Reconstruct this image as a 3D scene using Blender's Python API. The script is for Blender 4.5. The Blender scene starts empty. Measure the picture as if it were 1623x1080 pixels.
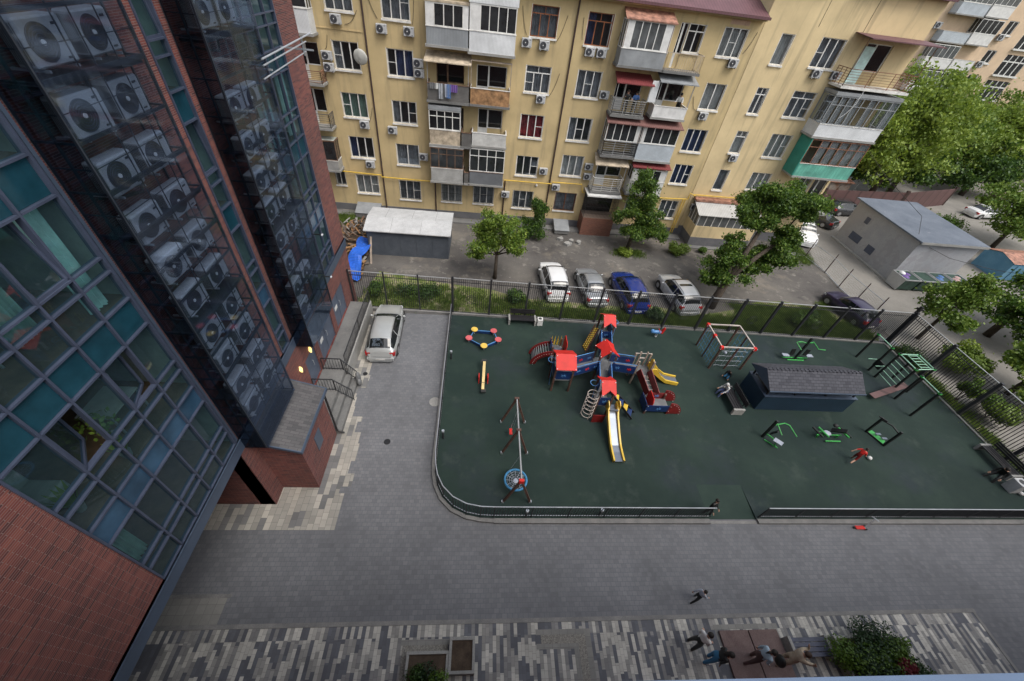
import bpy, bmesh, math, random
import numpy as np
from mathutils import Vector, Matrix
R = math.radians
random.seed(7)
S = bpy.context.scene
C = S.collection

# ---------------------------------------------------------------- camera, world, sun, exposure
cam_d = bpy.data.cameras.new("Camera"); cam = bpy.data.objects.new("Camera", cam_d); C.objects.link(cam)
M3 = Matrix(((0.99434663, -0.03685614, 0.0995811), (-0.04588757, 0.69657764, 0.71601251), (-0.09575543, -0.71653417, 0.6909484)))
cam.matrix_world = Matrix.Translation((0, 0, 17.5)) @ M3.transposed().to_4x4()
cam_d.sensor_width = 36; cam_d.lens = 36 * 624.99 / 1623
cam_d.clip_start = 0.05; cam_d.clip_end = 900
S.camera = cam
W = bpy.data.worlds.new("World"); S.world = W; W.use_nodes = True
nt = W.node_tree; nt.nodes.clear()
sky = nt.nodes.new("ShaderNodeTexSky"); sky.sky_type = 'NISHITA'; sky.sun_disc = False
SUN_EL, SUN_AZ = 59, 136      # azimuth clockwise from +Y
sky.sun_elevation = R(SUN_EL); sky.sun_rotation = R(SUN_AZ); sky.air_density = 1.6; sky.dust_density = 4
hs = nt.nodes.new("ShaderNodeHueSaturation"); hs.inputs["Saturation"].default_value = 0.42
bg = nt.nodes.new("ShaderNodeBackground"); bg.inputs[1].default_value = 0.14
wo = nt.nodes.new("ShaderNodeOutputWorld")
nt.links.new(sky.outputs[0], hs.inputs["Color"]); nt.links.new(hs.outputs[0], bg.inputs[0]); nt.links.new(bg.outputs[0], wo.inputs[0])
sl = bpy.data.lights.new("Sun", 'SUN'); sl.energy = 1.2; sl.angle = R(34); sl.color = (1, .95, .88)
so = bpy.data.objects.new("Sun", sl); C.objects.link(so)
d = Vector((math.sin(R(SUN_AZ)) * math.cos(R(SUN_EL)), math.cos(R(SUN_AZ)) * math.cos(R(SUN_EL)), math.sin(R(SUN_EL))))
so.rotation_euler = d.to_track_quat('Z', 'Y').to_euler()
S.view_settings.view_transform = 'Standard'; S.view_settings.look = 'None'
S.view_settings.exposure = 0.5; S.view_settings.gamma = 1
S.cycles.max_bounces = 8; S.cycles.transparent_max_bounces = 24; S.cycles.use_denoising = True
S.cycles.caustics_reflective = False; S.cycles.caustics_refractive = False

# ---------------------------------------------------------------- materials
MATS = {}
class N:
    def __init__(s, name):
        s.m = bpy.data.materials.new(name); s.m.use_nodes = True; s.t = s.m.node_tree
        s.b = s.t.nodes["Principled BSDF"]; s.out = s.t.nodes["Material Output"]
    def n(s, ty, **k):
        x = s.t.nodes.new("ShaderNode" + ty)
        for a, v in k.items():
            if a.startswith("i_"): x.inputs[int(a[2:])].default_value = v
            else: setattr(x, a, v)
        return x
    def l(s, a, b): s.t.links.new(a, b)
    def math(s, op, a, b=0.0, c=0.0):
        x = s.n("Math", operation=op)
        for i, v in enumerate((a, b, c)):
            if isinstance(v, (int, float)): x.inputs[i].default_value = v
            else: s.l(v, x.inputs[i])
        return x.outputs[0]
    def pos(s): return s.n("NewGeometry").outputs["Position"]
    def noise(s, vec, scale, detail=4, rough=.6):
        x = s.n("TexNoise"); x.inputs["Scale"].default_value = scale; x.inputs["Detail"].default_value = detail
        x.inputs["Roughness"].default_value = rough
        if vec is not None: s.l(vec, x.inputs["Vector"])
        return x.outputs[0]
    def ramp(s, fac, stops, interp='LINEAR'):
        x = s.n("ValToRGB"); e = x.color_ramp.elements; x.color_ramp.interpolation = interp
        while len(e) < len(stops): e.new(.5)
        for el, (p, c) in zip(e, stops): el.position = p; el.color = (*c, 1) if len(c) == 3 else c
        s.l(fac, x.inputs[0]); return x.outputs[0]
    def mix(s, fac, a, b, mode='MIX'):
        x = s.n("Mix", data_type='RGBA', blend_type=mode)
        for i, v in ((0, fac), (6, a), (7, b)):
            if isinstance(v, (int, float)): x.inputs[i].default_value = v
            elif isinstance(v, tuple): x.inputs[i].default_value = (*v, 1)
            else: s.l(v, x.inputs[i])
        return x.outputs[2]
    def bump(s, h, strength=.3, dist=.02):
        x = s.n("Bump"); x.inputs["Strength"].default_value = strength; x.inputs["Distance"].default_value = dist
        s.l(h, x.inputs["Height"]); s.l(x.outputs[0], s.b.inputs["Normal"])
def mat(name, col, rough=.7, metal=0, var=.12, scale=2.5, bump=0, coat=0, emit=None):
    if name in MATS: return MATS[name]
    s = N(name); p = s.n("TexCoord").outputs["Object"]
    f = s.noise(p, scale, 5)
    lo = tuple(c * (1 - var * 2) for c in col); hi = tuple(min(1, c * (1 + var * 1.5)) for c in col)
    c = s.ramp(f, [(.3, lo), (.7, hi)])
    s.l(c, s.b.inputs["Base Color"]); s.b.inputs["Roughness"].default_value = rough; s.b.inputs["Metallic"].default_value = metal
    s.b.inputs["Coat Weight"].default_value = coat
    if bump: s.bump(s.noise(p, scale * 8, 3), bump)
    if emit:
        s.b.inputs["Emission Color"].default_value = (*emit[:3], 1); s.b.inputs["Emission Strength"].default_value = emit[3]
    MATS[name] = s.m; return s.m
def glass(name, tint, refl=.12, rough=.02, k=.3, body=None, veil=.2):
    if name in MATS: return MATS[name]
    s = N(name); s.t.nodes.remove(s.b)
    fr = s.n("Fresnel"); fr.inputs[0].default_value = 1.5
    fac = s.math('MULTIPLY_ADD', fr.outputs[0], k, refl)
    tr = s.n("BsdfTransparent"); tr.inputs[0].default_value = (*tint, 1)
    gl = s.n("BsdfGlossy"); gl.inputs["Roughness"].default_value = rough; gl.inputs[0].default_value = (.72, .84, 1, 1)
    mx = s.n("MixShader"); s.l(fac, mx.inputs[0]); base = tr.outputs[0]
    if body:  # diffuse veil: glass tint plus pale bluish sky reflection painted in
        df = s.n("BsdfDiffuse"); df.inputs[0].default_value = (*body, 1); m2 = s.n("MixShader"); m2.inputs[0].default_value = veil; s.l(tr.outputs[0], m2.inputs[1]); s.l(df.outputs[0], m2.inputs[2]); base = m2.outputs[0]
    s.l(base, mx.inputs[1]); s.l(gl.outputs[0], mx.inputs[2])
    s.l(mx.outputs[0], s.out.inputs[0]); MATS[name] = s.m; return s.m
def brick(name, cols, mortar, bw, bh, ms=.008, ground=False, offset=.5, bias=0, big=.35, rough=.85, bump=.3, swap=False, moss=None):
    if name in MATS: return MATS[name]
    s = N(name); p = s.pos(); sp = s.n("SeparateXYZ"); s.l(p, sp.inputs[0])
    cb = s.n("CombineXYZ")
    if ground:
        a, b = (sp.outputs[1], sp.outputs[0]) if swap else (sp.outputs[0], sp.outputs[1])
        s.l(a, cb.inputs[0]); s.l(b, cb.inputs[1])
    else:
        s.l(s.math('ADD', sp.outputs[0], sp.outputs[1]), cb.inputs[0]); s.l(sp.outputs[2], cb.inputs[1])
    br = s.n("TexBrick"); br.offset = offset; br.inputs["Scale"].default_value = 1
    br.inputs["Brick Width"].default_value = bw; br.inputs["Row Height"].default_value = bh
    br.inputs["Mortar Size"].default_value = ms; br.inputs["Bias"].default_value = bias
    br.inputs["Color1"].default_value = (0, 0, 0, 1); br.inputs["Color2"].default_value = (1, 1, 1, 1); br.inputs["Mortar"].default_value = (.5, .5, .5, 1)
    s.l(cb.outputs[0], br.inputs["Vector"])
    c = s.ramp(br.outputs[0], [(i / (len(cols) - 1), k) for i, k in enumerate(cols)])
    n1 = s.noise(p, .35, 6); g = s.ramp(n1, [(.3, (1 - big,) * 3), (.7, (1 + 0 * big,) * 3)])
    c = s.mix(1.0, c, g, 'MULTIPLY')
    n2 = s.noise(p, 6, 4); c = s.mix(.25, c, s.ramp(n2, [(.3, (.5, .5, .5)), (.7, (1, 1, 1))]), 'MULTIPLY')
    c = s.mix(br.outputs["Fac"], c, mortar)
    s.l(c, s.b.inputs["Base Color"]); s.b.inputs["Roughness"].default_value = rough
    s.bump(s.math('SUBTRACT', 1.0, br.outputs["Fac"]), bump, .006)
    MATS[name] = s.m; return s.m
def stripes(name, w, L, cols, seg, mortar=(.10, .10, .105), wy=None):
    """paving laid in north-south rows of one colour and random length"""
    s = N(name); p = s.pos(); sp = s.n("SeparateXYZ"); s.l(p, sp.inputs[0])
    X, Y = sp.outputs[0], sp.outputs[1]
    ix = s.math('FLOOR', s.math('DIVIDE', X, w))
    wn = s.n("TexWhiteNoise", noise_dimensions='1D'); s.l(ix, wn.inputs["W"])
    y2 = s.math('ADD', s.math('DIVIDE', Y, L), s.math('MULTIPLY', wn.outputs[0], 7.0))
    iy = s.math('FLOOR', y2)
    cb = s.n("CombineXYZ"); s.l(ix, cb.inputs[0]); s.l(iy, cb.inputs[1])
    w2 = s.n("TexWhiteNoise", noise_dimensions='3D'); s.l(cb.outputs[0], w2.inputs["Vector"])
    n = len(cols); c = s.ramp(w2.outputs[0], [(i / n, k) for i, k in enumerate(cols)], 'CONSTANT')
    cb2 = s.n("CombineXYZ"); s.l(ix, cb2.inputs[0]); s.l(s.math('FLOOR', s.math('DIVIDE', s.math('ADD', Y, s.math('MULTIPLY', wn.outputs[0], 7 * L)), seg)), cb2.inputs[1])
    w3 = s.n("TexWhiteNoise", noise_dimensions='3D'); s.l(cb2.outputs[0], w3.inputs["Vector"])
    c = s.mix(1.0, c, s.ramp(w3.outputs[0], [(0, (.82,) * 3), (1, (1.08,) * 3)]), 'MULTIPLY')
    c = s.mix(1.0, c, s.ramp(s.noise(p, .5, 5), [(.3, (.75,) * 3), (.7, (1.05,) * 3)]), 'MULTIPLY')
    fx = s.math('FRACT', s.math('DIVIDE', X, w)); fy = s.math('FRACT', s.math('DIVIDE', s.math('ADD', Y, s.math('MULTIPLY', wn.outputs[0], 7 * L)), seg))
    m = s.math('MAXIMUM', s.math('LESS_THAN', fx, .05), s.math('LESS_THAN', fy, .035))
    c = s.mix(s.math('MULTIPLY', m, .75), c, mortar)
    s.l(c, s.b.inputs["Base Color"]); s.b.inputs["Roughness"].default_value = .8
    MATS[name] = s.m; return s.m
def ground(name, stops, scale, fine=18, rough=.9, bump=.25, patches=None, speck=.3, stretch=None):
    s = N(name); p = s.pos()
    if stretch:
        vm = s.n("VectorMath", operation='MULTIPLY'); vm.inputs[1].default_value = stretch; s.l(p, vm.inputs[0]); p2 = vm.outputs[0]
    else: p2 = p
    c = s.ramp(s.noise(p2, scale, 8, .65), stops)
    f = s.noise(p, fine, 4, .7)
    c = s.mix(speck, c, s.ramp(f, [(.35, (.35,) * 3), (.65, (1.25,) * 3)]), 'MULTIPLY')
    if patches:
        for sc, lo, hi, col, amt in patches:
            c = s.mix(s.math('MULTIPLY', s.ramp(s.noise(p, sc, 6, .7), [(lo, (0,) * 3), (hi, (1,) * 3)]), amt), c, col)
    s.l(c, s.b.inputs["Base Color"]); s.b.inputs["Roughness"].default_value = rough
    s.b.inputs["Specular IOR Level"].default_value = .25
    if bump: s.bump(f, bump, .02)
    MATS[name] = s.m; return s.m
def corrm(name, col, period, axis=0, rough=.6, dark=.55, metal=0, var=.15):
    """panel sheet with narrow dark joints"""
    s = N(name); p = s.pos(); sp = s.n("SeparateXYZ"); s.l(p, sp.inputs[0])
    a = sp.outputs[axis] if axis < 3 else s.math('ADD', sp.outputs[0], sp.outputs[1])
    f = s.math('FRACT', s.math('DIVIDE', a, period)); k = s.math('LESS_THAN', f, .14)
    c = s.ramp(s.noise(p, 1.2, 6), [(.3, tuple(x * (1 - var) for x in col)), (.7, tuple(min(1, x * (1 + var)) for x in col))])
    c = s.mix(k, c, tuple(x * dark for x in col)); s.l(c, s.b.inputs["Base Color"])
    s.b.inputs["Roughness"].default_value = rough; s.b.inputs["Metallic"].default_value = metal
    s.bump(s.math('ABSOLUTE', s.math('SUBTRACT', f, .5)), .4, .02)
    MATS[name] = s.m; return s.m
def plaster(name, col, stain=(.25, .2, .13)):
    s = N(name); p = s.pos(); n1 = s.noise(p, .5, 7, .6)
    c = s.ramp(n1, [(.3, tuple(x * .84 for x in col)), (.7, tuple(min(1, x * 1.1) for x in col))])
    vm = s.n("VectorMath", operation='MULTIPLY'); vm.inputs[1].default_value = (2.2, 2.2, .18); s.l(p, vm.inputs[0])
    c = s.mix(s.math('MULTIPLY', s.ramp(s.noise(vm.outputs[0], 1, 6, .6), [(.52, (0,) * 3), (.74, (1,) * 3)]), .55), c, stain)
    sp = s.n("SeparateXYZ"); s.l(p, sp.inputs[0])
    s.l(c, s.b.inputs["Base Color"]); s.b.inputs["Roughness"].default_value = .92
    s.bump(s.noise(p, 14, 5), .18, .02); MATS[name] = s.m; return s.m
def leafmat(name, a, b, sc=.7):
    s = N(name); p = s.pos(); c = s.ramp(s.noise(p, sc, 5, .7), [(.32, a), (.68, b)])
    s.l(c, s.b.inputs["Base Color"]); s.b.inputs["Roughness"].default_value = .55
    s.b.inputs["Subsurface Weight"].default_value = 0
    tr = s.n("BsdfTranslucent"); s.l(c, tr.inputs[0]); mx = s.n("MixShader"); mx.inputs[0].default_value = .3
    s.l(s.b.outputs[0], mx.inputs[1]); s.l(tr.outputs[0], mx.inputs[2]); s.l(mx.outputs[0], s.out.inputs[0])
    MATS[name] = s.m; return s.m

brick("red_brick", [(.085, .030, .032), (.21, .052, .046), (.30, .088, .066), (.14, .042, .042)], (.23, .17, .16), .34, .048, .005, bump=.4, big=.42)
brick("porch_brick", [(.20, .07, .045), (.30, .11, .07)], (.2, .15, .12), .25, .08, .008)
brick("pavers", [(.172, .177, .192), (.193, .198, .214), (.213, .218, .232)], (.115, .12, .132), .2, .165, .007, ground=True, big=.3, bump=.2)
brick("pavers_pale", [(.25, .245, .23), (.29, .285, .265)], (.16, .155, .15), .3, .3, .006, ground=True, offset=0, big=.2)
brick("shingles", [(.075, .075, .08), (.13, .125, .13), (.10, .10, .105)], (.05, .05, .055), .3, .13, .006, ground=True, big=.15, bump=.6)
brick("shingles_dark", [(.040, .042, .055), (.075, .078, .095), (.055, .058, .072)], (.024, .024, .032), .3, .14, .012, ground=True, big=.1, bump=.8)
SC = [(.125, .13, .15), (.52, .50, .455), (.26, .255, .25), (.135, .14, .16), (.56, .54, .49), (.34, .33, .31)]
stripes("striped_paving", .128, .52, SC, .205); stripes("stripe_border", .128, 60, SC, .205)
stripes("strip_paving", .24, .62, [(.40, .38, .34), (.47, .44, .39), (.19, .19, .19), (.36, .345, .31)], .31)
ground("yard_asphalt", [(.3, (.075, .070, .068)), (.5, (.125, .117, .110)), (.72, (.19, .177, .16))], .22, 25, speck=.45,
       patches=[(.9, .56, .68, (.31, .29, .255), .6), (.35, .60, .64, (.06, .058, .058), .6), (.15, .55, .66, (.26, .225, .18), .6), (2.6, .64, .68, (.36, .34, .31), .5)])
ground("road_asphalt", [(.3, (.19, .18, .165)), (.7, (.29, .275, .25))], .3, 25, patches=[(.5, .6, .7, (.14, .13, .12), .5)])
ground("rubber", [(.28, (.014, .028, .024)), (.5, (.020, .037, .031)), (.75, (.030, .052, .041))], .3, 60, rough=.8, speck=.35,
       patches=[(.18, .5, .68, (.028, .036, .050), .65), (.7, .56, .70, (.045, .062, .054), .6), (.12, .5, .6, (.012, .026, .024), .5), (3.2, .66, .72, (.012, .018, .018), .5)])
ground("rubber_ramp", [(.3, (.020, .038, .032)), (.7, (.032, .054, .044))], .6, 60, rough=.8, speck=.2)
ground("soil", [(.3, (.05, .036, .026)), (.7, (.11, .08, .058))], 3, 40, bump=.6, patches=[(30, .68, .72, (.4, .38, .34), .8)])
ground("gravel", [(.3, (.10, .095, .085)), (.7, (.42, .40, .36))], 28, 60, bump=.8)
ground("turf", [(.3, (.07, .105, .022)), (.46, (.13, .17, .04)), (.60, (.30, .26, .18))], 1.3, 20,
       patches=[(.5, .55, .66, (.20, .16, .11), .8)])
ground("concrete", [(.3, (.15, .15, .15)), (.7, (.22, .22, .215))], 1.5, 30, bump=.15)
ground("concrete_pale", [(.3, (.26, .26, .25)), (.7, (.38, .375, .36))], 1.5, 30, bump=.15)
ground("kerb", [(.3, (.17, .17, .17)), (.7, (.27, .265, .255))], 2, 30, bump=.15)
ground("brown_slab", [(.3, (.145, .10, .095)), (.7, (.21, .155, .145))], 2.5, 30, bump=.05)
ground("plinth_grey", [(.3, (.13, .13, .14)), (.7, (.19, .19, .2))], .8, 20, bump=.1)
ground("slate_sheet", [(.3, (.44, .45, .46)), (.7, (.60, .61, .62))], 1.5, 20, bump=.1)
ground("garage_metal", [(.3, (.075, .088, .11)), (.7, (.11, .125, .15))], 1.5, 20, bump=.05)
ground("bitumen_roof", [(.3, (.11, .13, .165)), (.7, (.17, .195, .235))], .5, 25, bump=.1, stretch=(1, 1, 1), patches=[(.8, .66, .7, (.4, .4, .42), .4)])
ground("hut_wall", [(.3, (.31, .32, .35)), (.7, (.42, .43, .45))], .6, 20, bump=.15, patches=[(.3, .5, .53, (.30, .30, .32), .85)])
ground("blue_metal", [(.3, (.09, .22, .33)), (.7, (.15, .31, .43))], 1, 20, bump=.1, patches=[(1, .64, .72, (.25, .2, .17), .7)])
ground("rusty", [(.3, (.22, .10, .05)), (.5, (.30, .24, .2)), (.7, (.36, .33, .3))], 1.6, 20, bump=.2)
ground("bark", [(.3, (.045, .035, .026)), (.7, (.13, .105, .085))], 5, 20, bump=.8, stretch=(3, 3, .6))
plaster("yellow_plaster", (.57, .445, .24)); plaster("yellow_plaster_pale", (.69, .55, .32)); plaster("peach_plaster", (.70, .53, .37), (.45, .35, .26))
corrm("corr_white", (.70, .72, .74), .09, 3); corrm("corr_grey", (.27, .29, .31), .10, 3); corrm("corr_dark", (.16, .17, .185), .08, 3)
corrm("corr_lightblue", (.48, .53, .58), .10, 3); corrm("corr_brown", (.20, .10, .09), .16, 0); corrm("corr_red", (.19, .04, .042), .16, 0)
corrm("corr_maroon", (.14, .065, .075), .22, 0, dark=.5); corrm("corr_zinc", (.50, .50, .49), .16, 0, metal=.2)
corrm("corr_teal", (.03, .25, .2), .16, 3, dark=.7); corrm("corr_green_pale", (.12, .38, .30), .3, 3, dark=.8, var=.35); corrm("corr_blue", (.02, .13, .62), .13, 1)
corrm("slats_grey", (.38, .38, .37), .085, 2, dark=.35, var=.3); corrm("slats_dark", (.14, .135, .13), .09, 2, dark=.4, var=.3)
corrm("slats_white", (.60, .60, .58), .095, 2, dark=.35, var=.25); corrm("siding_white", (.68, .68, .66), .11, 2, dark=.8)
corrm("kiosk_siding", (.020, .042, .072), .115, 3, dark=.35, rough=.4); corrm("maroon_panel", (.115, .062, .06), 2.0, 3, dark=.6)
mat("boards", (.34, .19, .09), .8, var=.3, scale=3, bump=.2); mat("beige_sheet", (.48, .40, .30), .8, var=.25)
mat("metal_sheet", (.27, .285, .30), .5, var=.12, scale=1.2); mat("white_sheet", (.70, .70, .69), .55, var=.08)
mat("rust_roof", (.34, .17, .12), .7, var=.35, scale=3); mat("rust_frame", (.22, .10, .06), .8, var=.3)
mat("frame_blue", (.058, .072, .115), .35, var=.08); mat("fascia_blue", (.062, .088, .135), .38, var=.08, scale=1); mat("sill_blue", (.075, .12, .205), .35, var=.06)
mat("spandrel_teal", (.012, .055, .082), .15, var=.2, scale=1.2); mat("spandrel_blue", (.035, .085, .15), .2, var=.2, scale=1.2)
mat("cage_steel", (.035, .042, .055), .4, var=.1); mat("black_steel", (.018, .018, .020), .45, var=.1); mat("fence_steel", (.030, .031, .036), .5, var=.1)
mat("rail_pale", (.45, .46, .47), .4, metal=.4, var=.05); mat("galv", (.55, .58, .62), .35, metal=.6, var=.06)
mat("upvc", (.74, .74, .72), .4, var=.06); mat("brown_wood", (.26, .09, .035), .5, var=.2); mat("old_wood", (.17, .10, .065), .7, var=.3); mat("white_paint", (.72, .71, .68), .6, var=.14)
mat("ac_case", (.48, .49, .50), .5, var=.07, scale=6); mat("ac_grille", (.06, .06, .062), .5, var=.1); mat("ac_hub", (.75, .75, .74), .4)
mat("gas_yellow", (.72, .48, .06), .5, var=.12); mat("drain_brown", (.06, .035, .03), .6, var=.15)
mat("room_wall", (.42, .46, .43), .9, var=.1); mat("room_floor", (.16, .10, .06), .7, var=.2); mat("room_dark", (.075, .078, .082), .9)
mat("curtain_teal", (.60, .80, .77), .9, var=.15); mat("curtain_white", (.60, .61, .60), .9, var=.12); mat("curtain_grey", (.33, .35, .38), .9, var=.2); mat("curtain_blue", (.09, .12, .24), .9, var=.2); mat("curtain_red", (.35, .05, .06), .9, var=.3)
mat("blind_mint", (.26, .38, .33), .9, var=.1); mat("furniture", (.45, .45, .42), .8)
mat("wood_post", (.105, .055, .042), .6, var=.25, scale=6); mat("post_pale", (.33, .27, .22), .6, var=.15); mat("frame_pale", (.50, .44, .40), .6, var=.1)
mat("play_red", (.60, .018, .012), .6, var=.08); mat("play_darkred", (.20, .015, .015), .4, var=.15); mat("play_blue", (.012, .035, .13), .35, var=.12); mat("play_yellow", (.72, .48, .05), .35, var=.08)
mat("play_cyan", (.10, .26, .55), .4); mat("play_grey", (.16, .165, .17), .5); mat("play_dot", (.75, .75, .75), .4); mat("slide_steel", (.20, .225, .27), .35, metal=.6, var=.04)
mat("seesaw_yellow", (.78, .60, .27), .5, var=.12); mat("pad_red", (.60, .12, .13), .5); mat("pad_yellow", (.78, .52, .10), .5)
mat("gym_green", (.045, .34, .07), .4, var=.1); mat("gym_mint", (.30, .55, .40), .4); mat("gym_black", (.012, .013, .013), .5, var=.1); mat("gym_plate", (.35, .38, .45), .4)
mat("rope_blue", (.05, .22, .42), .7); mat("bench_slate", (.045, .055, .10), .45, var=.2); mat("bench_dark", (.020, .019, .022), .5, var=.2)
mat("pad_pink", (.52, .36, .27), .9); mat("plastic_dark", (.03, .03, .03), .6); mat("tyre", (.02, .02, .02), .85, var=.1); mat("rim", (.40, .41, .43), .35, metal=.6)
mat("lamp_red", (.40, .02, .02), .25); mat("lamp_clear", (.65, .67, .70), .15); mat("plate", (.65, .65, .63), .5); mat("number", (.05, .05, .05), .5)
mat("skin", (.46, .27, .19), .6, var=.06); mat("hair", (.016, .012, .010), .7, var=.2); mat("hair_brown", (.05, .028, .018), .7, var=.2)
mat("lamp_glow", (1, .85, .45), .5, emit=(1, .72, .22, 1.0)); mat("window_glow", (1, .6, .4), .5, emit=(1, .5, .3, 3))
mat("cable", (.03, .028, .026), .7); mat("dish_grey", (.52, .52, .49), .6, var=.12); mat("rubble_mix", (.15, .12, .10), .9, var=.45, scale=2)
mat("dump_green", (.030, .065, .050), .6, var=.25, scale=3); mat("bag_white", (.70, .70, .72), .6); mat("bag_violet", (.16, .09, .30), .6); mat("bag_blue", (.07, .16, .38), .6); mat("bag_pink", (.5, .33, .32), .6); mat("door_blue", (.10, .125, .175), .5, var=.1)
glass("win_glass", (.60, .80, .83), .04, k=.5, body=(.07, .13, .165), veil=.17); glass("cage_glass", (.72, .77, .84), .03, .04, .12, body=(.08, .10, .14), veil=.045); glass("cage_shade", (.55, .58, .62), .02, .05, .1); glass("flat_glass", (.72, .75, .77), .06, k=.4)
def pane(name, col):
    m = mat(name, col, .08, var=.2, scale=1.5); m.node_tree.nodes["Principled BSDF"].inputs["Specular IOR Level"].default_value = .9; return m
pane("dark_pane", (.012, .014, .016)); pane("dark_pane_b", (.030, .033, .036)); pane("pane_grey", (.11, .12, .125)); pane("car_glass", (.012, .015, .017))
leafmat("leaf_a", (.055, .115, .012), (.13, .23, .028)); leafmat("leaf_b", (.095, .16, .018), (.22, .31, .05)); leafmat("leaf_dark", (.020, .055, .010), (.06, .125, .022)); leafmat("leaf_lime", (.16, .24, .02), (.30, .38, .06)); leafmat("leaf_red", (.10, .012, .018), (.25, .03, .05)); leafmat("grass_blade", (.07, .13, .02), (.20, .28, .06), 1.5); leafmat("juniper", (.018, .045, .018), (.045, .09, .035), 2)

# ---------------------------------------------------------------- mesh builder
ORG = {}
class B:
    def __init__(s): s.v = []; s.f = []; s.m = []
    def add(s, vs, fs, mi=0):
        k = len(s.v); s.v += [tuple(p) for p in vs]; s.f += [tuple(i + k for i in f) for f in fs]; s.m += [mi] * len(fs); return s
    def poly(s, pts, mi=0): return s.add(pts, [tuple(range(len(pts)))], mi)
    def box(s, x0, y0, z0, x1, y1, z1, mi=0):
        if x0 > x1: x0, x1 = x1, x0
        if y0 > y1: y0, y1 = y1, y0
        if z0 > z1: z0, z1 = z1, z0
        v = [(x, y, z) for z in (z0, z1) for y in (y0, y1) for x in (x0, x1)]
        return s.add(v, [(0, 2, 3, 1), (4, 5, 7, 6), (0, 1, 5, 4), (1, 3, 7, 5), (3, 2, 6, 7), (2, 0, 4, 6)], mi)
    def beam(s, p, q, w, h=None, mi=0, up=(0, 0, 1)):
        h = h or w; p = Vector(p); q = Vector(q); a = (q - p).normalized(); u = Vector(up)
        if abs(a.dot(u)) > .98: u = Vector((0, 1, 0))
        sd = a.cross(u).normalized(); u = sd.cross(a).normalized()
        v = [e + sd * (i * w / 2) + u * (j * h / 2) for e in (p, q) for j in (-1, 1) for i in (-1, 1)]
        return s.add(v, [(0, 2, 3, 1), (4, 5, 7, 6), (0, 1, 5, 4), (1, 3, 7, 5), (3, 2, 6, 7), (2, 0, 4, 6)], mi)
    def tube(s, pts, r, n=7, mi=0, cap=True, close=False):
        pts = [Vector(p) for p in pts]; rs = r if isinstance(r, (list, tuple)) else [r] * len(pts)
        k = len(s.v); N_ = len(pts); pu = None
        for i, p in enumerate(pts):
            if close: a = pts[(i + 1) % N_] - pts[i - 1]
            else: a = pts[min(i + 1, N_ - 1)] - pts[max(i - 1, 0)]
            a.normalize()
            if pu is None:
                u = Vector((0, 0, 1)) if abs(a.z) < .9 else Vector((1, 0, 0))
            else: u = pu
            sd = a.cross(u).normalized(); u = sd.cross(a).normalized(); pu = u
            for j in range(n):
                t = 2 * math.pi * j / n; s.v.append(tuple(p + sd * math.cos(t) * rs[i] + u * math.sin(t) * rs[i]))
        rng = N_ if close else N_ - 1
        for i in range(rng):
            for j in range(n):
                a = k + i * n + j; b = k + i * n + (j + 1) % n; i2 = (i + 1) % N_
                s.f.append((a, b, k + i2 * n + (j + 1) % n, k + i2 * n + j)); s.m.append(mi)
        if cap and not close:
            s.f.append(tuple(k + j for j in range(n))[::-1]); s.m.append(mi)
            s.f.append(tuple(k + (N_ - 1) * n + j for j in range(n))); s.m.append(mi)
        return s
    def cyl(s, c, r, z0, z1, n=16, mi=0): return s.tube([(c[0], c[1], z0), (c[0], c[1], z1)], r, n, mi)
    def prism(s, pts, z0, z1, mi=0, axis=2):
        n = len(pts)
        def P(a, b, z): return {2: (a, b, z), 1: (a, z, b), 0: (z, a, b)}[axis]
        v = [P(a, b, z0) for a, b in pts] + [P(a, b, z1) for a, b in pts]
        f = [tuple(range(n))[::-1], tuple(range(n, 2 * n))] + [(i, (i + 1) % n, n + (i + 1) % n, n + i) for i in range(n)]
        return s.add(v, f, mi)
    def ball(s, c, r, nu=12, nv=8, mi=0, z0=-1, z1=1, rot=None):
        r = r if isinstance(r, (list, tuple)) else (r, r, r); k = len(s.v)
        for i in range(nv + 1):
            zz = z0 + (z1 - z0) * i / nv if (z0, z1) != (-1, 1) else -math.cos(math.pi * i / nv)
            q = math.sqrt(max(0, 1 - zz * zz))
            for j in range(nu):
                t = 2 * math.pi * j / nu; p = Vector((r[0] * q * math.cos(t), r[1] * q * math.sin(t), r[2] * zz))
                if rot: p = rot @ p
                s.v.append((c[0] + p.x, c[1] + p.y, c[2] + p.z))
        for i in range(nv):
            for j in range(nu):
                s.f.append((k + i * nu + j, k + i * nu + (j + 1) % nu, k + (i + 1) * nu + (j + 1) % nu, k + (i + 1) * nu + j)); s.m.append(mi)
        return s
    def build(s, name, mats, parent=None, world=True, smooth=False, loc=None, bevel=0):
        o0 = ORG.get(parent, (0, 0, 0)) if (parent is not None and world) else (loc or (0, 0, 0))
        me = bpy.data.meshes.new(name); me.from_pydata([(a - o0[0], b - o0[1], c - o0[2]) for a, b, c in s.v], [], s.f)
        for m in (mats if isinstance(mats, (list, tuple)) else [mats]): me.materials.append(MATS[m])
        if s.m and max(s.m): me.polygons.foreach_set("material_index", s.m)
        if smooth is True: me.polygons.foreach_set("use_smooth", [True] * len(me.polygons))
        me.update(); o = bpy.data.objects.new(name, me); C.objects.link(o)
        if parent is not None: o.parent = parent; ORG[o] = ORG.get(parent, (0, 0, 0))
        elif loc: o.location = loc; ORG[o] = loc
        else: ORG[o] = (0, 0, 0)
        if bevel:
            bm = o.modifiers.new("edge", 'BEVEL'); bm.width = bevel; bm.segments = 1; bm.limit_method = 'ANGLE'; bm.angle_limit = R(50)
        return o
def tag(o, label, cat, group=None):
    o['label'] = label; o['category'] = cat
    if group: o['group'] = group
    return o
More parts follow.
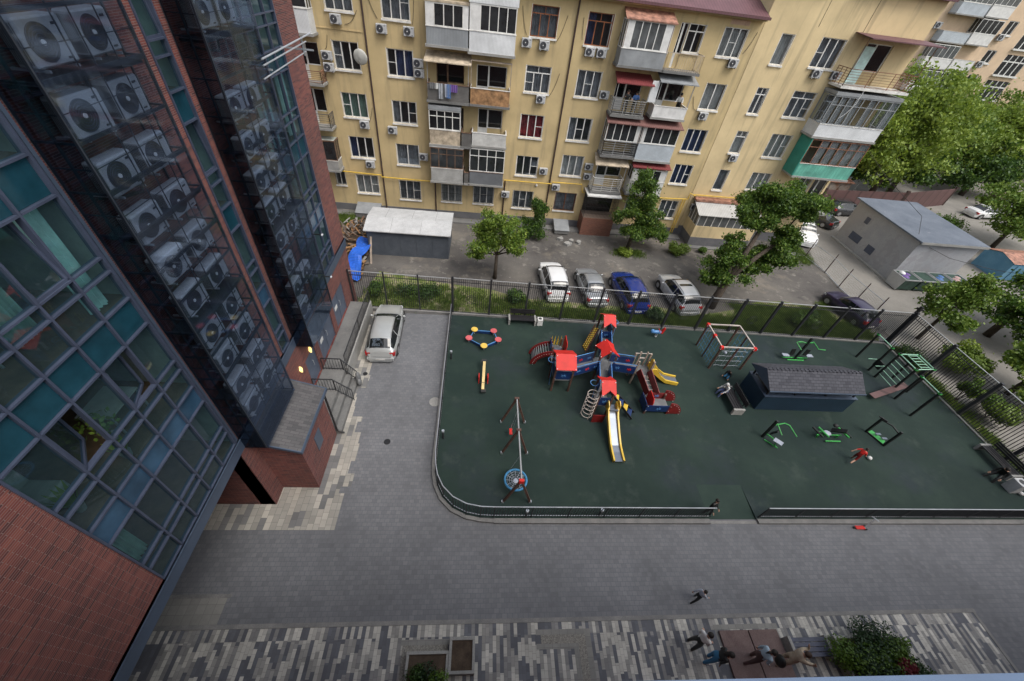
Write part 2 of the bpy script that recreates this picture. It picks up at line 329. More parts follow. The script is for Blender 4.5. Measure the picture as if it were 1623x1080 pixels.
def thing(name, label, cat, loc=(0, 0, 0), rz=0, group=None):
    o = bpy.data.objects.new(name, None); C.objects.link(o); o.location = loc; o.rotation_euler = (0, 0, rz); o.empty_display_size = .3
    ORG[o] = tuple(loc); return tag(o, label, cat, group)
def struct(o, kind='structure'): o['kind'] = kind; return o
def dup(root, loc, rz=0, label=None, group=None, sc=None):
    r = root.copy(); C.objects.link(r); r.location = loc; r.rotation_euler = (0, 0, rz)
    if sc: r.scale = (sc,) * 3
    if label: r['label'] = label
    if group: r['group'] = group
    for ch in root.children:
        c = ch.copy(); C.objects.link(c); c.parent = r
        for g in ch.children:
            k = g.copy(); C.objects.link(k); k.parent = c
    return r
def wall(b, axis, const, u0, u1, z0, z1, holes, depth, mi=0, rmi=None):
    """wall face at axis=const with openings; depth is signed, towards the inside"""
    rmi = mi if rmi is None else rmi
    us = sorted({u0, u1, *[min(max(h[i], u0), u1) for h in holes for i in (0, 1)]}); zs = sorted({z0, z1, *[min(max(h[i], z0), z1) for h in holes for i in (2, 3)]})
    P = (lambda u, z, d=0: (const + d, u, z)) if axis == 0 else (lambda u, z, d=0: (u, const + d, z))
    for i in range(len(us) - 1):
        for j in range(len(zs) - 1):
            uc = (us[i] + us[i + 1]) / 2; zc = (zs[j] + zs[j + 1]) / 2
            if any(h[0] < uc < h[1] and h[2] < zc < h[3] for h in holes): continue
            b.poly([P(us[i], zs[j]), P(us[i + 1], zs[j]), P(us[i + 1], zs[j + 1]), P(us[i], zs[j + 1])], mi)
    for a, c, z, w in holes:
        b.poly([P(a, z), P(c, z), P(c, z, depth), P(a, z, depth)], rmi); b.poly([P(a, w), P(c, w), P(c, w, depth), P(a, w, depth)], rmi)
        b.poly([P(a, z), P(a, w), P(a, w, depth), P(a, z, depth)], rmi); b.poly([P(c, z), P(c, w), P(c, w, depth), P(c, z, depth)], rmi)
def wavy(b, axis, const, u0, u1, z0, z1, amp=.03, per=.14, mi=0):
    n = max(4, int((u1 - u0) / per * 4)); P = (lambda u, z, d: (const + d, u, z)) if axis == 0 else (lambda u, z, d: (u, const + d, z))
    ph = random.random() * 6
    for i in range(n):
        a = u0 + (u1 - u0) * i / n; c = u0 + (u1 - u0) * (i + 1) / n
        f = lambda u: amp * math.sin(u / per * 6.28 + ph) + amp * .5 * math.sin(u / per * 2.7)
        b.poly([P(a, z0, f(a)), P(c, z0, f(c)), P(c, z1, f(c)), P(a, z1, f(a))], mi)
# ---------------------------------------------------------------- ground
def sheet(name, pts, z, m, kind='structure', label=None, cat=None):
    b = B(); b.poly([(x, y, z) for x, y in pts]); o = b.build(name, m); o['kind'] = kind
    return o
rect = lambda x0, y0, x1, y1: [(x0, y0), (x1, y0), (x1, y1), (x0, y1)]
sheet("ground", rect(-250, -80, 420, 420), 0, "yard_asphalt")
sheet("driveway_paving", rect(-22, 3.28, 34, 20.3), .004, "pavers")
sheet("driveway_paving", rect(21.12, -.4, 34, 3.28), .004, "pavers")
sheet("striped_pavement", rect(-22, -.4, 21.12, 3.16), .008, "striped_paving")
sheet("pavement_border", rect(-22, 2.80, 21.1, 3.158), .012, "stripe_border")
b = B(); b.box(-22, 3.16, 0, 21.25, 3.30, .03); b.box(21.1, -.4, 0, 21.22, 3.16, .025); struct(b.build("pavement_edging", "kerb"))
# light strip along the building, with a stepped eastern edge
random.seed(3)
def stepped(x0, fx, y0, y1, dy, q):
    b = B(); y = y0
    while y < y1:
        x1 = fx(y) + random.choice((-1, 0, 0, 1)) * q; y2 = min(y + dy * random.choice((1, 2, 2, 3)), y1)
        b.poly([(x0, y, .008), (x1, y, .008), (x1, y2, .008), (x0, y2, .008)]); y = y2
    return b
struct(stepped(-13, lambda y: -5.35 - max(0, (y - 8)) * .10, 6.45, 20.3, .31, .24).build("light_paving_strip", "strip_paving"))
sheet("pale_slab_paving", rect(-13, 3.30, -8.4, 4.1), .012, "pavers_pale")
b = B(); b.box(-13, 4.1, 0, -8.3, 4.22, .02); struct(b.build("slab_edging", "kerb"))
# playground surface, kerbs and ramp
arc = [(-1.55, 9.6), (-1.50, 9.0), (-1.36, 8.4), (-1.08, 7.85), (-.62, 7.38), (-.02, 7.08), (.6, 6.95), (1.2, 6.92)]
b = B(); b.poly([(-1.6, 20.25, .1)] + [(x, y, .1) for x, y in arc] + [(11.08, 6.92, .1), (11.08, 20.0, .1)])
b.poly([(11.08, 8.55, .1), (13.38, 8.55, .1), (13.38, 19.95, .1), (11.08, 20.0, .1)])
b.poly([(13.38, 6.92, .1), (29.8, 6.92, .1), (29.8, 19.5, .1), (13.38, 19.95, .1)])
struct(b.build("playground_surface", "rubber"))
b = B(); b.poly([(11.08, 8.55, .1), (11.08, 6.92, .015), (13.38, 6.92, .015), (13.38, 8.55, .1)])
b.poly([(11.08, 8.55, .1), (11.08, 6.92, .1), (11.08, 6.92, .015)]); b.poly([(13.38, 8.55, .1), (13.38, 6.92, .015), (13.38, 6.92, .1)])
struct(b.build("playground_ramp", "rubber_ramp"))
def kerbline(b, pts, w, h, side=-1):
    for p, q in zip(pts, pts[1:]):
        b.beam((p[0], p[1], h / 2), (q[0], q[1], h / 2), w, h)
b = B(); off = [(-1.66, 20.25), (-1.64, 9.6), (-1.59, 8.95), (-1.44, 8.34), (-1.15, 7.77), (-.66, 7.28), (-.03, 6.97), (.6, 6.84), (1.2, 6.80)]
kerbline(b, off, .15, .13); kerbline(b, [(1.2, 6.80), (11.06, 6.80)], .2, .13); kerbline(b, [(13.4, 6.80), (29.9, 6.80)], .2, .13)
kerbline(b, [(29.88, 6.8), (29.88, 19.6)], .16, .16); kerbline(b, [(-8, 20.5), (-1.6, 20.42), (13, 20.12), (30.0, 19.58)], .22, .2)
b.box(11.06, 6.72, 0, 13.4, 6.86, .02); struct(b.build("kerb", "kerb"))
# lawn strip between fence and yard, soil, verge east of the fence
b = B(); top = [(-7.2, 24.9), (-2.5, 23.9), (1.2, 23.4), (3.2, 22.6), (9.9, 22.3), (13.3, 22.5), (17, 21.9), (19.5, 22.6), (22.3, 23.9), (24.5, 24.1), (27.3, 23.6), (29.8, 21.6)]
b.poly([(29.9, 19.7, .012), (13, 20.25, .012), (-1.6, 20.55, .012), (-8, 20.6, .012)][::1] + [(x, y, .012) for x, y in top]); struct(b.build("lawn_strip", "turf"))
sheet("verge", rect(30.0, 6, 31.1, 19.4), .012, "turf")
sheet("east_road", [(31.1, -40), (60, -40), (60, 20), (90, 30), (90, 60), (40, 60), (33, 34.5), (31.6, 31), (31.2, 23.5)], .008, "road_asphalt")
sheet("rubble_ground", [(-12, 24), (-8.2, 23.6), (-8.5, 26.6), (-8.5, 33.6), (-14, 33.6)], .010, "soil")
b = B(); b.box(-14, 33.0, 0, 19.0, 33.75, .12); b.box(19.4, 31.5, 0, 31.0, 32.0, .1); struct(b.build("pavement_apron", "concrete"))
# low concrete patches, gravel beds in the striped pavement
def gravel_bed(lab, parts):
    b = B()
    for x0, y0, x1, y1 in parts: b.box(x0, y0, 0, x1, y1, .02)
    return struct(b.build("gravel_bed", "gravel"))
gravel_bed("", [(2.90, 2.52, 4.55, 2.78), (4.27, 1.0, 4.55, 2.52)])
gravel_bed("", [(-1.98, 2.38, -.42, 2.58), (-1.98, .3, -1.78, 2.38)])
b = B(); b.box(-2.05, 2.58, 0, -.3, 2.74, .016); b.box(2.72, 2.78, 0, 4.75, 2.94, .016); b.box(4.55, .6, 0, 4.75, 2.78, .016); b.box(2.72, 2.36, 0, 4.27, 2.52, .016); b.box(9.6, 2.80, 0, 12.2, 2.96, .016); b.box(4.09, .6, 0, 4.27, 2.36, .016)
struct(b.build("pavement_border", "pavers_pale"))

# ---------------------------------------------------------------- the red brick tower on the left
TX = -8.0
tower = thing("residential_tower", "tall dark red brick tower with blue framed glazing beside the driveway", "building", (-14, 10, 0))
bays = [(3.48, 4.35), (4.35, 5.14), (5.14, 5.95), (5.95, 6.76), (6.76, 7.62)]
strip2 = [(11.88, 12.60)]; bays3 = [(15.95, 16.82), (16.82, 17.69), (17.69, 18.56), (18.56, 19.43)]
SB = [4.66, 7.80, 11.02, 14.20, 17.35, 20.5]
b = B(); holes = [(3.48, 7.62, 4.66, 23.6), (11.88, 12.60, 4.66, 23.6), (15.95, 19.43, 4.66, 23.6)]
wall(b, 0, TX, -.35, 21.4, 4.66, 24.6, holes, -.12)
dh = [(13.15, 14.35, .85, 2.75), (14.85, 17.05, .85, 2.95), (17.55, 19.55, .85, 2.9)]
wall(b, 0, TX + .02, 7.5, 21.4, 0, 4.15, dh, -.15)
b.poly([(TX + .02, 7.5, 0), (TX + .02, 7.5, 4.15), (-22, 7.5, 4.15), (-22, 7.5, 0)])
b.poly([(TX, 21.4, 0), (TX, 21.4, 24.6), (-22, 21.4, 24.6), (-22, 21.4, 0)]); b.poly([(-22, -.35, 0), (-22, 21.4, 0), (-22, 21.4, 24.6), (-22, -.35, 24.6)])
b.box(-8.6, 7.5, 0, TX - .02, 8.2, 4.15)
b.build("wall", "red_brick", tower)
b = B(); b.poly([(TX, -.35, 4.15), (TX, 7.5, 4.15), (-22, 7.5, 4.15), (-22, -.35, 4.15)]); b.build("soffit", "room_dark", tower)
b = B(); b.poly([(TX, -.35, 24.6), (TX, 21.4, 24.6), (-22, 21.4, 24.6), (-22, -.35, 24.6)]); b.build("roof", "bitumen_roof", tower)
b = B(); b.box(TX - .1, -.35, 4.13, TX + .07, 21.45, 4.66); b.box(TX - .02, -.35, 4.62, TX + .10, 21.45, 4.66); b.box(TX - .02, 7.66, 4.66, TX + .03, 7.74, 24.5)
for y in (1.2, 3.46, 5.9, 8.4, 11.8, 14.2, 16.6, 19.0): b.box(TX + .068, y, 4.13, TX + .074, y + .015, 4.66, 0)
b.build("fascia", "fascia_blue", tower)
for y0, y1, zt in ((13.15, 14.35, 2.75), (14.85, 17.05, 2.95), (17.55, 19.55, 2.9)):
    b = B(); x = TX - .06; b.box(x - .04, y0, .85, x, y1, zt)
    n = 1 if y1 - y0 < 1.3 else 2
    for k in range(n + 1):
        y = y0 + (y1 - y0) * k / n; b.box(x, y - .035, .85, x + .03, y + .035, zt)
    b.box(x, y0, zt - .07, x + .03, y1, zt)
    dr = b.build("door", "door_blue", tower, bevel=.006)
    h = B(); ym = (y0 + y1) / 2 + .12; h.tube([(x + .02, ym, 1.75), (x + .07, ym, 1.78), (x + .07, ym, 2.1), (x + .02, ym, 2.13)], .015, 6); h.build("handle", "galv", dr)
    if n == 2:
        h = B(); h.box(x + .001, y0 + .35, 1.9, x + .012, y0 + .75, 2.15); h.build("notice", "white_sheet", dr)
# interiors: floors, partitions, back wall
b = B()
for z in SB + [23.7]: b.box(-12.2, 3.4, z - .18, TX - .14, 7.7, z - .03, 1); b.box(-12.2, 11.8, z - .18, TX - .14, 19.5, z - .03, 1)
for z in SB[:-1]: b.box(-12.2, 3.4, z + 2.95, TX - .14, 7.7, z + 3.0, 0)
b.poly([(-12.2, 3.4, 4.5), (-12.2, 19.5, 4.5), (-12.2, 19.5, 24), (-12.2, 3.4, 24)], 0)
for y in (3.4, 7.7, 11.82, 12.66, 15.9, 19.5): b.poly([(-12.2, y, 4.5), (TX - .13, y, 4.5), (TX - .13, y, 24), (-12.2, y, 24)], 0)
b.build("interior", ["room_wall", "room_floor"], tower)
random.seed(11)
def bay(y0, y1, z, zn, last, sash=None, lowtone=0, cur=None):
    """one storey of one glazing bay: mullions, transoms, panes, spandrel"""
    h1, h2, h3 = z + .73, z + 1.07, z + 2.44
    f = B(); x0, x1 = TX - .10, TX + .05
    f.box(x0, y0 - .024, z, x1 - .015, y0 + .024, zn)
    if last: f.box(x0, y1 - .06, z, x1, y1, zn)
    for zz in (z, h1, h2, h3): f.box(x0, y0 + .03, zz - .022, x1 - .012, y1 - .03, zz + .022)
    w = f.build("window", "frame_blue", tower)
    p = B(); x = TX - .03
    rows = [(z, h1), (h1, h2)] + ([] if sash else [(h2, h3)])
    for a, c in rows: p.poly([(x, y0, a), (x, y1, a), (x, y1, c), (x, y0, c)])
    p.build("pane", "win_glass", w)
    s = B(); s.box(x - .05, y0 + .03, h3 + .028, x, y1 - .03, zn - .028); s.build("spandrel_panel", "spandrel_blue" if z < 5 else "spandrel_teal", w)
    if sash:
        # top hung or side hung sash turned inwards
        o = B(); a0, a1 = y0 + .05, y1 - .05; c0, c1 = h2 + .05, h3 - .05; tilt = sash
        def Q(y, zz, dx=0): return (x - (zz - c0) * tilt[0] - (y - a0) * tilt[1] + dx, y, zz)
        for (ya, za, yb, zb) in ((a0, c0, a1, c0), (a0, c1, a1, c1), (a0, c0, a0, c1), (a1, c0, a1, c1)):
            o.beam(Q(ya, za), Q(yb, zb), .07, .06, 0)
        sh = o.build("sash", "frame_blue", w)
        g = B(); g.poly([Q(a0, c0), Q(a1, c0), Q(a1, c1), Q(a0, c1)]); g.build("sash_pane", "win_glass", w)
    if cur:
        c = B(); wavy(c, 0, x - .22, y0 + .05 + cur[1], y0 + .05 + cur[2], z + cur[3], h3 - .05 + cur[4], .035, .11); c.build("curtain", cur[0], w)
for k, z in enumerate(SB):
    zn = SB[k + 1] if k < 5 else 23.6
    for i, (y0, y1) in enumerate(bays):
        sash = None; cur = None
        if k == 1 and i == 1: sash = (.0, .75)
        if k == 1 and i == 3: sash = (.0, .35)
        if k == 2 and i == 3: sash = (.16, .0)
        if k == 3 and i == 0: sash = (.12, 0)
        if k == 2 and i == 4: cur = ("curtain_teal", .02, .52, .05, .1)
        if k == 2 and i == 2: cur = ("blind_mint", 0, .7, .5, 0)
        if k == 3 and i in (2, 4): cur = ("curtain_teal", .1, .6, .0, .1)
        if k == 0 and i == 0: cur = ("blind_mint", .1, .5, .9, -.1)
        bay(y0, y1, z, zn, i == 4, sash, k, cur)
    for i, (y0, y1) in enumerate(strip2): bay(y0, y1, z, zn, True, (.10, 0) if k in (2, 3) else None)
    for i, (y0, y1) in enumerate(bays3):
        cur = ("curtain_teal", .05, .7, .1, .1) if (k == 2 and i in (0, 1, 3)) else ("curtain_white", .1, .5, 1.1, .1) if (k == 1 and i == 2) else None
        bay(y0, y1, z, zn, i == 3, None, k, cur)
# steel and glass cages for the air conditioners
def cage(y0, y1, splits):
    X1 = TX + .80; f = B(); zt = 24.2; z0 = 4.1
    ys = [y0, *splits, y1]
    for y in (y0, y1): f.box(X1 - .05, y - .03, z0, X1, y + .03, zt)
    for y in splits: f.box(X1 - .03, y - .009, z0, X1 - .012, y + .009, zt)
    lv = []; z = 4.12
    while z < zt: lv.append(z); z += .93
    for z in [q + .465 for q in lv]: f.box(X1 - .03, y0 + .03, z - .006, X1 - .014, y1 - .03, z + .006); f.box(TX + .05, y0 - .012, z - .012, X1 - .05, y0 + .012, z + .012)
    for n, z in enumerate(lv):
        t = .045 if n % 2 == 0 else .028
        f.box(X1 - .05, y0 + .03, z - t, X1 - .008, y1 - .03, z + t)
        for y in (y0, y1): f.box(TX + .03, y - .02, z - .02, X1 - .05, y + .02, z + .02)
    for x in (TX + .04, TX + .42):
        for y in (y0, y1): f.box(x - .02, y - .02, z0, x + .02, y + .02, zt)
    cg = f.build("equipment_cage", "cage_steel", tower)
    g = B(); x = X1 + .004; g.box(x, y0, 4.05, x + .012, y1, zt); g.build("front_glass", "cage_glass", cg)
    g = B(); g.box(TX + .05, y0 - .035, 4.1, X1, y0 - .027, zt); g.build("side_shade", "cage_shade", cg)  # dark tinted sheet, puts the shade inside the cage into its colour
    g = B()
    for n, z in enumerate(lv[::3]): g.box(TX + .1, y0 + .05, z - .12, X1 - .06, y1 - .05, z - .06)
    g.build("shelf", "cage_steel", cg)
    g = B()
    for n in range(9):
        z = 5.5 + n * 1.9; pts = [(TX + .12, y0 + .5 + .08 * math.sin(n), z), (TX + .3, y0 + .8, z - .12), (TX + .35, y0 + 1.3, z - .2), (TX + .2, y0 + 1.7, z + .1)]
        g.tube(pts, .035, 6)
    g.build("cooling_hoses", "cable", cg)
cage(7.80, 10.46, [8.72, 9.12, 9.72]); cage(12.92, 15.88, [13.9, 14.3, 15.1])
# air conditioner prototype; fan faces +X
def make_ac(label, loc, group, cat="air conditioner"):
    t = thing("air_conditioner", label, cat, loc, 0, group)
    b = B(); b.box(-.17, -.45, -.34, .15, .45, .34); b.build("casing", "ac_case", t, world=False, bevel=.03)
    b = B(); b.tube([(.13, -.12, 0), (.158, -.12, 0)], .275, 24)
    gr = b.build("fan_grille", "ac_grille", t, world=False)
    b = B()
    for r in (.07, .12, .17, .22, .27): b.tube([(.164, -.12 + r * math.cos(a * R(15)), r * math.sin(a * R(15))) for a in range(24)], .005, 4, close=True)
    b.build("grille_rings", "ac_hub", gr, world=False).data.materials[0] = MATS["frame_blue"]
    b = B(); b.tube([(.15, -.12, 0), (.175, -.12, 0)], .042, 14); b.build("hub", "ac_hub", t, world=False)
    b = B(); b.box(.151, .22, .2, .156, .34, .24); b.box(.151, .22, -.27, .156, .34, -.24); b.build("badge", "cage_steel", t, world=False)
    b = B()
    for y in (-.32, .32): b.box(-.42, y - .02, -.4, .18, y + .02, -.36)
    b.box(-.3, -.32, -.395, -.26, .32, -.365)
    b.build("bracket", "galv", t, world=False)
    b = B()
    for k in range(9): b.box(-.15 + .03 * k, -.458, -.28, -.137 + .03 * k, -.451, .28)
    b.build("side_louvres", "ac_grille", t, world=False)
    return t
ordn = ["lowest", "second from the bottom", "third from the bottom", "fourth from the bottom", "fifth from the bottom", "sixth from the bottom", "seventh from the bottom", "eighth from the bottom", "ninth from the bottom", "topmost"]
ac0 = None; zc = [5.86, 6.90, 8.10, 9.16, 10.30, 11.36, 12.46, 13.56, 14.66, 15.75]
def put_ac(label, loc, rz, group, sc=None):
    global ac0
    if ac0 is None: ac0 = make_ac(label, loc, group); return ac0
    return dup(ac0, loc, rz, label, group, sc)
for nm, ya, miss in (("near glass cage", (8.53, 9.74), ()), ("far glass cage", (13.57, 14.76), ((1, 8), (0, 8), (0, 2), (1, 2)))):
    for side, y in enumerate(ya):
        cnt = 0
        for k, z in enumerate(zc):
            if (side, k) in miss and not (side == 0 and k == 2): continue
            if nm[0] == 'f' and side == 1 and k == 0: continue
            col = "left column" if side == 0 else "right column"
            put_ac(f"air conditioner in the {nm}, {col}, {ordn[cnt] if k < 9 else 'topmost'}", (TX + .52 - .03 * side, y + random.uniform(-.02, .02), z), random.uniform(-.04, .04), "air conditioners stacked in the glass cages"); cnt += 1
# drying rack of silver tubes beside the far cage
t = thing("tube_rack", "rack of silver tubes reaching out from the far glass cage past the brick", "drying rack", (-7.0, 15.6, 14.3))
b = B(); b.tube([(-7.12, 15.5, 14.45), (-7.12, 20.2, 14.58)], .03, 8); b.build("tube", "galv", t)
b = B(); b.tube([(-7.12, 15.5, 14.28), (-7.12, 19.6, 14.40)], .026, 8); b.build("tube", "galv", t)
b = B(); b.tube([(-7.12, 15.3, 13.95), (-7.12, 19.4, 14.10)], .022, 8); b.build("tube", "galv", t)
b = B(); b.beam((-8, 19.2, 14.2), (-6.75, 19.2, 14.2), .05); b.beam((-7.12, 19.2, 14.0), (-7.12, 19.2, 14.6), .04); b.build("bracket", "galv", t)
b = B(); b.beam((-8, 15.9, 14.1), (-7.05, 15.9, 14.1), .05); b.build("bracket", "galv", t)
# things inside the rooms
def leafy(b, c, r, n, ls, mi=0, up=.3, flat=1.0):
    for _ in range(n):
        d_ = Vector((random.gauss(0, 1), random.gauss(0, 1), random.gauss(0, 1) * flat)); d_.normalize(); p = Vector(c) + d_ * r * random.random() ** .4
        a = Vector((random.gauss(0, 1), random.gauss(0, 1), random.gauss(0, 1))).normalized(); e = a.cross(d_).normalized() * ls * .35; a = a * ls * .5
        b.poly([p - a, p + e, p + a, p - e], mi)
def house_plant(label, loc, kind, h=.6):
    t = thing("potted_plant", label, "plant", loc, 0, None)
    b = B(); b.tube([(0, 0, 0), (0, 0, .2)], [.09, .13], 10); b.build("pot", "concrete_pale", t, world=False)
    b = B()
    if kind == 'sword':
        for k in range(11):
            a = k * 2.4; r = .06 + .02 * (k % 3); tip = (math.cos(a) * .28, math.sin(a) * .28, .2 + h * random.uniform(.6, 1)); s_ = (-math.sin(a) * .03, math.cos(a) * .03, 0)
            base = (math.cos(a) * .03, math.sin(a) * .03, .18); mid = tuple((base[i] * .4 + tip[i] * .6) + (0.0) for i in range(3))
            b.poly([(base[0] - s_[0], base[1] - s_[1], base[2]), (mid[0] - s_[0] * 1.6, mid[1] - s_[1] * 1.6, mid[2]), tip, (mid[0] + s_[0] * 1.6, mid[1] + s_[1] * 1.6, mid[2]), (base[0] + s_[0], base[1] + s_[1], base[2])])
    else:
        leafy(b, (0, 0, .2 + h * .5), h * .5, 90, .13)
    b.build("leaves", "leaf_lime" if kind == 'sword' else "leaf_b", t, world=False)
house_plant("upright green sword-leaved plant behind the tower's lower corner window", (-8.45, 4.0, 7.85), 'sword', .8)
house_plant("bushy pale-leaved plant in the tower window beside the open sash", (-8.5, 5.5, 8.3), 'bush', .8)
house_plant("small trailing plant on the floor behind the low tower panes", (-8.35, 5.35, 7.8), 'sword', .5)
house_plant("bright bushy plant high behind the tower glass at the edge of the view", (-8.5, 7.1, 14.3), 'bush', 1.1)
t = thing("desk", "pale desk standing behind the tower's open window", "desk", (-9.1, 6.3, 7.8))
b = B(); b.box(-9.5, 5.9, 8.5, -8.7, 6.9, 8.54); b.build("top", "furniture", t)
for x in (-9.45, -8.75):
    for y in (5.95, 6.85): b = B(); b.box(x - .02, y - .02, 7.8, x + .02, y + .02, 8.5); b.build("leg", "galv", t)
t = thing("armchair", "rounded grey armchair behind the tower's corner window", "armchair", (-9.3, 4.2, 7.8))
b = B(); b.box(-9.7, 3.8, 7.95, -8.9, 4.5, 8.25); b.build("seat", "furniture", t, bevel=.05)
b = B(); b.box(-9.8, 3.8, 7.95, -9.6, 4.5, 8.7); b.build("backrest", "furniture", t, bevel=.05)
t = thing("coffee_table", "white topped table with steel frame behind the tower glass", "table", (-9.2, 4.9, 11.0))
b = B(); b.box(-9.6, 4.4, 11.65, -8.8, 5.4, 11.7); b.build("top", "white_sheet", t)
b = B()
for x in (-9.55, -8.85): b.beam((x, 4.45, 11.0), (x, 4.45, 11.65), .04); b.beam((x, 5.35, 11.0), (x, 5.35, 11.65), .04)
b.build("frame", "galv", t)
# brick annex with shingled roof at the tower's foot
t = thing("brick_annex", "small red brick annex with dark shingled lean-to roof at the tower foot", "annex", (-7.2, 9.6, 0))
b = B(); wall(b, 0, -6.47, 8.25, 10.95, 0, 3.35, [(9.25, 9.85, 1.35, 2.35)], -.06)
for y in (8.25, 10.95): b.poly([(-6.47, y, 0), (-7.98, y, 0), (-7.98, y, 3.95), (-6.47, y, 3.35)])
b.build("wall", "red_brick", t)
b = B(); b.box(-6.53, 9.27, 1.37, -6.46, 9.83, 2.33); b.build("vent_panel", "fascia_blue", t)
b = B(); b.poly([(-6.28, 8.05, 3.36), (-6.28, 11.12, 3.36), (-7.98, 11.12, 4.02), (-7.98, 8.05, 4.02)]); b.poly([(-6.28, 8.05, 3.28), (-6.28, 11.12, 3.28), (-7.98, 11.12, 3.94), (-7.98, 8.05, 3.94)]); b.build("roof", "shingles", t)
b = B(); b.box(-6.33, 8.03, 3.24, -6.27, 11.14, 3.38)
for y in (8.04, 11.13): b.beam((-6.28, y, 3.31), (-7.98, y, 3.97), .04, .12)
b.build("roof_edge", "fascia_blue", t)
b = B(); b.tube([(-6.42, 11.02, 3.3), (-6.42, 11.02, .3), (-6.1, 11.0, .1)], .045, 8); b.build("downpipe", "black_steel", t)
# entrance platform, steps, railings
b = B(); b.box(TX + .03, 11.0, 0, -6.82, 20.2, .85); b.box(-6.82, 11.0, 0, -6.52, 14.35, .57); b.box(-6.52, 11.0, 0, -6.22, 14.35, .28); struct(b.build("entrance_steps", "concrete", bevel=.01))
b = B(); b.box(-6.8, 14.45, 0, -6.66, 20.2, 1.0); tag(b.build("parapet_wall", "concrete_pale", bevel=.01), "low pale concrete kerb wall along the platform beside the parked estate car", "low wall")
def railing(label, segs, step=.13, h=.85):
    t = thing("railing", label, "railing", segs[0][0])
    for p, q in segs:
        p = Vector(p); q = Vector(q); L = (q - p).length; b = B(); up = Vector((0, 0, h)); n = int(L / step)
        b.beam(p + up, q + up, .045, .04); b.beam(p + Vector((0, 0, .1)), q + Vector((0, 0, .1)), .03)
        for k in range(n + 1):
            r = p + (q - p) * k / n; b.beam(r, r + up, .032 if k in (0, n) else .016)
        b.build("rail_section", "fence_steel", t)
    return t
railing("short railing on the steps nearest the shingled annex", [((-7.9, 13.0, .85), (-6.9, 13.0, .85)), ((-6.88, 13.0, .80), (-6.1, 12.95, .15))])
railing("short railing on the steps with a jacket hung over its end", [((-7.9, 14.4, .85), (-6.9, 14.4, .85)), ((-6.88, 14.4, .80), (-6.15, 14.2, .15))])
railing("long railing along the platform beside the estate car", [((-6.73, 14.5, 1.0), (-6.73, 17.4, 1.0)), ((-6.73, 17.4, 1.0), (-6.73, 20.1, 1.0))])
b = B(); b.ball((-6.12, 14.15, .55), (.13, .2, .42), 10, 8); b.ball((-6.05, 14.0, .35), (.12, .15, .25), 10, 8); tag(b.build("jacket", "play_grey", loc=(-6.1, 14.1, .5), smooth=True), "dark jacket hanging over the end of the step railing", "jacket")
for y, w in ((13.82, "north"), (12.53, "south")):
    t = thing("wall_lamp", "glowing yellow wall lamp " + ("nearer the doors" if w == "north" else "nearer the shingled annex"), "wall lamp", (TX + .05, y, 2.9), 0, "wall lamps beside the entrance")
    b = B(); b.prism([(y, 2.72), (y + .09, 2.92), (y, 3.12), (y - .09, 2.92)], TX + .04, TX + .12, axis=0); b.build("lamp_shade", "lamp_glow", t)
    b = B(); b.box(TX + .02, y - .03, 2.85, TX + .04, y + .03, 3.0); b.build("bracket", "galv", t)
for nm, p in (("dome", (-7.15, 16.0, 8.0)), ("", (-7.15, 15.8, 5.9))):
    t = thing("security_camera", "small grey security camera on the far glass cage, " + ("upper" if nm else "lower") + " one", "camera", p)
    b = B(); b.ball((p[0] + .28, p[1], p[2]), (.05, .09, .055), 10, 8); b.build("housing", "galv", t, smooth=True)
    b = B(); b.beam((p[0] - .1, p[1], p[2]), (p[0] + .25, p[1], p[2]), .04); b.build("arm", "black_steel", t)
# the wing the photograph is taken from
t = thing("south_wing", "brick wing topped by a blue coping along the bottom right edge", "building wing", (10, -6, 0))
b = B(); b.box(-22, -14, 0, 60, -.45, 14.0); b.build("wall", "red_brick", t)  # unseen upper storeys left off so more sky light reaches the paving
b = B(); b.prism([(-1, -.44), (14, -.44), (14, .10), (5.41, .214), (-1, .295)], 14.02, 14.2); b.box(5.36, -.44, 14.2, 5.375, .215, 14.203)
b.build("coping", "sill_blue", t)
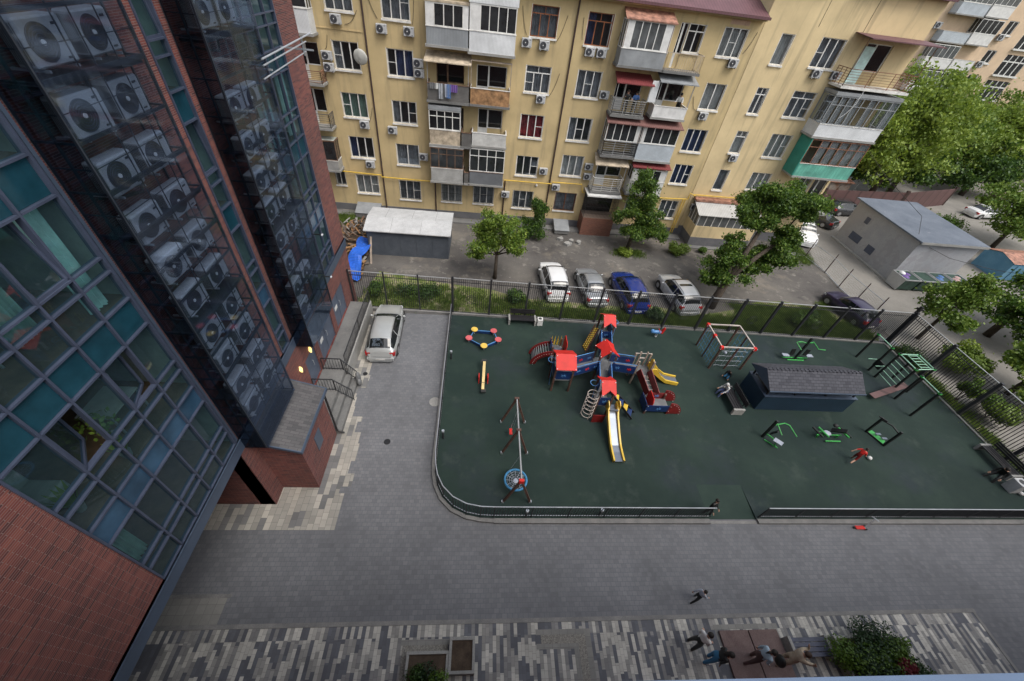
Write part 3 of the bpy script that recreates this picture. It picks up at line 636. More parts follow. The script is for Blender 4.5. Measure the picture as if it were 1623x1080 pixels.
# ---------------------------------------------------------------- yellow apartment house
YF = 34.2
def ywin(bld, x0, x1, z0, z1, st='w3', cur=None, Y=YF, sill=True, bars=False, seed=0):
    rn = random.Random(int(x0 * 97 + z0 * 13) + seed)
    fm = "brown_wood" if st[0] == 'b' else "upvc"
    n = int(st[1]); y = Y + .10; t = .055; f = B()
    f.box(x0, y - .04, z0, x0 + t, y + .04, z1); f.box(x1 - t, y - .04, z0, x1, y + .04, z1)
    f.box(x0 + t, y - .038, z0, x1 - t, y + .038, z0 + t); f.box(x0 + t, y - .038, z1 - t, x1 - t, y + .038, z1)
    W_ = x1 - x0; ztr = z1
    if len(st) > 2 and st[2] == 't': ztr = z0 + (z1 - z0) * .74; f.box(x0 + t, y - .035, ztr - .03, x1 - t, y + .035, ztr + .03); f.box(x0 + W_ / 2 - .02, y - .034, ztr + .03, x0 + W_ / 2 + .02, y + .034, z1 - t)
    for k in range(1, n):
        x = x0 + W_ * k / n; f.box(x - .035, y - .036, z0 + t, x + .035, y + .036, ztr - (0.03 if ztr < z1 else t))
    if n == 3 and rn.random() < .75 and fm == "upvc":
        k = rn.choice((0, 1, 2)); a = x0 + W_ * k / 3 + .04; f.box(a, y - .03, (z0 + ztr) / 2 - .015, a + W_ / 3 - .08, y + .03, (z0 + ztr) / 2 + .015)
    w = f.build("window", fm, bld)
    p = B(); p.poly([(x0, y, z0), (x1, y, z0), (x1, y, z1), (x0, y, z1)]); p.build("pane", "flat_glass", w)
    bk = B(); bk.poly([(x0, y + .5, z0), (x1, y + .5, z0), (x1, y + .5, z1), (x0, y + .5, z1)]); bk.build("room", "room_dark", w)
    cur = cur or rn.choice(("curtain_grey", "curtain_white", "curtain_grey", "curtain_grey", None, "curtain_blue"))
    if cur:
        c = B(); q = rn.choice(((0, .35), (.6, 1), (0, 1), (0, 1), (0, 1), (0, 1), (.33, 1)))
        if cur in ("curtain_red", "blind_mint"): q = (0, 1)
        wavy(c, 1, y + .22, x0 + W_ * q[0], x0 + W_ * q[1], z0, z1, .03, .13); c.build("curtain", cur, w)
    if sill:
        s_ = B(); s_.box(x0 - .07, Y - .10, z0 - .11, x1 + .07, Y + .06, z0 - .001); s_.box(x0 - .03, Y - .004, z0, x0 - .001, Y + .02, z1 + .03); s_.box(x1 + .001, Y - .004, z0, x1 + .03, Y + .02, z1 + .03); s_.build("sill", "white_paint", w)
    if bars:
        g = B(); m = int(W_ / .13)
        for k in range(m + 1): g.box(x0 + W_ * k / m - .008, Y - .03, z0 + .02, x0 + W_ * k / m + .008, Y - .014, z1 - .02)
        for zz in (z0 + .1, (z0 + z1) / 2, z1 - .1): g.box(x0, Y - .04, zz - .008, x1, Y - .03, zz + .008)
        g.build("grille", "black_steel", w)
    return w
flats = thing("apartment_house", "yellow plastered five storey apartment house with maroon roof and patched balconies", "building", (3, 38, 0))
WN = [  # x0,x1,z0,z1,style,curtain,bars
 (-10.72, -8.95, 13.98, 15.75, 'w3', "curtain_grey", 0), (-10.70, -8.95, 10.68, 12.35, 'w3', None, 0), (-10.68, -8.88, 7.62, 9.25, 'w3', "blind_mint", 0), (-10.66, -8.82, 4.62, 6.22, 'w3', None, 0), (-10.62, -8.80, 1.64, 3.20, 'w3', "curtain_white", 0),
 (-7.08, -5.26, 13.86, 15.7, 'w3', "curtain_grey", 0), (-7.04, -5.22, 10.62, 12.25, 'w3', "curtain_blue", 0), (-7.0, -5.2, 7.50, 9.05, 'w3', "curtain_grey", 0), (-7.0, -5.2, 4.35, 5.98, 'w2', "curtain_grey", 0), (-7.04, -5.25, 1.36, 3.02, 'w3', None, 1),
 (2.86, 4.68, 13.86, 15.56, 'b3t', "curtain_grey", 0), (2.86, 4.70, 10.52, 12.20, 'w3t', "curtain_grey", 0), (2.84, 4.66, 7.36, 9.02, 'w3', "curtain_red", 0), (2.86, 4.68, 4.32, 5.92, 'w3', None, 0), (2.85, 4.64, 1.38, 2.96, 'w3', None, 1),
 (6.72, 8.48, 13.74, 15.56, 'b3t', None, 0), (6.70, 8.50, 10.56, 12.28, 'w3', "curtain_grey", 0), (6.70, 8.54, 7.46, 9.15, 'w3', None, 0), (6.70, 8.50, 4.62, 6.30, 'w3', None, 0), (6.66, 8.54, 1.44, 3.12, 'b2', "curtain_grey", 1),
 (16.40, 18.12, 14.0, 15.68, 'w3', "curtain_white", 0), (16.58, 18.15, 10.60, 12.36, 'w2', "curtain_white", 0), (16.42, 18.14, 7.46, 9.18, 'w3', "curtain_blue", 0), (16.50, 18.12, 4.74, 6.40, 'w3', None, 0), (16.45, 18.1, 1.50, 3.2, 'w3', None, 0),
 (13.86, 15.04, 14.0, 15.62, 'w2t', None, 0), (13.22, 14.55, 1.55, 3.22, 'w2', None, 0),
 (-3.45, -1.68, 1.46, 3.0, 'w3', "curtain_white", 1), (-.66, 1.12, 1.5, 3.12, 'w3', "curtain_grey", 1),
 (-12.3, -11.5, 2.2, 3.5, 'w2', None, 1)]
doors = [(13.22, 13.80, 13.0, 15.62), (-3.6, -1.6, 9.7, 11.9), (-.7, 1.5, 9.7, 11.9), (-.5, 1.4, 6.9, 9.1), (-3.6, -1.6, 6.6, 9.0), (9.7, 11.7, 9.95, 12.0), (12.8, 14.9, 10.05, 12.2), (9.8, 11.9, 4.05, 6.0), (-13.2, -11.7, 9.9, 12.1), (-13.2, -11.9, 6.95, 9.3), (-13.2, -11.9, 4.0, 6.0)]
b = B(); wall(b, 1, YF, -26, 18.98, .58, 16.45, [w[:4] for w in WN] + doors, .14)
b.poly([(-26, YF, 0), (-26, 46, 0), (-26, 46, 16.45), (-26, YF, 16.45)]); b.poly([(18.98, YF, 0), (18.98, 46, 0), (18.98, 46, 16.45), (18.98, YF, 16.45)])
b.build("wall", "yellow_plaster", flats)
b = B(); b.box(-26, YF - .05, 0, 18.98, YF + .1, .58); b.build("plinth", "plinth_grey", flats)
b = B(); b.box(-26, YF - .04, 12.95, -8.5, YF + .02, 13.02); b.box(-26, YF - .45, 16.2, 18.9, YF, 16.45); b.build("cornice", "yellow_plaster", flats)
b = B(); b.poly([(-26, YF - .62, 16.42), (18.95, YF - .62, 16.42), (18.95, 40, 18.6), (-26, 40, 18.6)]); b.poly([(-26, 46.6, 16.42), (18.95, 46.6, 16.42), (18.95, 40, 18.6), (-26, 40, 18.6)]); b.build("roof", "corr_maroon", flats)
b = B(); b.box(-26, YF - .70, 16.30, 18.95, YF - .60, 16.46); b.build("gutter", "corr_maroon", flats)
for i, w in enumerate(WN): ywin(flats, *w[:4], st=w[4], cur=w[5], bars=bool(w[6]), seed=i)
def balcony_door(x0, x1, z0, z1, fr="upvc", bld=None, Y=None):
    Y = (Y or YF) + .12; f = B(); xm = x0 + (x1 - x0) * .4
    for a, c in ((x0, xm), (xm, x1)):
        zb = z0 if a == x0 else z0 + .85
        f.box(a, Y - .03, zb, a + .06, Y + .03, z1); f.box(c - .06, Y - .03, zb, c, Y + .03, z1); f.box(a + .06, Y - .028, zb, c - .06, Y + .028, zb + .06); f.box(a + .06, Y - .028, z1 - .06, c - .06, Y + .028, z1)
    f.box(x0 + .06, Y - .026, z0 + .8, xm - .06, Y + .026, z0 + .86); f.box(x0 + .06, Y - .01, z0 + .06, xm - .06, Y + .01, z0 + .8)
    o = f.build("balcony_door", fr, bld or flats)
    p = B(); p.poly([(x0, Y, z0 + .85), (x1, Y, z0 + .85), (x1, Y, z1), (x0, Y, z1)]); p.build("pane", "dark_pane", o)
    p = B(); p.box(xm, Y - .02, z0, x1, Y + .1, z0 + .85); p.build("lower_panel", "yellow_plaster", o)
for i, d_ in enumerate(doors):
    if i == 0: balcony_door(13.22, 13.8, 13.0, 15.62); continue
    balcony_door(*d_, fr=("brown_wood", "old_wood", "upvc", "upvc", "old_wood", "upvc", "upvc", "upvc", "upvc", "upvc", "upvc")[i])
def railpanel(b, x0, x1, y, z0, z1, n, axis=0, horiz=False):
    P = (lambda u, z: (u, y, z)) if axis == 0 else (lambda u, z: (y, u, z))
    b.beam(P(x0, z1), P(x1, z1), .05, .04); b.beam(P(x0, z0 + .08), P(x1, z0 + .08), .03)
    if horiz:
        for k in range(1, 6): b.beam(P(x0, z0 + .08 + (z1 - z0 - .08) * k / 6), P(x1, z0 + .08 + (z1 - z0 - .08) * k / 6), .022)
        n = 3
    for k in range(n + 1):
        u = x0 + (x1 - x0) * k / n; b.beam(P(u, z0), P(u, z1), .018 if not horiz else .035)
def balcony(bld, x0, x1, zs, zp, zt=None, par="corr_white", glaze=None, canopy=None, y0=33.0, Y=YF, side=None, slab="concrete_pale", panes=4, under=True, topbox=None, gap=(0, 0), railcol="rail_pale"):
    yb = Y - .02; s_ = B(); s_.box(x0 - .08, y0 - .08, zs - .15, x1 + .08, yb, zs); bal = s_.build("balcony", slab, bld)
    p = B(); x0i, x1i = x0 + .01, x1 - .01
    if par in ("rail", "hrail"):
        railpanel(p, x0i, x1i, y0, zs, zp, 16, 0, par == "hrail"); railpanel(p, y0, yb, x0i, zs, zp, 8, 1, par == "hrail"); railpanel(p, y0, yb, x1i, zs, zp, 8, 1, par == "hrail"); p.build("railing", railcol, bal)
    else:
        p.box(x0, y0 - .02, zs - .05, x1, y0 + .02, zp); p.box(x0, y0 + .02, zs - .05, x0 + .04, yb, zp); p.box(x1 - .04, y0 + .02, zs - .05, x1, yb, zp)
        p.build("parapet", par, bal)
        r = B(); r.box(x0 - .03, y0 - .05, zp, x1 + .03, y0 + .05, zp + .04); r.box(x0 - .03, y0 + .05, zp, x0 + .05, yb, zp + .04); r.box(x1 - .05, y0 + .05, zp, x1 + .03, yb, zp + .04); r.build("handrail", "white_paint" if "dark" not in par else "old_wood", bal)
    if glaze:
        fr, gl, cu = glaze; f = B(); z0 = zp + .04; t = .06
        g0, g1 = x0 + gap[0], x1 - gap[1]
        for k in range(panes + 1):
            x = g0 + (g1 - g0) * k / panes; f.box(x - t / 2, y0 - .025, z0, x + t / 2, y0 + .025, zt)
        f.box(x0, y0 - .03, zt, x1, y0 + .03, zt + .08); f.box(g0, y0 - .022, z0, g1, y0 + .022, z0 + t)
        if "t" in cu: f.box(g0, y0 - .022, z0 + (zt - z0) * .7, g1, y0 + .022, z0 + (zt - z0) * .7 + .05)
        for xs in (x0 + .03, x1 - .03):
            f.box(xs - .03, y0 + .03, zt, xs + .03, yb, zt + .06)
            for yy in (yb - .05, (y0 + yb) / 2): f.box(xs - .025, yy - .025, z0, xs + .025, yy + .025, zt)
        go = f.build("glazing", fr, bal)
        q = B(); q.poly([(g0, y0, z0), (g1, y0, z0), (g1, y0, zt), (g0, y0, zt)])
        for xs in (x0 + .03, x1 - .03): q.poly([(xs, y0, z0), (xs, yb, z0), (xs, yb, zt), (xs, y0, zt)])
        q.build("pane", gl, go)
        if gap[0] or gap[1]:
            if gap[0] > .1: q = B(); q.box(x0, y0 - .02, z0, g0 - .03, y0 + .02, zt); q.build("side_panel", "white_sheet", go)
            if gap[1] > .1: q = B(); q.box(g1 + .03, y0 - .02, z0, x1, y0 + .02, zt); q.build("side_panel", "white_sheet", go)
        if "c" in cu:
            rn = random.Random(int(x0 * 31 + zs * 7)); k = 0
            for k in range(panes):
                if rn.random() < (.85 if panes > 5 else .6):
                    a = g0 + (g1 - g0) * k / panes + .05; q = B(); wavy(q, 1, y0 + .14, a, a + (g1 - g0) / panes - .1, z0, zt, .025, .12); q.build("curtain", "curtain_white" if "w" in cu else "curtain_grey", go)
        q = B(); q.box(x0 + .03, y0 + .03, zt + .01, x1 - .03, yb, zt + .05); q.build("ceiling", "room_wall", go)
    if canopy:
        cm, drop, over, zc_ = canopy; q = B()
        q.poly([(x0 - .15, y0 - over, zc_ - drop), (x1 + .15, y0 - over, zc_ - drop), (x1 + .1, Y, zc_), (x0 - .1, Y, zc_)]); q.poly([(x0 - .15, y0 - over, zc_ - drop - .04), (x1 + .15, y0 - over, zc_ - drop - .04), (x1 + .1, Y, zc_ - .04), (x0 - .1, Y, zc_ - .04)])
        q.box(x0 - .15, y0 - over - .012, zc_ - drop - .05, x1 + .15, y0 - over, zc_ - drop + .01)
        cn = q.build("canopy", cm, bal)
        q = B()
        for xs in (x0 + .05, x1 - .05): q.beam((xs, y0, zp), (xs, y0, zc_ - drop * .9), .045)
        q.build("post", "old_wood" if "brown" in cm or "rust" in cm or "maroon" in cm else "rail_pale", cn)
    if side: 
        q = B(); q.box(side[0], y0 + .0, zp + .04, side[1], y0 + .03, side[2]); q.build("screen", side[3], bal)
    if topbox:
        q = B(); q.box(x0 - .05, y0 - .06, topbox[0], x1 + .05, Y - .03, topbox[1]); q.build("top_box", topbox[2], bal)
    return bal
# left pair column
balcony(flats, -4.08, -1.32, 12.92, 13.88, 15.05, "corr_grey", ("white_paint", "dark_pane_b", "c"), None, panes=3, gap=(.55, .35), topbox=(15.13, 15.24, "beige_sheet"))
balcony(flats, -1.24, 1.85, 12.78, 13.90, 15.25, "corr_white", ("upvc", "dark_pane_b", "cw"), None, panes=4, gap=(.7, .06), topbox=(15.34, 15.9, "corr_white"))
balcony(flats, -4.15, -1.2, 9.62, 10.68, None, "slats_dark", None, ("beige_sheet", .42, .35, 12.45), slab="concrete")
balcony(flats, -1.08, 1.76, 9.64, 10.64, None, "boards", None, None, slab="concrete")
balcony(flats, -4.1, -1.8, 6.62, 7.66, 8.95, "beige_sheet", ("white_paint", "dark_pane", "tcw"), None, panes=4, topbox=(9.0, 9.3, "metal_sheet"))
balcony(flats, -1.68, -.96, 6.62, 7.6, None, "slats_dark", None, None, slab="concrete")
balcony(flats, -.88, 1.76, 6.80, 7.70, None, "slats_white", None, None)
balcony(flats, -4.12, -1.54, 3.72, 4.78, 6.3, "slats_grey", ("old_wood", "dark_pane_b", "tc"), None, panes=4, topbox=(6.4, 6.52, "white_sheet"))
balcony(flats, -1.44, -1.08, 3.72, 4.6, None, "slats_dark", None, None)
balcony(flats, -1.0, 1.76, 3.74, 4.75, 6.5, "corr_dark", ("upvc", "dark_pane_b", "tcw"), None, panes=4)
b = B()
for yy in (33.0, 33.2, 33.4): b.beam((-1.1, yy, 12.28), (1.78, yy, 12.28), .03)
for xx in (-1.08, -.4, .3, 1.0, 1.74): b.beam((xx, 32.9, 12.26), (xx, 33.5, 12.26), .035)
b.beam((-1.06, 33.0, 10.6), (-1.06, 33.0, 12.3), .05); b.beam((1.74, 33.0, 10.6), (1.74, 33.0, 12.3), .05); b.build("drying_frame", "post_pale", flats)
# right pair column
balcony(flats, 9.12, 12.36, 13.0, 13.94, 15.45, "metal_sheet", ("upvc", "pane_grey", "cw"), ("rust_roof", .5, .12, 16.05), panes=4, gap=(.5, .55), slab="concrete")
balcony(flats, 12.45, 15.1, 12.98, 14.02, None, "rail", None, None, slab="concrete", railcol="beige_sheet")
balcony(flats, 9.5, 12.0, 9.90, 10.90, None, "hrail", None, ("corr_red", .45, .25, 12.45), side=(12.0, 12.55, 12.3, "corr_white"), slab="concrete", railcol="slats_grey")
balcony(flats, 12.62, 15.2, 10.02, 10.76, None, "white_sheet", None, ("metal_sheet", .42, .3, 12.75), railcol="rail_pale")
balcony(flats, 9.5, 12.2, 6.96, 8.05, 9.35, "hrail", ("upvc", "dark_pane_b", "cw"), ("corr_brown", .45, .25, 9.85), panes=4, gap=(0, .35), slab="concrete")
balcony(flats, 12.3, 15.3, 6.86, 8.08, 9.3, "corr_lightblue", ("upvc", "dark_pane_b", "cw"), ("corr_brown", .42, .28, 9.8), panes=4, gap=(.3, .05))
balcony(flats, 9.4, 11.95, 3.98, 5.10, None, "hrail", None, ("beige_sheet", .55, .1, 6.75), slab="concrete", railcol="slats_white")
balcony(flats, 12.52, 15.5, 4.02, 5.15, 6.05, "siding_white", ("upvc", "dark_pane_b", "cw"), ("corr_red", .4, .22, 6.72), panes=3, gap=(.55, .55))
# left end column, half hidden by the tower
balcony(flats, -14.2, -11.55, 12.7, 13.95, 15.3, "corr_white", ("upvc", "dark_pane_b", "cw"), None, y0=33.15, panes=3)
balcony(flats, -14.2, -11.5, 9.85, 10.6, None, "hrail", None, None, y0=33.15, railcol="rust_frame")
balcony(flats, -14.2, -11.5, 6.95, 7.9, None, "hrail", None, None, y0=33.15, railcol="slats_dark")
balcony(flats, -14.2, -11.5, 3.82, 4.55, 6.0, "slats_grey", ("old_wood", "dark_pane_b", "cw"), None, y0=33.15, panes=3)
# ground floor loggia with iron bars on a brick base
b = B(); b.box(9.18, 32.64, 0, 12.02, YF - .03, 1.68); lg = b.build("loggia", "porch_brick", flats)
b = B(); b.box(9.1, 32.5, 3.66, 12.12, YF - .03, 3.76); b.build("roof", "white_sheet", lg)
b = B()
for k in range(23): b.box(9.2 + k * .127, 32.66, 1.68, 9.215 + k * .127, 32.675, 3.66)
for zz in (2.1, 2.7, 3.3): b.box(9.19, 32.65, zz, 12.01, 32.665, zz + .02)
for k in range(9):
    for xs in (9.19, 12.0): b.box(xs, 32.7 + k * .16, 1.68, xs + .015, 32.715 + k * .16, 3.66)
b.build("grille", "black_steel", lg)
b = B(); b.poly([(9.3, YF - .04, 1.68), (11.9, YF - .04, 1.68), (11.9, YF - .04, 3.6), (9.3, YF - .04, 3.6)]); b.build("pane", "dark_pane", lg)
# pipes
def pipe(name, label, pts, r, m, bld):
    b = B(); b.tube(pts, r, 7); return b.build(name, m, bld)
for x, top, bot in ((-8.32, 16.3, .3), (5.94, 16.3, .2), (-3.95, 3.7, .2), (2.05, 3.7, .2)): pipe("drainpipe", "", [(x, YF - .09, top), (x, YF - .09, bot), (x, YF - .25, bot - .15)], .06, "drain_brown", flats)
gp = [(-13, 33.98, 3.5), (-8.7, 33.98, 3.4), (-8.4, 33.98, 3.4), (-8.4, 33.98, 3.25), (-4.2, 33.98, 3.22), (-4.2, 34.05, 3.22), (1.95, 34.05, 3.25), (1.95, 33.98, 3.86), (6.1, 33.98, 3.88), (6.1, 33.98, 4.04), (8.75, 33.98, 4.06), (8.95, 33.98, 3.36), (9.15, 33.98, 3.34)]
pipe("gas_pipe", "", gp, .045, "gas_yellow", flats)
pipe("gas_pipe", "", [(12.1, 33.98, 3.36), (15.2, 33.98, 3.42), (18.6, 33.98, 3.54), (18.7, 33.98, 3.56), (18.7, 33.98, 4.1), (19.1, 33.7, 4.0)], .045, "gas_yellow", flats)
pipe("gas_pipe", "", [(18.5, 33.98, 3.5), (18.5, 33.98, .2)], .04, "gas_yellow", flats); pipe("gas_pipe", "", [(18.3, 33.98, 3.5), (18.3, 33.98, .2)], .04, "gas_yellow", flats)
# hanging cables
rnd = random.Random(5)
for x, z, x2, z2 in ((4.75, 13.7, 5.3, 15.2), (4.8, 10.4, 5.35, 11.9), (9.0, 14.2, 9.2, 15.3), (-8.1, 15.6, -7.4, 13.8), (-4.9, 15.5, -5.1, 13.7), (6.55, 14.0, 6.4, 15.2), (2.2, 15.4, 2.65, 13.9), (15.9, 11.4, 16.4, 10.5), (-9.6, 13.3, -8.7, 14.1), (-11.2, 11.8, -10.9, 12.6), (18.3, 14.3, 18.75, 15.6), (-9.0, 7.2, -8.5, 8.4)):
    pts = [(x + (x2 - x) * k / 5, YF - .04, z + (z2 - z) * k / 5 - .22 * math.sin(math.pi * k / 5)) for k in range(6)]; pipe("cable", "", pts, .014, "cable", flats)
b = B(); b.box(16.6, YF - .012, 15.85, 18.0, YF + .01, 16.12); b.build("paint_patch", "pad_pink", flats)
b = B(); b.ball((2.9 + 1.9, 34.1, 3.6), (.1, .1, .12), 10, 8); tag(b.build("wall_lamp", "white_sheet", loc=(4.8, 34.1, 3.6), smooth=True), "small round white lamp on the yellow wall above a barred window", "wall lamp")
# ---------------------------------------------------------------- right hand block
annex = thing("corner_block", "taller pale yellow plastered block with green and white corner balconies", "building", (25, 37, 0))
WR = [(20.60, 21.55, 13.9, 15.72, 'w1', "curtain_white"), (20.62, 21.52, 10.66, 12.45, 'w2t', None), (20.58, 21.52, 7.68, 9.40, 'w1t', "curtain_white"), (20.60, 21.50, 4.52, 6.30, 'w1', "curtain_grey"),
      (23.66, 25.52, 14.02, 15.80, 'w3', "curtain_grey"), (23.60, 25.50, 10.70, 12.5, 'w3t', "curtain_grey"), (23.62, 25.4, 7.62, 9.44, 'w3', "curtain_white"), (23.62, 25.44, 4.8, 6.32, 'w3', "curtain_white"), (28.2, 29.4, 4.6, 6.4, 'w2', "curtain_white")]
dR = [(27.2, 29.2, 13.3, 15.8), (29.6, 30.9, 3.75, 6.2)]
b = B(); wall(b, 1, YF - .02, 19.0, 31.1, .9, 18.45, [w[:4] for w in WR] + dR, .14)
b.poly([(19.0, YF - .02, 0), (19.0, 46, 0), (19.0, 46, 18.45), (19.0, YF - .02, 18.45)]); b.poly([(31.1, YF - .02, 0), (31.1, 46, 0), (31.1, 46, 18.45), (31.1, YF - .02, 18.45)])
b.build("wall", "yellow_plaster_pale", annex)
b = B(); b.box(19.0, YF - .06, 0, 31.1, YF + .1, .9); b.build("plinth", "plinth_grey", annex)
b = B(); b.box(18.9, YF - .5, 18.45, 22.7, 46, 18.62); b.box(24.4, YF - .5, 18.45, 31.3, 46, 18.62); b.build("roof", "corr_maroon", annex)
for i, w in enumerate(WR): ywin(annex, *w[:4], st=w[4], cur=w[5], Y=YF - .02, seed=i + 50)
balcony_door(27.2, 29.2, 13.3, 15.8, "upvc", annex)
b = B(); b.box(27.0, YF - .08, 13.35, 27.9, YF - .04, 15.6); b.build("blind", "curtain_teal", annex)
for x in (22.9, 26.3): pipe("joint", "", [(x, YF - .03, 16.3), (x, YF - .03, 18.4)], .012, "cable", annex)
balcony(annex, 25.9, 31.2, 13.32, 14.35, None, "hrail", None, ("corr_maroon", .15, .5, 16.3), y0=32.75, slab="white_paint", railcol="rust_frame")
balcony(annex, 25.85, 31.2, 9.92, 10.78, 12.65, "corr_white", ("metal_sheet", "flat_glass", "tcw"), None, y0=32.7, panes=9, topbox=(12.74, 12.95, "metal_sheet"))
balcony(annex, 26.1, 31.1, 6.85, 7.85, 9.65, "corr_green_pale", ("rust_frame", "flat_glass", "tcw"), None, y0=32.7, panes=6)
b = B(); b.box(25.98, 32.66, 6.85, 26.06, YF - .05, 9.75); b.build("side_sheet", "corr_teal", annex)
b = B(); b.tube([(27.6, 32.5, 13.2), (27.5, 32.4, 12.4), (27.2, 32.4, 11.7), (26.9, 32.5, 11.3)], .02, 6); b.build("cable", "white_sheet", annex)
pipe("gas_pipe", "", [(19.1, 33.98, 4.0), (23.4, 33.98, 4.02), (26.5, 33.98, 4.05)], .045, "gas_yellow", annex)
# veranda on the ground floor with sheet metal roof
b = B(); b.box(19.42, 32.15, .85, 25.2, YF - .08, 1.95); v_ = b.build("veranda", "yellow_plaster_pale", annex)
b = B(); b.box(19.40, 32.12, 0, 25.22, YF - .07, .85); b.build("plinth", "plinth_grey", v_)
b = B(); b.poly([(19.2, 31.95, 3.05), (25.3, 31.95, 3.05), (25.2, YF - .04, 3.75), (19.3, YF - .04, 3.75)]); b.poly([(19.2, 31.95, 3.01), (25.3, 31.95, 3.01), (25.2, YF - .04, 3.71), (19.3, YF - .04, 3.71)]); b.build("roof", "corr_zinc", v_)
b = B(); b.box(19.3, 33.5, 3.6, 25.2, YF - .03, 3.8); b.build("roof_patch", "rust_roof", v_)
f = B()
for k in range(9): f.box(19.46 + k * .70, 32.17, 1.95, 19.52 + k * .70, 32.23, 3.0)
for k in range(4): f.box(19.44, 32.3 + k * .55, 1.95, 19.5, 32.35 + k * .55, 3.1)
f.box(19.44, 32.16, 2.94, 25.2, 32.24, 3.02); go = f.build("glazing", "white_paint", v_)
b = B(); b.poly([(19.5, 32.2, 1.95), (25.16, 32.2, 1.95), (25.16, 32.2, 2.95), (19.5, 32.2, 2.95)]); b.poly([(19.48, 32.2, 1.95), (19.48, YF - .1, 1.95), (19.48, YF - .1, 3.4), (19.48, 32.2, 2.95)]); b.build("pane", "pane_grey", go)
for k in range(1, 8, 2): b = B(); wavy(b, 1, 32.26, 19.56 + k * .7, 20.1 + k * .7, 1.97, 2.93, .015, .1); b.build("curtain", "curtain_grey", go)
# small porch with white balustrade and rusty lean-to at the block's corner
t = thing("rusty_shed", "lean-to shed of rusty and pale sheets beyond the pale block's corner", "shed", (43, 47, 0))
b = B(); b.box(40.6, 45.8, 0, 44.6, 48.6, 2.3); b.build("wall", "rusty", t); b = B(); b.poly([(40.4, 45.5, 2.32), (44.8, 45.5, 2.32), (44.8, 48.8, 2.7), (40.4, 48.8, 2.7)]); b.build("roof", "rust_roof", t)
for x in (41.9, 43.2): b = B(); b.box(x, 45.74, .1, x + 1.1, 45.79, 2.0); b.build("door", "rusty", t)
balcony(annex, 27.6, 31.3, 3.72, 4.65, None, "hrail", None, None, y0=32.8, slab="concrete_pale", railcol="white_paint")
balcony_door(29.6, 30.9, 3.75, 6.2, "upvc", annex)
# air conditioners on the yellow walls, fans facing the yard
AY = [(-10.1, 13.55, "under the top floor window beside the tower"), (-7.16, 13.32, "below the left end of the second top floor window"), (-5.35, 13.34, "below the right end of the second top floor window"), (-11.1, 11.47, "beside the satellite dish window, upper of two"), (-11.1, 10.78, "beside the satellite dish window, lower of two"),
 (-9.2, 7.22, "under the mint blind window"), (-7.1, 7.02, "left below the third floor window of the second column"), (-9.2, 4.22, "just above the yellow gas pipe near the tower"), (-4.83, 11.6, "left of the laundry balcony, upper of two"), (-4.8, 11.0, "left of the laundry balcony, lower of two"),
 (2.69, 13.5, "under the left brown framed window, at its left"), (3.93, 13.46, "under the left brown framed window, at its right"), (4.17, 10.18, "under the transom window of the middle column"), (7.2, 13.4, "under the right brown framed window, at its left"), (8.05, 13.4, "under the right brown framed window, at its right"), (8.92, 10.9, "left of the balcony with two people"),
 (-4.8, 5.2, "beside the weathered wooden balcony"), (5.2, 4.9, "right of the second floor middle window"), (2.15, 2.62, "left of the ground floor middle window"), (6.5, 3.62, "under the gas pipe right of the brown drainpipe"), (9.0, 5.6, "left of the white railed balcony, upper of two"), (9.08, 4.78, "left of the white railed balcony, lower of two"),
 (17.8, 13.72, "under the top window next to the pale block"), (17.1, 10.2, "under the fourth floor window next to the pale block"), (21.1, 7.35, "under the narrow window of the pale block"), (19.6, 2.9, "at the corner of the glazed veranda"), (24.4, 13.7, "under the top wide window of the pale block, left one"), (25.95, 13.72, "under the top wide window of the pale block, right one")]
for x, z, lab in AY: put_ac("white air conditioner " + lab, (x, YF - .22, z), -math.pi / 2, "air conditioners on the yellow walls", .78)
# satellite dish
t = thing("satellite_dish", "pale grey satellite dish with rust spots beside a fourth floor window", "satellite dish", (-8.75, 33.95, 11.65))
b = B(); q = Matrix.Rotation(R(70), 3, 'X') @ Matrix.Rotation(R(8), 3, 'Y'); b.ball((-8.72, 33.62, 11.65), (.46, .5, .12), 24, 5, z0=-1, z1=-.05, rot=Matrix.Rotation(R(-78), 3, 'X')); b.build("bowl", "dish_grey", t, smooth=True)
b = B(); b.beam((-8.72, 33.75, 11.6), (-8.9, YF, 11.4), .05); b.tube([(-8.72, 33.6, 11.2), (-8.72, 33.2, 11.5)], .015, 5); b.build("arm", "galv", t)
# laundry
t = thing("laundry", "striped, white, blue and violet clothes drying over the dark balcony rail", "laundry", (-3.4, 32.9, 10.6))
for i, (x, w, l, m, nm) in enumerate(((-3.95, .35, .35, "play_grey", "towel"), (-3.55, .3, .35, "curtain_white", "shirt"), (-3.35, .34, .95, "curtain_grey", "trousers"), (-2.9, .42, .8, "gym_plate", "shirt"), (-2.5, .5, .45, "bag_violet", "shirt"), (-2.78, .3, .85, "bag_blue", "towel"))):
    b = B(); wavy(b, 1, 32.88 - .01 * i, x, x + w, 10.72 - l, 10.74, .02, .15); b.build(nm, m, t)
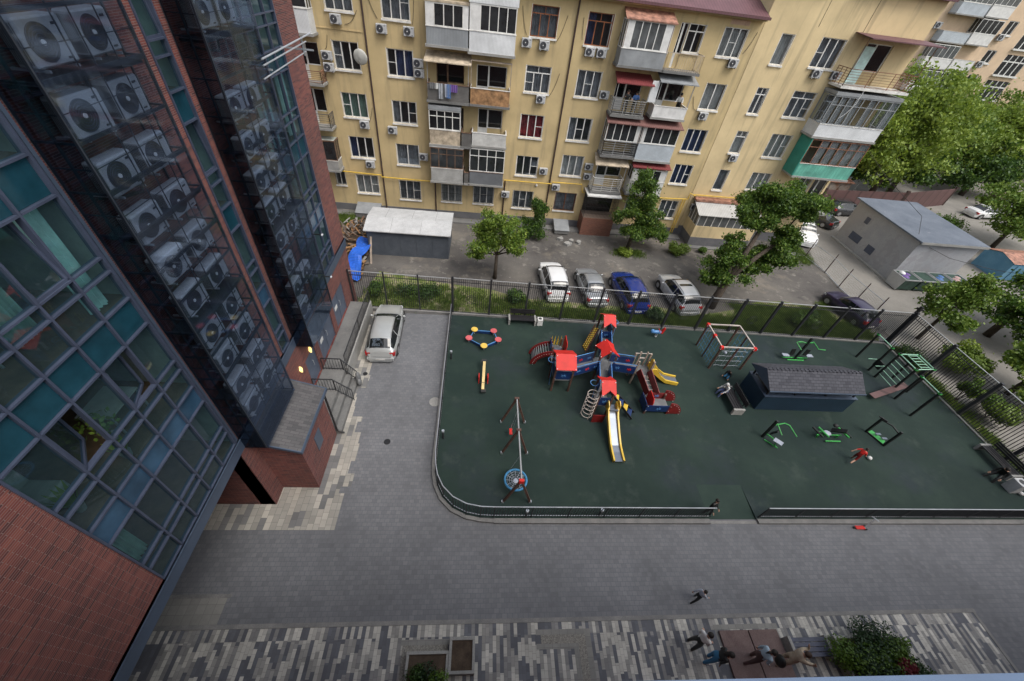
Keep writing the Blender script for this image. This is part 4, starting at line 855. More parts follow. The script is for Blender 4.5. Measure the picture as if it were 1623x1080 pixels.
# ---------------------------------------------------------------- fences
def ring(b, c, r, t, axis=1, n=20):
    P = (lambda a: (c[0] + r * math.cos(a), c[1], c[2] + r * math.sin(a))) if axis == 1 else (lambda a: (c[0], c[1] + r * math.cos(a), c[2] + r * math.sin(a)))
    b.tube([P(2 * math.pi * k / n) for k in range(n)], t, 5, close=True)
def bar_fence(name, label, p, q, h, step, npan, z0=.12, ringed=False, post=.09, group=None, bar=.022, postm="fence_steel"):
    t = thing(name, label, "fence", (p[0], p[1], 0), 0, group); p = Vector((*p, 0)); q = Vector((*q, 0)); d_ = (q - p) / npan
    for k in range(npan + 1):
        b = B(); a = p + d_ * k; b.beam((a.x, a.y, 0), (a.x, a.y, h + .12), post); b.build("post", postm, t)
    for k in range(npan):
        b = B(); a = p + d_ * k; c = a + d_; up = lambda z: Vector((0, 0, z))
        b.beam(a + up(h), c + up(h), .05, .035, 1); b.beam(a + up(z0 + .1), c + up(z0 + .1), .035); b.beam(a + up(h - .28), c + up(h - .28), .035)
        n = max(2, int(d_.length / step))
        for j in range(1, n): e = a + d_ * j / n; b.beam(e + up(z0), e + up(h), bar)
        if ringed and k % 2 == 0:
            m = a + d_ / 2 + up(h * .45); ring(b, m, .34, .014, 1 if abs(d_.x) > abs(d_.y) else 0); ring(b, m, .2, .012, 1 if abs(d_.x) > abs(d_.y) else 0)
        b.build("panel", [postm, "rail_pale"], t)
    return t
bar_fence("tall_fence", "tall black bar fence between the driveway and the yard beside the garage", (-7.9, 20.62), (-1.55, 20.45), 2.9, .125, 3)
bar_fence("tall_fence", "long tall dark bar fence along the playground's parked car side", (-1.5, 20.45), (29.9, 19.6), 2.95, .13, 13, ringed=True, post=.12, bar=.026)
bar_fence("tall_fence", "tall grey bar fence along the east end of the playground", (29.98, 19.5), (29.95, 4.0), 2.95, .15, 5, ringed=True, post=.16, bar=.03)
b = B(); b.beam((30.0, 19.62, 0), (30.0, 19.62, 3.5), .16); b.box(29.9, 19.5, 3.2, 30.2, 19.8, 3.32); tag(b.build("lamp_post", "black_steel", loc=(30, 19.62, 0)), "thick black post with a bracket at the fence corner", "post")
def low_fence(label, pts, h=.95, step=.115, z0=.13):
    t = thing("low_fence", label, "fence", (*pts[0], 0)); 
    for p, q in zip(pts, pts[1:]):
        p = Vector((*p, z0)); q = Vector((*q, z0)); d_ = q - p; L = d_.length; m = max(1, round(L / 1.9)); b = B(); up = lambda z: Vector((0, 0, z))
        b.beam(p + up(h), q + up(h), .04, .03, 1); b.beam(p + up(.1), q + up(.1), .03, .03, 1)
        n = max(1, int(L / step))
        for j in range(n): e = p + d_ * j / n; b.beam(e + up(.0), e + up(h), .026)
        b.build("panel", ["fence_steel", "rim"], t)
        for k in range(m): b = B(); e = p + d_ * k / m; b.beam(e - up(.1), e + up(h), .05); b.build("post", "fence_steel", t)
    return t
cur = [(-1.58, 20.2), (-1.56, 14.9), (-1.52, 9.6), (-1.46, 8.95), (-1.32, 8.4), (-1.04, 7.87), (-.58, 7.41), (0.0, 7.12), (.62, 7.0), (1.2, 6.98), (6.1, 6.98), (11.0, 6.98)]
low_fence("low grey fence curving round the playground corner up to the gateway", cur)
low_fence("low straight grey fence right of the gateway along the paving", [(13.5, 6.98), (18.9, 6.98), (24.3, 6.98), (29.7, 6.98)])
# posts of a fallen chain link fence
t = thing("mesh_fence", "leaning wire mesh fence between the dark car and the side road", "fence", (31.2, 27.5, 0))
cf = [(30.93, 31.4), (31.35, 28.9), (31.1, 26.6), (31.2, 24.6), (31.35, 22.8)]
for i, (x, y) in enumerate(cf): b = B(); b.tube([(x, y, 0), (x + .05, y + .02, 1.9)], .04, 6); b.build("post", "drain_brown", t)
b = B()
for (x, y), (x2, y2) in zip(cf, cf[1:]):
    for k in range(15):
        a = k / 15; b.beam((x + (x2 - x) * a, y + (y2 - y) * a, .08), (x + (x2 - x) * min(1, a + .3), y + (y2 - y) * min(1, a + .3), 1.5), .005); b.beam((x + (x2 - x) * a, y + (y2 - y) * a, 1.5), (x + (x2 - x) * min(1, a + .3), y + (y2 - y) * min(1, a + .3), .08), .005)
    b.beam((x, y, 1.5), (x2, y2, 1.5), .03); b.beam((x, y, .1), (x2, y2, .1), .05)
b.build("mesh", "galv", t)
# ---------------------------------------------------------------- playground equipment (surface at z=.1)
G0 = .1
def dots(b, pts, r=.028, mi=0):
    for p in pts: b.ball(p, r, 6, 4, mi)
ph = thing("play_structure", "multi tower play structure with red roofs, blue bridges and long yellow slide", "play structure", (6.9, 14.8, G0))
def posts(pts, z1, m="wood_post", w=.10):
    for x, y in pts:
        b = B(); b.box(x - w / 2, y - w / 2, G0, x + w / 2, y + w / 2, z1); b.build("post", m, ph)
def groof(cx, cy, wx, wy, ze=2.15, zr=2.62, axis='x', notch=0.0, rot=0):
    """gable roof of two red boards; ridge along x or y"""
    b = B(); hw = wx / 2; hy = wy / 2; n = notch; T = .03
    for sg in (-1, 1):
        if axis == 'x':
            pr = [(-hw, 0, zr), (hw, 0, zr), (hw, sg * hy, ze)] + ([(hw * .15, sg * hy * (1 - n), ze + (zr - ze) * n)] if n else []) + [(-hw, sg * hy, ze)]
        else:
            pr = [(0, -hy, zr), (0, hy, zr), (sg * hw, hy, ze)] + ([(sg * hw * (1 - n), 0, ze + (zr - ze) * n)] if n else []) + [(sg * hw, -hy, ze)]
        Rz = Matrix.Rotation(rot, 3, 'Z'); pp = [Rz @ Vector(p) + Vector((cx, cy, 0)) for p in pr]; k = len(pp)
        lo = [p - Vector((0, 0, T)) for p in pp]
        b.add([*pp, *lo], [tuple(range(k)), tuple(range(k, 2 * k))[::-1]] + [(i, (i + 1) % k, k + (i + 1) % k, k + i) for i in range(k)])
    r = b.build("roof", "play_red", ph)
    b = B(); Rz = Matrix.Rotation(rot, 3, 'Z')
    for sx in (-.9, .9):
        for sy, zz in ((-.95, ze + .03), (-.15, zr - .05)):
            p = Rz @ Vector((sx * hw, sy * hy, 0)) if axis == 'x' else Rz @ Vector((sy * hw, sx * hy, 0)); b.ball((cx + p.x, cy + p.y, zz + .01), .028, 6, 4)
    b.build("bolts", "play_dot", r)
def deck(x0, y0, x1, y1, z=1.05): b = B(); b.box(x0, y0, z - .06, x1, y1, z); b.build("deck", "play_grey", ph)
def panel(p, q, z0, z1, m="play_blue", deco=True, th=.03):
    b = B(); p = Vector((*p, 0)); q = Vector((*q, 0)); c = (z0 + z1) / 2
    b.beam(p + Vector((0, 0, c)), q + Vector((0, 0, c)), th, z1 - z0); o = b.build("side_panel", m, ph)
    if deco:
        d_ = (q - p).normalized(); nrm = Vector((d_.y, -d_.x, 0)); mid = (p + q) / 2 + Vector((0, 0, c)); g = B()
        for s_ in (-1, 1):
            e = mid + nrm * .02 * s_
            for a in (25, -25, 80): u = d_ * math.cos(R(a)) * .14 + Vector((0, 0, math.sin(R(a)) * .14)); g.beam(e - u, e + u, .02, .03)
        g.build("ornament", "play_cyan", o)
        g = B(); dots(g, [tuple(p + (q - p) * t_ + Vector((0, 0, zz)) + nrm * s_ * .02) for t_ in (.05, .95) for zz in (z0 + .05, z1 - .05) for s_ in (-1, 1)], .022); g.build("bolts", "play_dot", o)
# towers
for cx, cy, wx, wy, hx, dpt in ((4.98, 14.58, .98, .98, 1.12, 1.5), (8.16, 18.08, .72, .8, .76, 1.36), (6.95, 12.83, .72, .8, .76, 1.4)):
    posts([(cx + i * wx / 2, cy + j * wy / 2) for i in (-1, 1) for j in (-1, 1)], 2.24); deck(cx - wx / 2, cy - wy / 2, cx + wx / 2, cy + wy / 2)
groof(4.98, 14.58, 1.12, 1.5); groof(8.16, 18.08, .76, 1.36, notch=.38); groof(6.95, 12.83, .76, 1.4, notch=.38)
posts([(7.1, 15.0), (8.0, 15.0), (7.1, 15.9), (8.0, 15.9)], 2.14); deck(7.05, 14.95, 8.05, 15.95); groof(7.55, 15.42, 1.15, 1.0, axis='y', notch=.3, rot=R(8))
panel((4.5, 14.1), (5.46, 14.1), 1.1, 1.75); panel((4.5, 14.12), (4.5, 15.05), 1.1, 1.7, deco=False)
panel((6.6, 12.42), (7.3, 12.42), 1.1, 1.7); panel((8.52, 17.7), (8.52, 18.45), 1.1, 1.7, deco=False); panel((7.85, 17.66), (8.5, 17.66), 1.1, 1.6)
# bridges with blue sides and pale blue handrails
def bridge(p, q, w, z=1.05, m="play_blue", rails=True, z2=None):
    p = Vector((*p, z)); q = Vector((*q, z if z2 is None else z2)); d_ = (q - p).normalized(); nrm = Vector((d_.y, -d_.x, 0)).normalized() * w / 2
    b = B(); b.beam(p, q, w, .05); br = b.build("bridge_deck", "play_grey", ph)
    for s_ in (-1, 1):
        g = B(); g.beam(p + nrm * s_ + Vector((0, 0, .3)), q + nrm * s_ + Vector((0, 0, .3)), .03, .58); g.build("side_board", m, br)
        o = B(); L = (q - p).length
        for k in range(max(1, int(L / .55))):
            c = p + (q - p) * ((k + .5) / max(1, int(L / .55))) + Vector((0, 0, .32))
            for e in (-.02, .02):
                cc = c + nrm * s_ + nrm.normalized() * e
                for a in (25, -25, 80): u = d_ * math.cos(R(a)) * .13 + Vector((0, 0, math.sin(R(a)) * .13)); o.beam(cc - u, cc + u, .02, .028, k % 2)
        o.build("ornament", ["play_cyan", "play_red"], br)
        if rails: g = B(); g.tube([p + nrm * s_ + Vector((0, 0, .72)), q + nrm * s_ + Vector((0, 0, .72))], .022, 6); g.build("handrail", "play_cyan", br)
bridge((5.5, 14.75), (7.1, 15.35), .72); bridge((7.95, 15.3), (9.3, 15.1), .72); bridge((7.15, 13.25), (7.45, 14.95), .66); bridge((7.75, 15.95), (8.1, 17.65), .62, rails=True)
# east deck with four pale posts, ramp down to the boat, small yellow slide
posts([(9.35, 15.5), (9.35, 14.85), (10.25, 15.5), (10.25, 14.85)], 2.0, "post_pale"); posts([(9.62, 15.52), (10.02, 15.52)], 2.1, "post_pale", .08); deck(9.3, 14.8, 10.3, 15.55, 1.0)
b = B(); b.tube([(9.35, 15.5, 2.0), (10.25, 15.5, 2.0)], .02, 6); b.beam((9.65, 15.52, 1.6), (10.0, 15.52, 1.6), .05, .1); b.build("crossbar", "frame_pale", ph)
def slide(pts, w, rim, m_rim, m_bed, nm="slide"):
    """pts: centre line (x,y,z); rim height each"""
    b = B(); g = B(); P_ = [Vector(p) for p in pts]
    sec = []
    for i, p in enumerate(P_):
        a = (P_[min(i + 1, len(P_) - 1)] - P_[max(0, i - 1)]); a.z = 0; a.normalize(); nr = Vector((a.y, -a.x, 0)); sec.append((p, nr, rim[i] if isinstance(rim, list) else rim))
    for (p, n1, r1), (q, n2, r2) in zip(sec, sec[1:]):
        g.poly([p - n1 * w / 2, p + n1 * w / 2, q + n2 * w / 2, q - n2 * w / 2])
        for s_ in (-1, 1):
            for o_ in (0, .08):
                a1 = p + n1 * s_ * (w / 2 + o_); a2 = q + n2 * s_ * (w / 2 + o_)
                b.poly([a1 - Vector((0, 0, .12)), a2 - Vector((0, 0, .12)), a2 + Vector((0, 0, r2)), a1 + Vector((0, 0, r1))])
            a1 = p + n1 * s_ * (w / 2); a2 = q + n2 * s_ * (w / 2); c1 = p + n1 * s_ * (w / 2 + .08); c2 = q + n2 * s_ * (w / 2 + .08)
            b.poly([a1 + Vector((0, 0, r1)), a2 + Vector((0, 0, r2)), c2 + Vector((0, 0, r2)), c1 + Vector((0, 0, r1))])
    o = b.build(nm, m_rim, ph); g.build("slide_bed", m_bed, o); return o
slide([(10.3, 15.2, 1.0), (10.65, 15.2, 1.0), (11.1, 15.2, .62), (11.5, 15.15, .36), (12.0, 15.1, .27), (12.3, 15.08, .25)], .46, [.32, .30, .14, .12, .12, .10], "play_yellow", "slide_steel")
b = B(); b.prism([(15.02, 1.0), (15.02, 1.7), (15.2, 1.85), (15.4, 1.7), (15.4, 1.0)], 10.34, 10.38, axis=0); b.build("slide_arch", "play_yellow", ph)
slide([(7.42, 12.5, 1.05), (7.42, 12.15, 1.05), (7.40, 11.75, .88), (7.38, 11.0, .58), (7.38, 10.45, .36), (7.39, 10.1, .30), (7.40, 9.6, .28)], .42, [.28, .26, .15, .13, .13, .12, .10], "play_yellow", "slide_steel")
for x in (7.12, 7.72): b = B(); b.prism([(12.05, 1.0), (12.05, 1.5), (12.3, 1.62), (12.5, 1.45), (12.5, 1.0)], x - .02, x + .02, axis=0); b.build("slide_cheek", "play_yellow", ph)
b = B(); b.box(7.2, 11.93, 1.2, 7.64, 12.0, 1.3); b.build("slide_bar", "slide_steel", ph)
b = B(); b.box(6.45, 12.0, G0, 7.1, 12.04, .72); b.build("front_panel", "play_darkred", ph)
# arched climber to the west
for y in (16.1, 16.95):
    b = B(); n = 12; out = []; inn = []
    for k in range(n + 1):
        a = math.pi * (.5 + .5 * k / n); out.append((4.75 + 1.35 * math.cos(a), G0 + 1.15 * math.sin(a))); inn.append((4.75 + 1.0 * math.cos(a), G0 + .78 * math.sin(a)))
    b.prism(out + inn[::-1], y - .02, y + .02, axis=1); b.build("arch_board", "play_darkred", ph)
    g = B(); dots(g, [(o[0] * .5 + i_[0] * .5, y - .025, o[1] * .5 + i_[1] * .5) for o, i_ in zip(out, inn)], .02); g.build("bolts", "play_dot", ph)
b = B()
for k in range(1, 12): a = math.pi * (.5 + .5 * k / 12); b.beam((4.75 + 1.2 * math.cos(a), 16.12, G0 + 1.0 * math.sin(a)), (4.75 + 1.2 * math.cos(a), 16.93, G0 + 1.0 * math.sin(a)), .05)
b.build("rungs", "play_grey", ph)
deck(4.55, 15.4, 5.3, 16.95, .95); posts([(4.6, 16.9), (5.25, 16.9), (4.6, 16.15), (5.25, 16.15)], 1.55)
b = B(); b.prism([(15.75, 1.0), (15.75, 2.0), (15.85, 2.2), (16.5, 2.2), (16.6, 2.0), (16.6, 1.0)], 5.28, 5.31, axis=0); b.build("side_board", "play_red", ph)
b = B()
for x in (4.6, 4.78, 4.96, 5.14): b.prism([(x, 1.0), (x + .12, 1.0), (x + .06, 1.75)], 16.93, 16.97, axis=1)
b.build("yellow_fence_board", "play_yellow", ph)
b = B(); b.box(4.75, 16.2, 1.25, 5.2, 16.35, 1.3); b.build("counter", "slide_steel", ph)
panel((4.58, 16.15), (4.58, 16.9), .98, 1.5, "play_blue"); bridge((4.95, 15.1), (4.95, 15.45), .7, .98, "play_darkred", False)
# climbing wall, coil climber, ladders, spiral poles, basketball hoops
b = B(); b.beam((7.1, 17.3, G0), (7.7, 17.9, 1.6), .09, .09); b.beam((7.0, 17.75, G0), (7.55, 18.3, 1.6), .09, .09); w_ = b.build("climbing_board", "wood_post", ph)
g = B(); rn = random.Random(2)
for k in range(34): t_ = (k // 3 + .5) / 12; g.ball((7.05 + .6 * t_ + (k % 3) * -.03, 17.38 + .6 * t_ + (k % 3) * .17, .15 + 1.45 * t_), (.07, .05, .06), 6, 4)
g.build("holds", "play_yellow", w_)
b = B()
for k in range(6): z = .3 + k * .32; ring_p = [(6.25 + .30 * math.cos(a * R(20)), 12.45 + .30 * math.sin(a * R(20)), z + .02 * math.sin(a * R(20))) for a in range(18)]; b.tube(ring_p, .018, 5, close=True)
for a in (40, 160, 280): b.tube([(6.25 + .30 * math.cos(R(a)), 12.45 + .30 * math.sin(R(a)), G0), (6.25 + .30 * math.cos(R(a)), 12.45 + .30 * math.sin(R(a)), 1.95)], .02, 5)
b.build("coil_climber", "frame_pale", ph)
for cx, cy in ((8.72, 18.25), (6.42, 13.2), (4.32, 14.75)):
    b = B(); ring_p = [(cx + .2 * math.cos(a * R(20)), cy + .2 * math.sin(a * R(20)), 1.95) for a in range(18)]; b.tube(ring_p, .02, 5, close=True); b.tube([(cx + .05, cy - .18, 1.95), (cx + .1, cy - .22, G0)], .018, 5); b.build("hoop_pole", "play_cyan", ph)
# sloping ladder panels on the south tower's right
b = B(); b.beam((7.35, 12.95, 1.55), (8.75, 12.2, .2), .05, .12); b.beam((7.45, 13.35, 1.55), (9.0, 12.65, .2), .05, .12); sd = b.build("ramp_rail", "black_steel", ph)
for k in range(5):
    t_ = .1 + k * .19; a = Vector((7.35, 12.95, 1.5)).lerp(Vector((8.75, 12.2, .2)), t_); c = Vector((7.45, 13.35, 1.5)).lerp(Vector((9.0, 12.65, .2)), t_)
    b = B(); b.beam(a, c, .22, .03); b.build("ramp_step", "play_yellow" if k % 2 else "play_blue", ph)
# red ramp and boat
for x0, x1 in ((9.5, 9.85), (10.15, 10.42)):
    b = B(); p, q = Vector((x0 - (0 if x0 < 10 else -.0), 14.8, 1.3)), Vector((x1 if x0 < 10 else x1, 13.55, .75)); b.beam(p, q, .03, .55); b.build("ramp_side", "play_darkred", ph)
b = B(); b.beam((9.8, 14.8, .98), (10.1, 13.55, .45), .5, .05); b.build("ramp", "play_grey", ph)
b = B()
for k in range(5): t_ = k / 5 + .1; b.beam((9.58 + .3 * t_, 14.8 - 1.25 * t_, 1.02 - .5 * t_), (10.1 + .3 * t_, 14.8 - 1.25 * t_, 1.02 - .5 * t_), .04)
b.build("rungs", "frame_pale", ph)
b = B(); b.box(9.6, 12.72, .35, 11.0, 13.5, .42); b.build("boat_floor", "play_grey", ph)
panel((9.55, 12.66), (11.0, 12.66), .35, .85); panel((9.9, 13.56), (11.0, 13.56), .35, .85, "play_darkred"); panel((9.52, 12.7), (9.52, 13.5), .3, .95, deco=False)
for s_, (y, m) in enumerate(((12.66, "play_darkred"), (13.56, "play_darkred"))):
    b = B(); out = [(10.85, .2), (10.85, 1.1)] + [(10.85 + .8 * math.sin(a * R(15)), .2 + .9 * math.cos(a * R(15))) for a in range(1, 7)]; b.prism(out, y - .02, y + .02, axis=1); o = b.build("bow_board", m, ph)
    g = B(); dots(g, [(10.85 + .72 * math.sin(a * R(15)), y - .03, .2 + .82 * math.cos(a * R(15))) for a in range(1, 7)], .02); g.build("bolts", "play_dot", o)
b = B(); b.prism([(12.68, .4), (12.68, 1.05), (12.8, 1.25), (13.4, 1.25), (13.5, 1.05), (13.5, .4)], 9.84, 9.87, axis=0); b.build("stern_board", "play_red", ph)
posts([(9.6, 12.7), (9.6, 13.5), (10.9, 13.5), (10.9, 12.7)], .8)
# swing set
sw = thing("swing_set", "double swing frame with white beam and blue net basket seat", "swing", (2.3, 9.8, G0))
zs = 2.15; xa, ya = 2.22, (11.85, 10.05, 7.62)
b = B(); b.tube([(xa, ya[0], zs), (xa, ya[2], zs)], .036, 10); b.build("beam", "rail_pale", sw)
for i, y in enumerate(ya):
    for s_ in (-1, 1):
        b = B(); b.beam((xa, y, zs), (xa + s_ * .62, y + (.0 if i < 2 else -.0), G0 + .02), .09); lg = b.build("leg", "wood_post", sw)
        b = B(); b.box(xa + s_ * .62 - .05, y - .05, G0, xa + s_ * .62 + .05, y + .05, G0 + .12); b.build("foot", "galv", lg)
    b = B(); b.box(xa - .11, y - .06, zs - .16, xa + .11, y + .06, zs + .05); b.build("bracket", "play_red" if i == 2 else "wood_post", sw)
b = B(); cx, cy, cz = 2.18, 8.45, .55
b.tube([(cx + .5 * math.cos(a * R(15)), cy + .5 * math.sin(a * R(15)), cz) for a in range(24)], .05, 7, close=True); bs = b.build("basket_rim", "rope_blue", sw)
b = B()
for r in (.1, .2, .3, .4): b.tube([(cx + r * math.cos(a * R(20)), cy + r * math.sin(a * R(20)), cz - .08 + r * .15) for a in range(18)], .009, 4, close=True)
for a in range(12): b.beam((cx, cy, cz - .08), (cx + .48 * math.cos(a * R(30)), cy + .48 * math.sin(a * R(30)), cz), .014)
b.ball((cx, cy, cz - .08), (.13, .13, .02), 10, 4); b.build("net", "gym_plate", bs)
b = B()
for dx in (-.35, .35):
    for dy in (-.35, .35): b.beam((cx + dx, cy + dy, cz), (xa, cy + dy * .9, zs), .012)
b.build("chain", "galv", sw)
b = B(); b.box(1.98, 10.85, .5, 2.12, 11.2, .53); b.build("seat", "play_red", sw)
b = B()
for y in (10.87, 11.18): b.beam((2.05, y, .52), (xa, y, zs), .012)
b.build("chain", "galv", sw)
# five pads linked by bars
pads = [(.0, 18.55, "pad_yellow"), (1.22, 18.5, "pad_red"), (1.5, 17.72, "pad_red"), (.62, 17.12, "pad_yellow"), (-.32, 17.75, "pad_red")]
st = thing("stepping_pads", "ring of two yellow and three red stepping pads linked by blue bars", "stepping pads", (.6, 17.9, G0))
for i, (x, y, m) in enumerate(pads):
    b = B(); b.cyl((x, y), .21, .42, .47, 20); p = b.build("pad", m, st)
    b = B(); b.cyl((x, y), .04, G0, .42, 8); b.build("stem", "galv", p)
    x2, y2, _ = pads[(i + 1) % 5]; b = B(); b.beam((x, y, .36), (x2, y2, .36), .035, .05); b.build("bar", "play_cyan", st)
    if i in (0, 2, 3): b = B(); b.beam((x, y, .24), (x2, y2, .24), .03, .16); b.build("skirt_board", "play_blue", st)
# seesaw
t = thing("seesaw", "yellow plank seesaw with red frame beside the driveway fence", "seesaw", (.65, 15.1, G0))
b = B(); b.beam((.66, 15.62, .66), (.6, 13.75, .42), .15, .05); b.build("plank", "seesaw_yellow", t)
for x in (.38, .88): b = B(); b.prism([(14.4, G0), (14.5, .5), (14.85, .5), (15.0, G0)], x - .02, x + .02, axis=0); b.build("stand", "play_red", t)
for y, z in ((15.68, .68), (13.7, .40)): b = B(); b.box(.5, y - .1, z - .1, .78, y + .12, z - .02); b.tube([(.42, y - (.3 if y > 15 else -.35), z + .25), (.86, y - (.3 if y > 15 else -.35), z + .25)], .015, 5); b.build("seat", "plastic_dark", t)
# spring rider
t = thing("spring_rider", "little blue and red spring rider near the far fence", "spring rider", (12.3, 19.05, G0))
b = B(); b.ball((12.2, 19.05, .55), (.38, .12, .14), 12, 8); b.ball((11.88, 19.05, .6), (.14, .1, .18), 8, 6); b.build("body", "play_cyan", t, smooth=True)
b = B(); b.prism([(12.45, .5), (12.62, .95), (12.7, .9), (12.62, .45)], 18.98, 19.12, axis=1); b.beam((12.35, 18.85, .7), (12.35, 19.25, .7), .03); b.build("backrest", "play_red", t)
b = B(); b.tube([(12.25 + .07 * math.cos(k * .9), 19.05 + .07 * math.sin(k * .9), G0 + k * .014) for k in range(26)], .014, 5); b.build("spring", "rail_pale", t)
# rope climbing frame
t = thing("rope_frame", "square climbing frame with pale top bars, red corners and blue ropes", "climbing frame", (16, 17.4, G0))
cs = [(14.95, 18.42), (17.08, 18.42), (17.08, 16.35), (14.95, 16.35)]; zt = 2.0
for i, (x, y) in enumerate(cs):
    b = B(); b.beam((x, y, G0), (x, y, zt), .09); b.build("post", "wood_post", t)
    x2, y2 = cs[(i + 1) % 4]; b = B(); b.beam((x, y, zt), (x2, y2, zt), .07, .07); b.build("top_bar", "frame_pale", t)
    if i != 1: b = B(); b.box(x - .09, y - .09, zt - .14, x + .09, y + .09, zt + .05); dots(b, [(x - .1, y - .1, zt), (x + .1, y - .1, zt), (x - .1, y - .1, zt - .1)], .02, 1); b.build("corner_joint", ["play_red", "play_dot"], t)
for x, y in ((14.95, 17.38), (16.0, 16.35), (17.08, 17.38)): b = B(); b.beam((x, y, G0), (x, y, zt), .08); b.build("post", "wood_post", t)
b = B(); b.box(14.86, 17.29, zt - .12, 15.04, 17.47, zt + .05); b.build("corner_joint", "play_red", t)
for x, ys in ((14.95, [16.55 + .25 * k for k in range(8)]), (17.08, [16.6 + .35 * k for k in range(5)])):
    b = B()
    for y in ys: b.beam((x, y, zt), (x, y + .02, G0 + .05), .018)
    for z in (.5, .9, 1.3): b.beam((x, ys[0], z), (x, ys[-1], z), .012)
    b.build("rope", "rope_blue", t)
b = B()
for k in range(4): z = .4 + k * .42; b.tube([(15.1 + .28 * j, 16.35, z + .04 * (j % 2)) for j in range(7)], .012, 4)
for k in range(4): b.beam((15.2 + .45 * k, 16.35, .3), (15.2 + .45 * k, 16.35, 1.95), .008)
b.ball((16.0, 17.0, .9), .1, 8, 6); b.build("net", "gym_plate", t)
# ventilation kiosk with shingled gable roof
k_ = thing("roofed_kiosk", "dark blue louvred kiosk with grey shingled gable roof on the playground", "kiosk", (19.3, 14.1, G0))
X0, X1_, Y0, Y1 = 16.46, 22.12, 13.2, 15.05
b = B(); b.box(X0, Y0, .09, X1_, Y1, 1.30); b.build("wall", "kiosk_siding", k_)
b = B(); b.box(X0 - .04, Y0 - .04, 1.30, X1_ + .04, Y0 + .22, 1.35); b.box(X0 - .04, Y0 + .22, 1.30, X0 + .22, Y1 + .04, 1.35); b.box(X1_ - .22, Y0 + .22, 1.30, X1_ + .04, Y1 + .04, 1.35); b.box(X0 + .22, Y1 - .2, 1.30, X1_ - .22, Y1 + .04, 1.35); b.build("coping", "fascia_blue", k_)
b = B()
for x in (X0 + .15, 18.3, 20.2, X1_ - .15):
    for y in (Y0 + .15, Y1 - .15): b.box(x - .04, y - .04, 1.3, x + .04, y + .04, 2.0)
for z in (1.45, 1.55, 1.65, 1.75, 1.85): b.box(X0 + .2, Y0 + .2, z, X1_ - .2, Y0 + .24, z + .02); b.box(X0 + .2, Y0 + .24, z, X0 + .24, Y1 - .2, z + .02); b.box(X1_ - .24, Y0 + .24, z, X1_ - .2, Y1 - .2, z + .02)
b.build("louvre_frame", "black_steel", k_)
ex0, ex1 = 16.22, 22.0
b = B(); rz, ez, ry = 2.72, 2.02, 14.05
b.poly([(ex0, 13.0, ez), (ex1, 13.0, ez), (ex1, ry, rz), (ex0, ry, rz)]); b.poly([(ex0, 15.12, ez), (ex1, 15.12, ez), (ex1, ry, rz), (ex0, ry, rz)])
b.poly([(ex0, 13.0, ez - .05), (ex1, 13.0, ez - .05), (ex1, 15.12, ez - .05), (ex0, 15.12, ez - .05)]); rf = b.build("roof", "shingles_dark", k_)
b = B()
for x in (ex0, ex1): b.poly([(x, 13.0, ez - .04), (x, 15.12, ez - .04), (x, ry, rz - .01)])
b.box(ex0 - .02, 12.96, ez - .07, ex1 + .02, 13.0, ez + .02); b.build("gable", "fascia_blue", rf)
b = B()
for n in range(24): b.box(ex0 + .1 + n * .24, ry - .09, rz - .06, ex0 + .2 + n * .24, ry + .09, rz + .015)
b.build("ridge_caps", "shingles_dark", rf)
# benches
def slat_bench(label, x0, x1, y0, y1, z0, sm, back=None, group=None, name="bench"):
    t = thing(name, label, "bench", ((x0 + x1) / 2, (y0 + y1) / 2, z0)); long_x = (x1 - x0) > (y1 - y0)
    for e in (0, 1):
        b = B()
        if long_x: xs = x0 if e == 0 else x1 - .12; b.box(xs, y0 - .04, z0, xs + .12, y1 + .04, z0 + .46)
        else: ys = y0 if e == 0 else y1 - .12; b.box(x0 - .04, ys, z0, x1 + .04, ys + .12, z0 + .46)
        b.build("side_block", "concrete_pale", t, bevel=.01)
    b = B()
    for k in range(4):
        if long_x: w = (y1 - y0) / 4; b.box(x0 + .13, y0 + k * w + .01, z0 + .38, x1 - .13, y0 + (k + 1) * w - .015, z0 + .43)
        else: w = (x1 - x0) / 4; b.box(x0 + k * w + .01, y0 + .13, z0 + .38, x0 + (k + 1) * w - .015, y1 - .13, z0 + .43)
    b.build("seat", sm, t)
    if back:
        b = B(); ax, u = back
        for k in range(3):
            z = z0 + .55 + k * .13
            if ax == 'x': b.box(u, y0 + .1, z, u + .035, y1 - .1, z + .1)
            else: b.box(x0 + .1, u, z, x1 - .1, u + .035, z + .1)
        for e in (.2, .8):
            if ax == 'x': b.box(u + .036, y0 + (y1 - y0) * e, z0 + .3, u + .07, y0 + (y1 - y0) * e + .05, z0 + .92)
            else: b.box(x0 + (x1 - x0) * e, u + .036, z0 + .3, x0 + (x1 - x0) * e + .05, u + .07, z0 + .92)
        b.build("backrest", sm, t)
    return t
slat_bench("dark bench with pale end blocks against the kiosk's left end", 14.85, 15.45, 12.75, 14.55, G0, "bench_dark", ('x', 15.48))
slat_bench("long dark bench with back at the east fence", 28.75, 29.35, 8.95, 10.95, G0, "bench_dark", ('x', 29.38))
slat_bench("dark bench with white end posts at the far fence near the stepping pads", 2.2, 4.05, 19.55, 20.1, G0, "bench_dark", ('y', 20.12))
def bin_box(label, x, y, z0, s_=.42, h=.7, m="concrete_pale"):
    t = thing("litter_bin", label, "litter bin", (x, y, z0)); b = B(); a = s_ / 2
    n = 16; top = [(x + a * c, y + a * d_) for c, d_ in ((-1, -1), (1, -1), (1, 1), (-1, 1))]; b.box(x - a, y - a, z0, x + a, y + a, z0 + h); b.build("housing", m, t, bevel=.02)
    b = B(); b.tube([(x, y, z0 + h - .002), (x, y, z0 + h + .012)], a * .62, 18); b.build("opening", "room_dark", t); return t
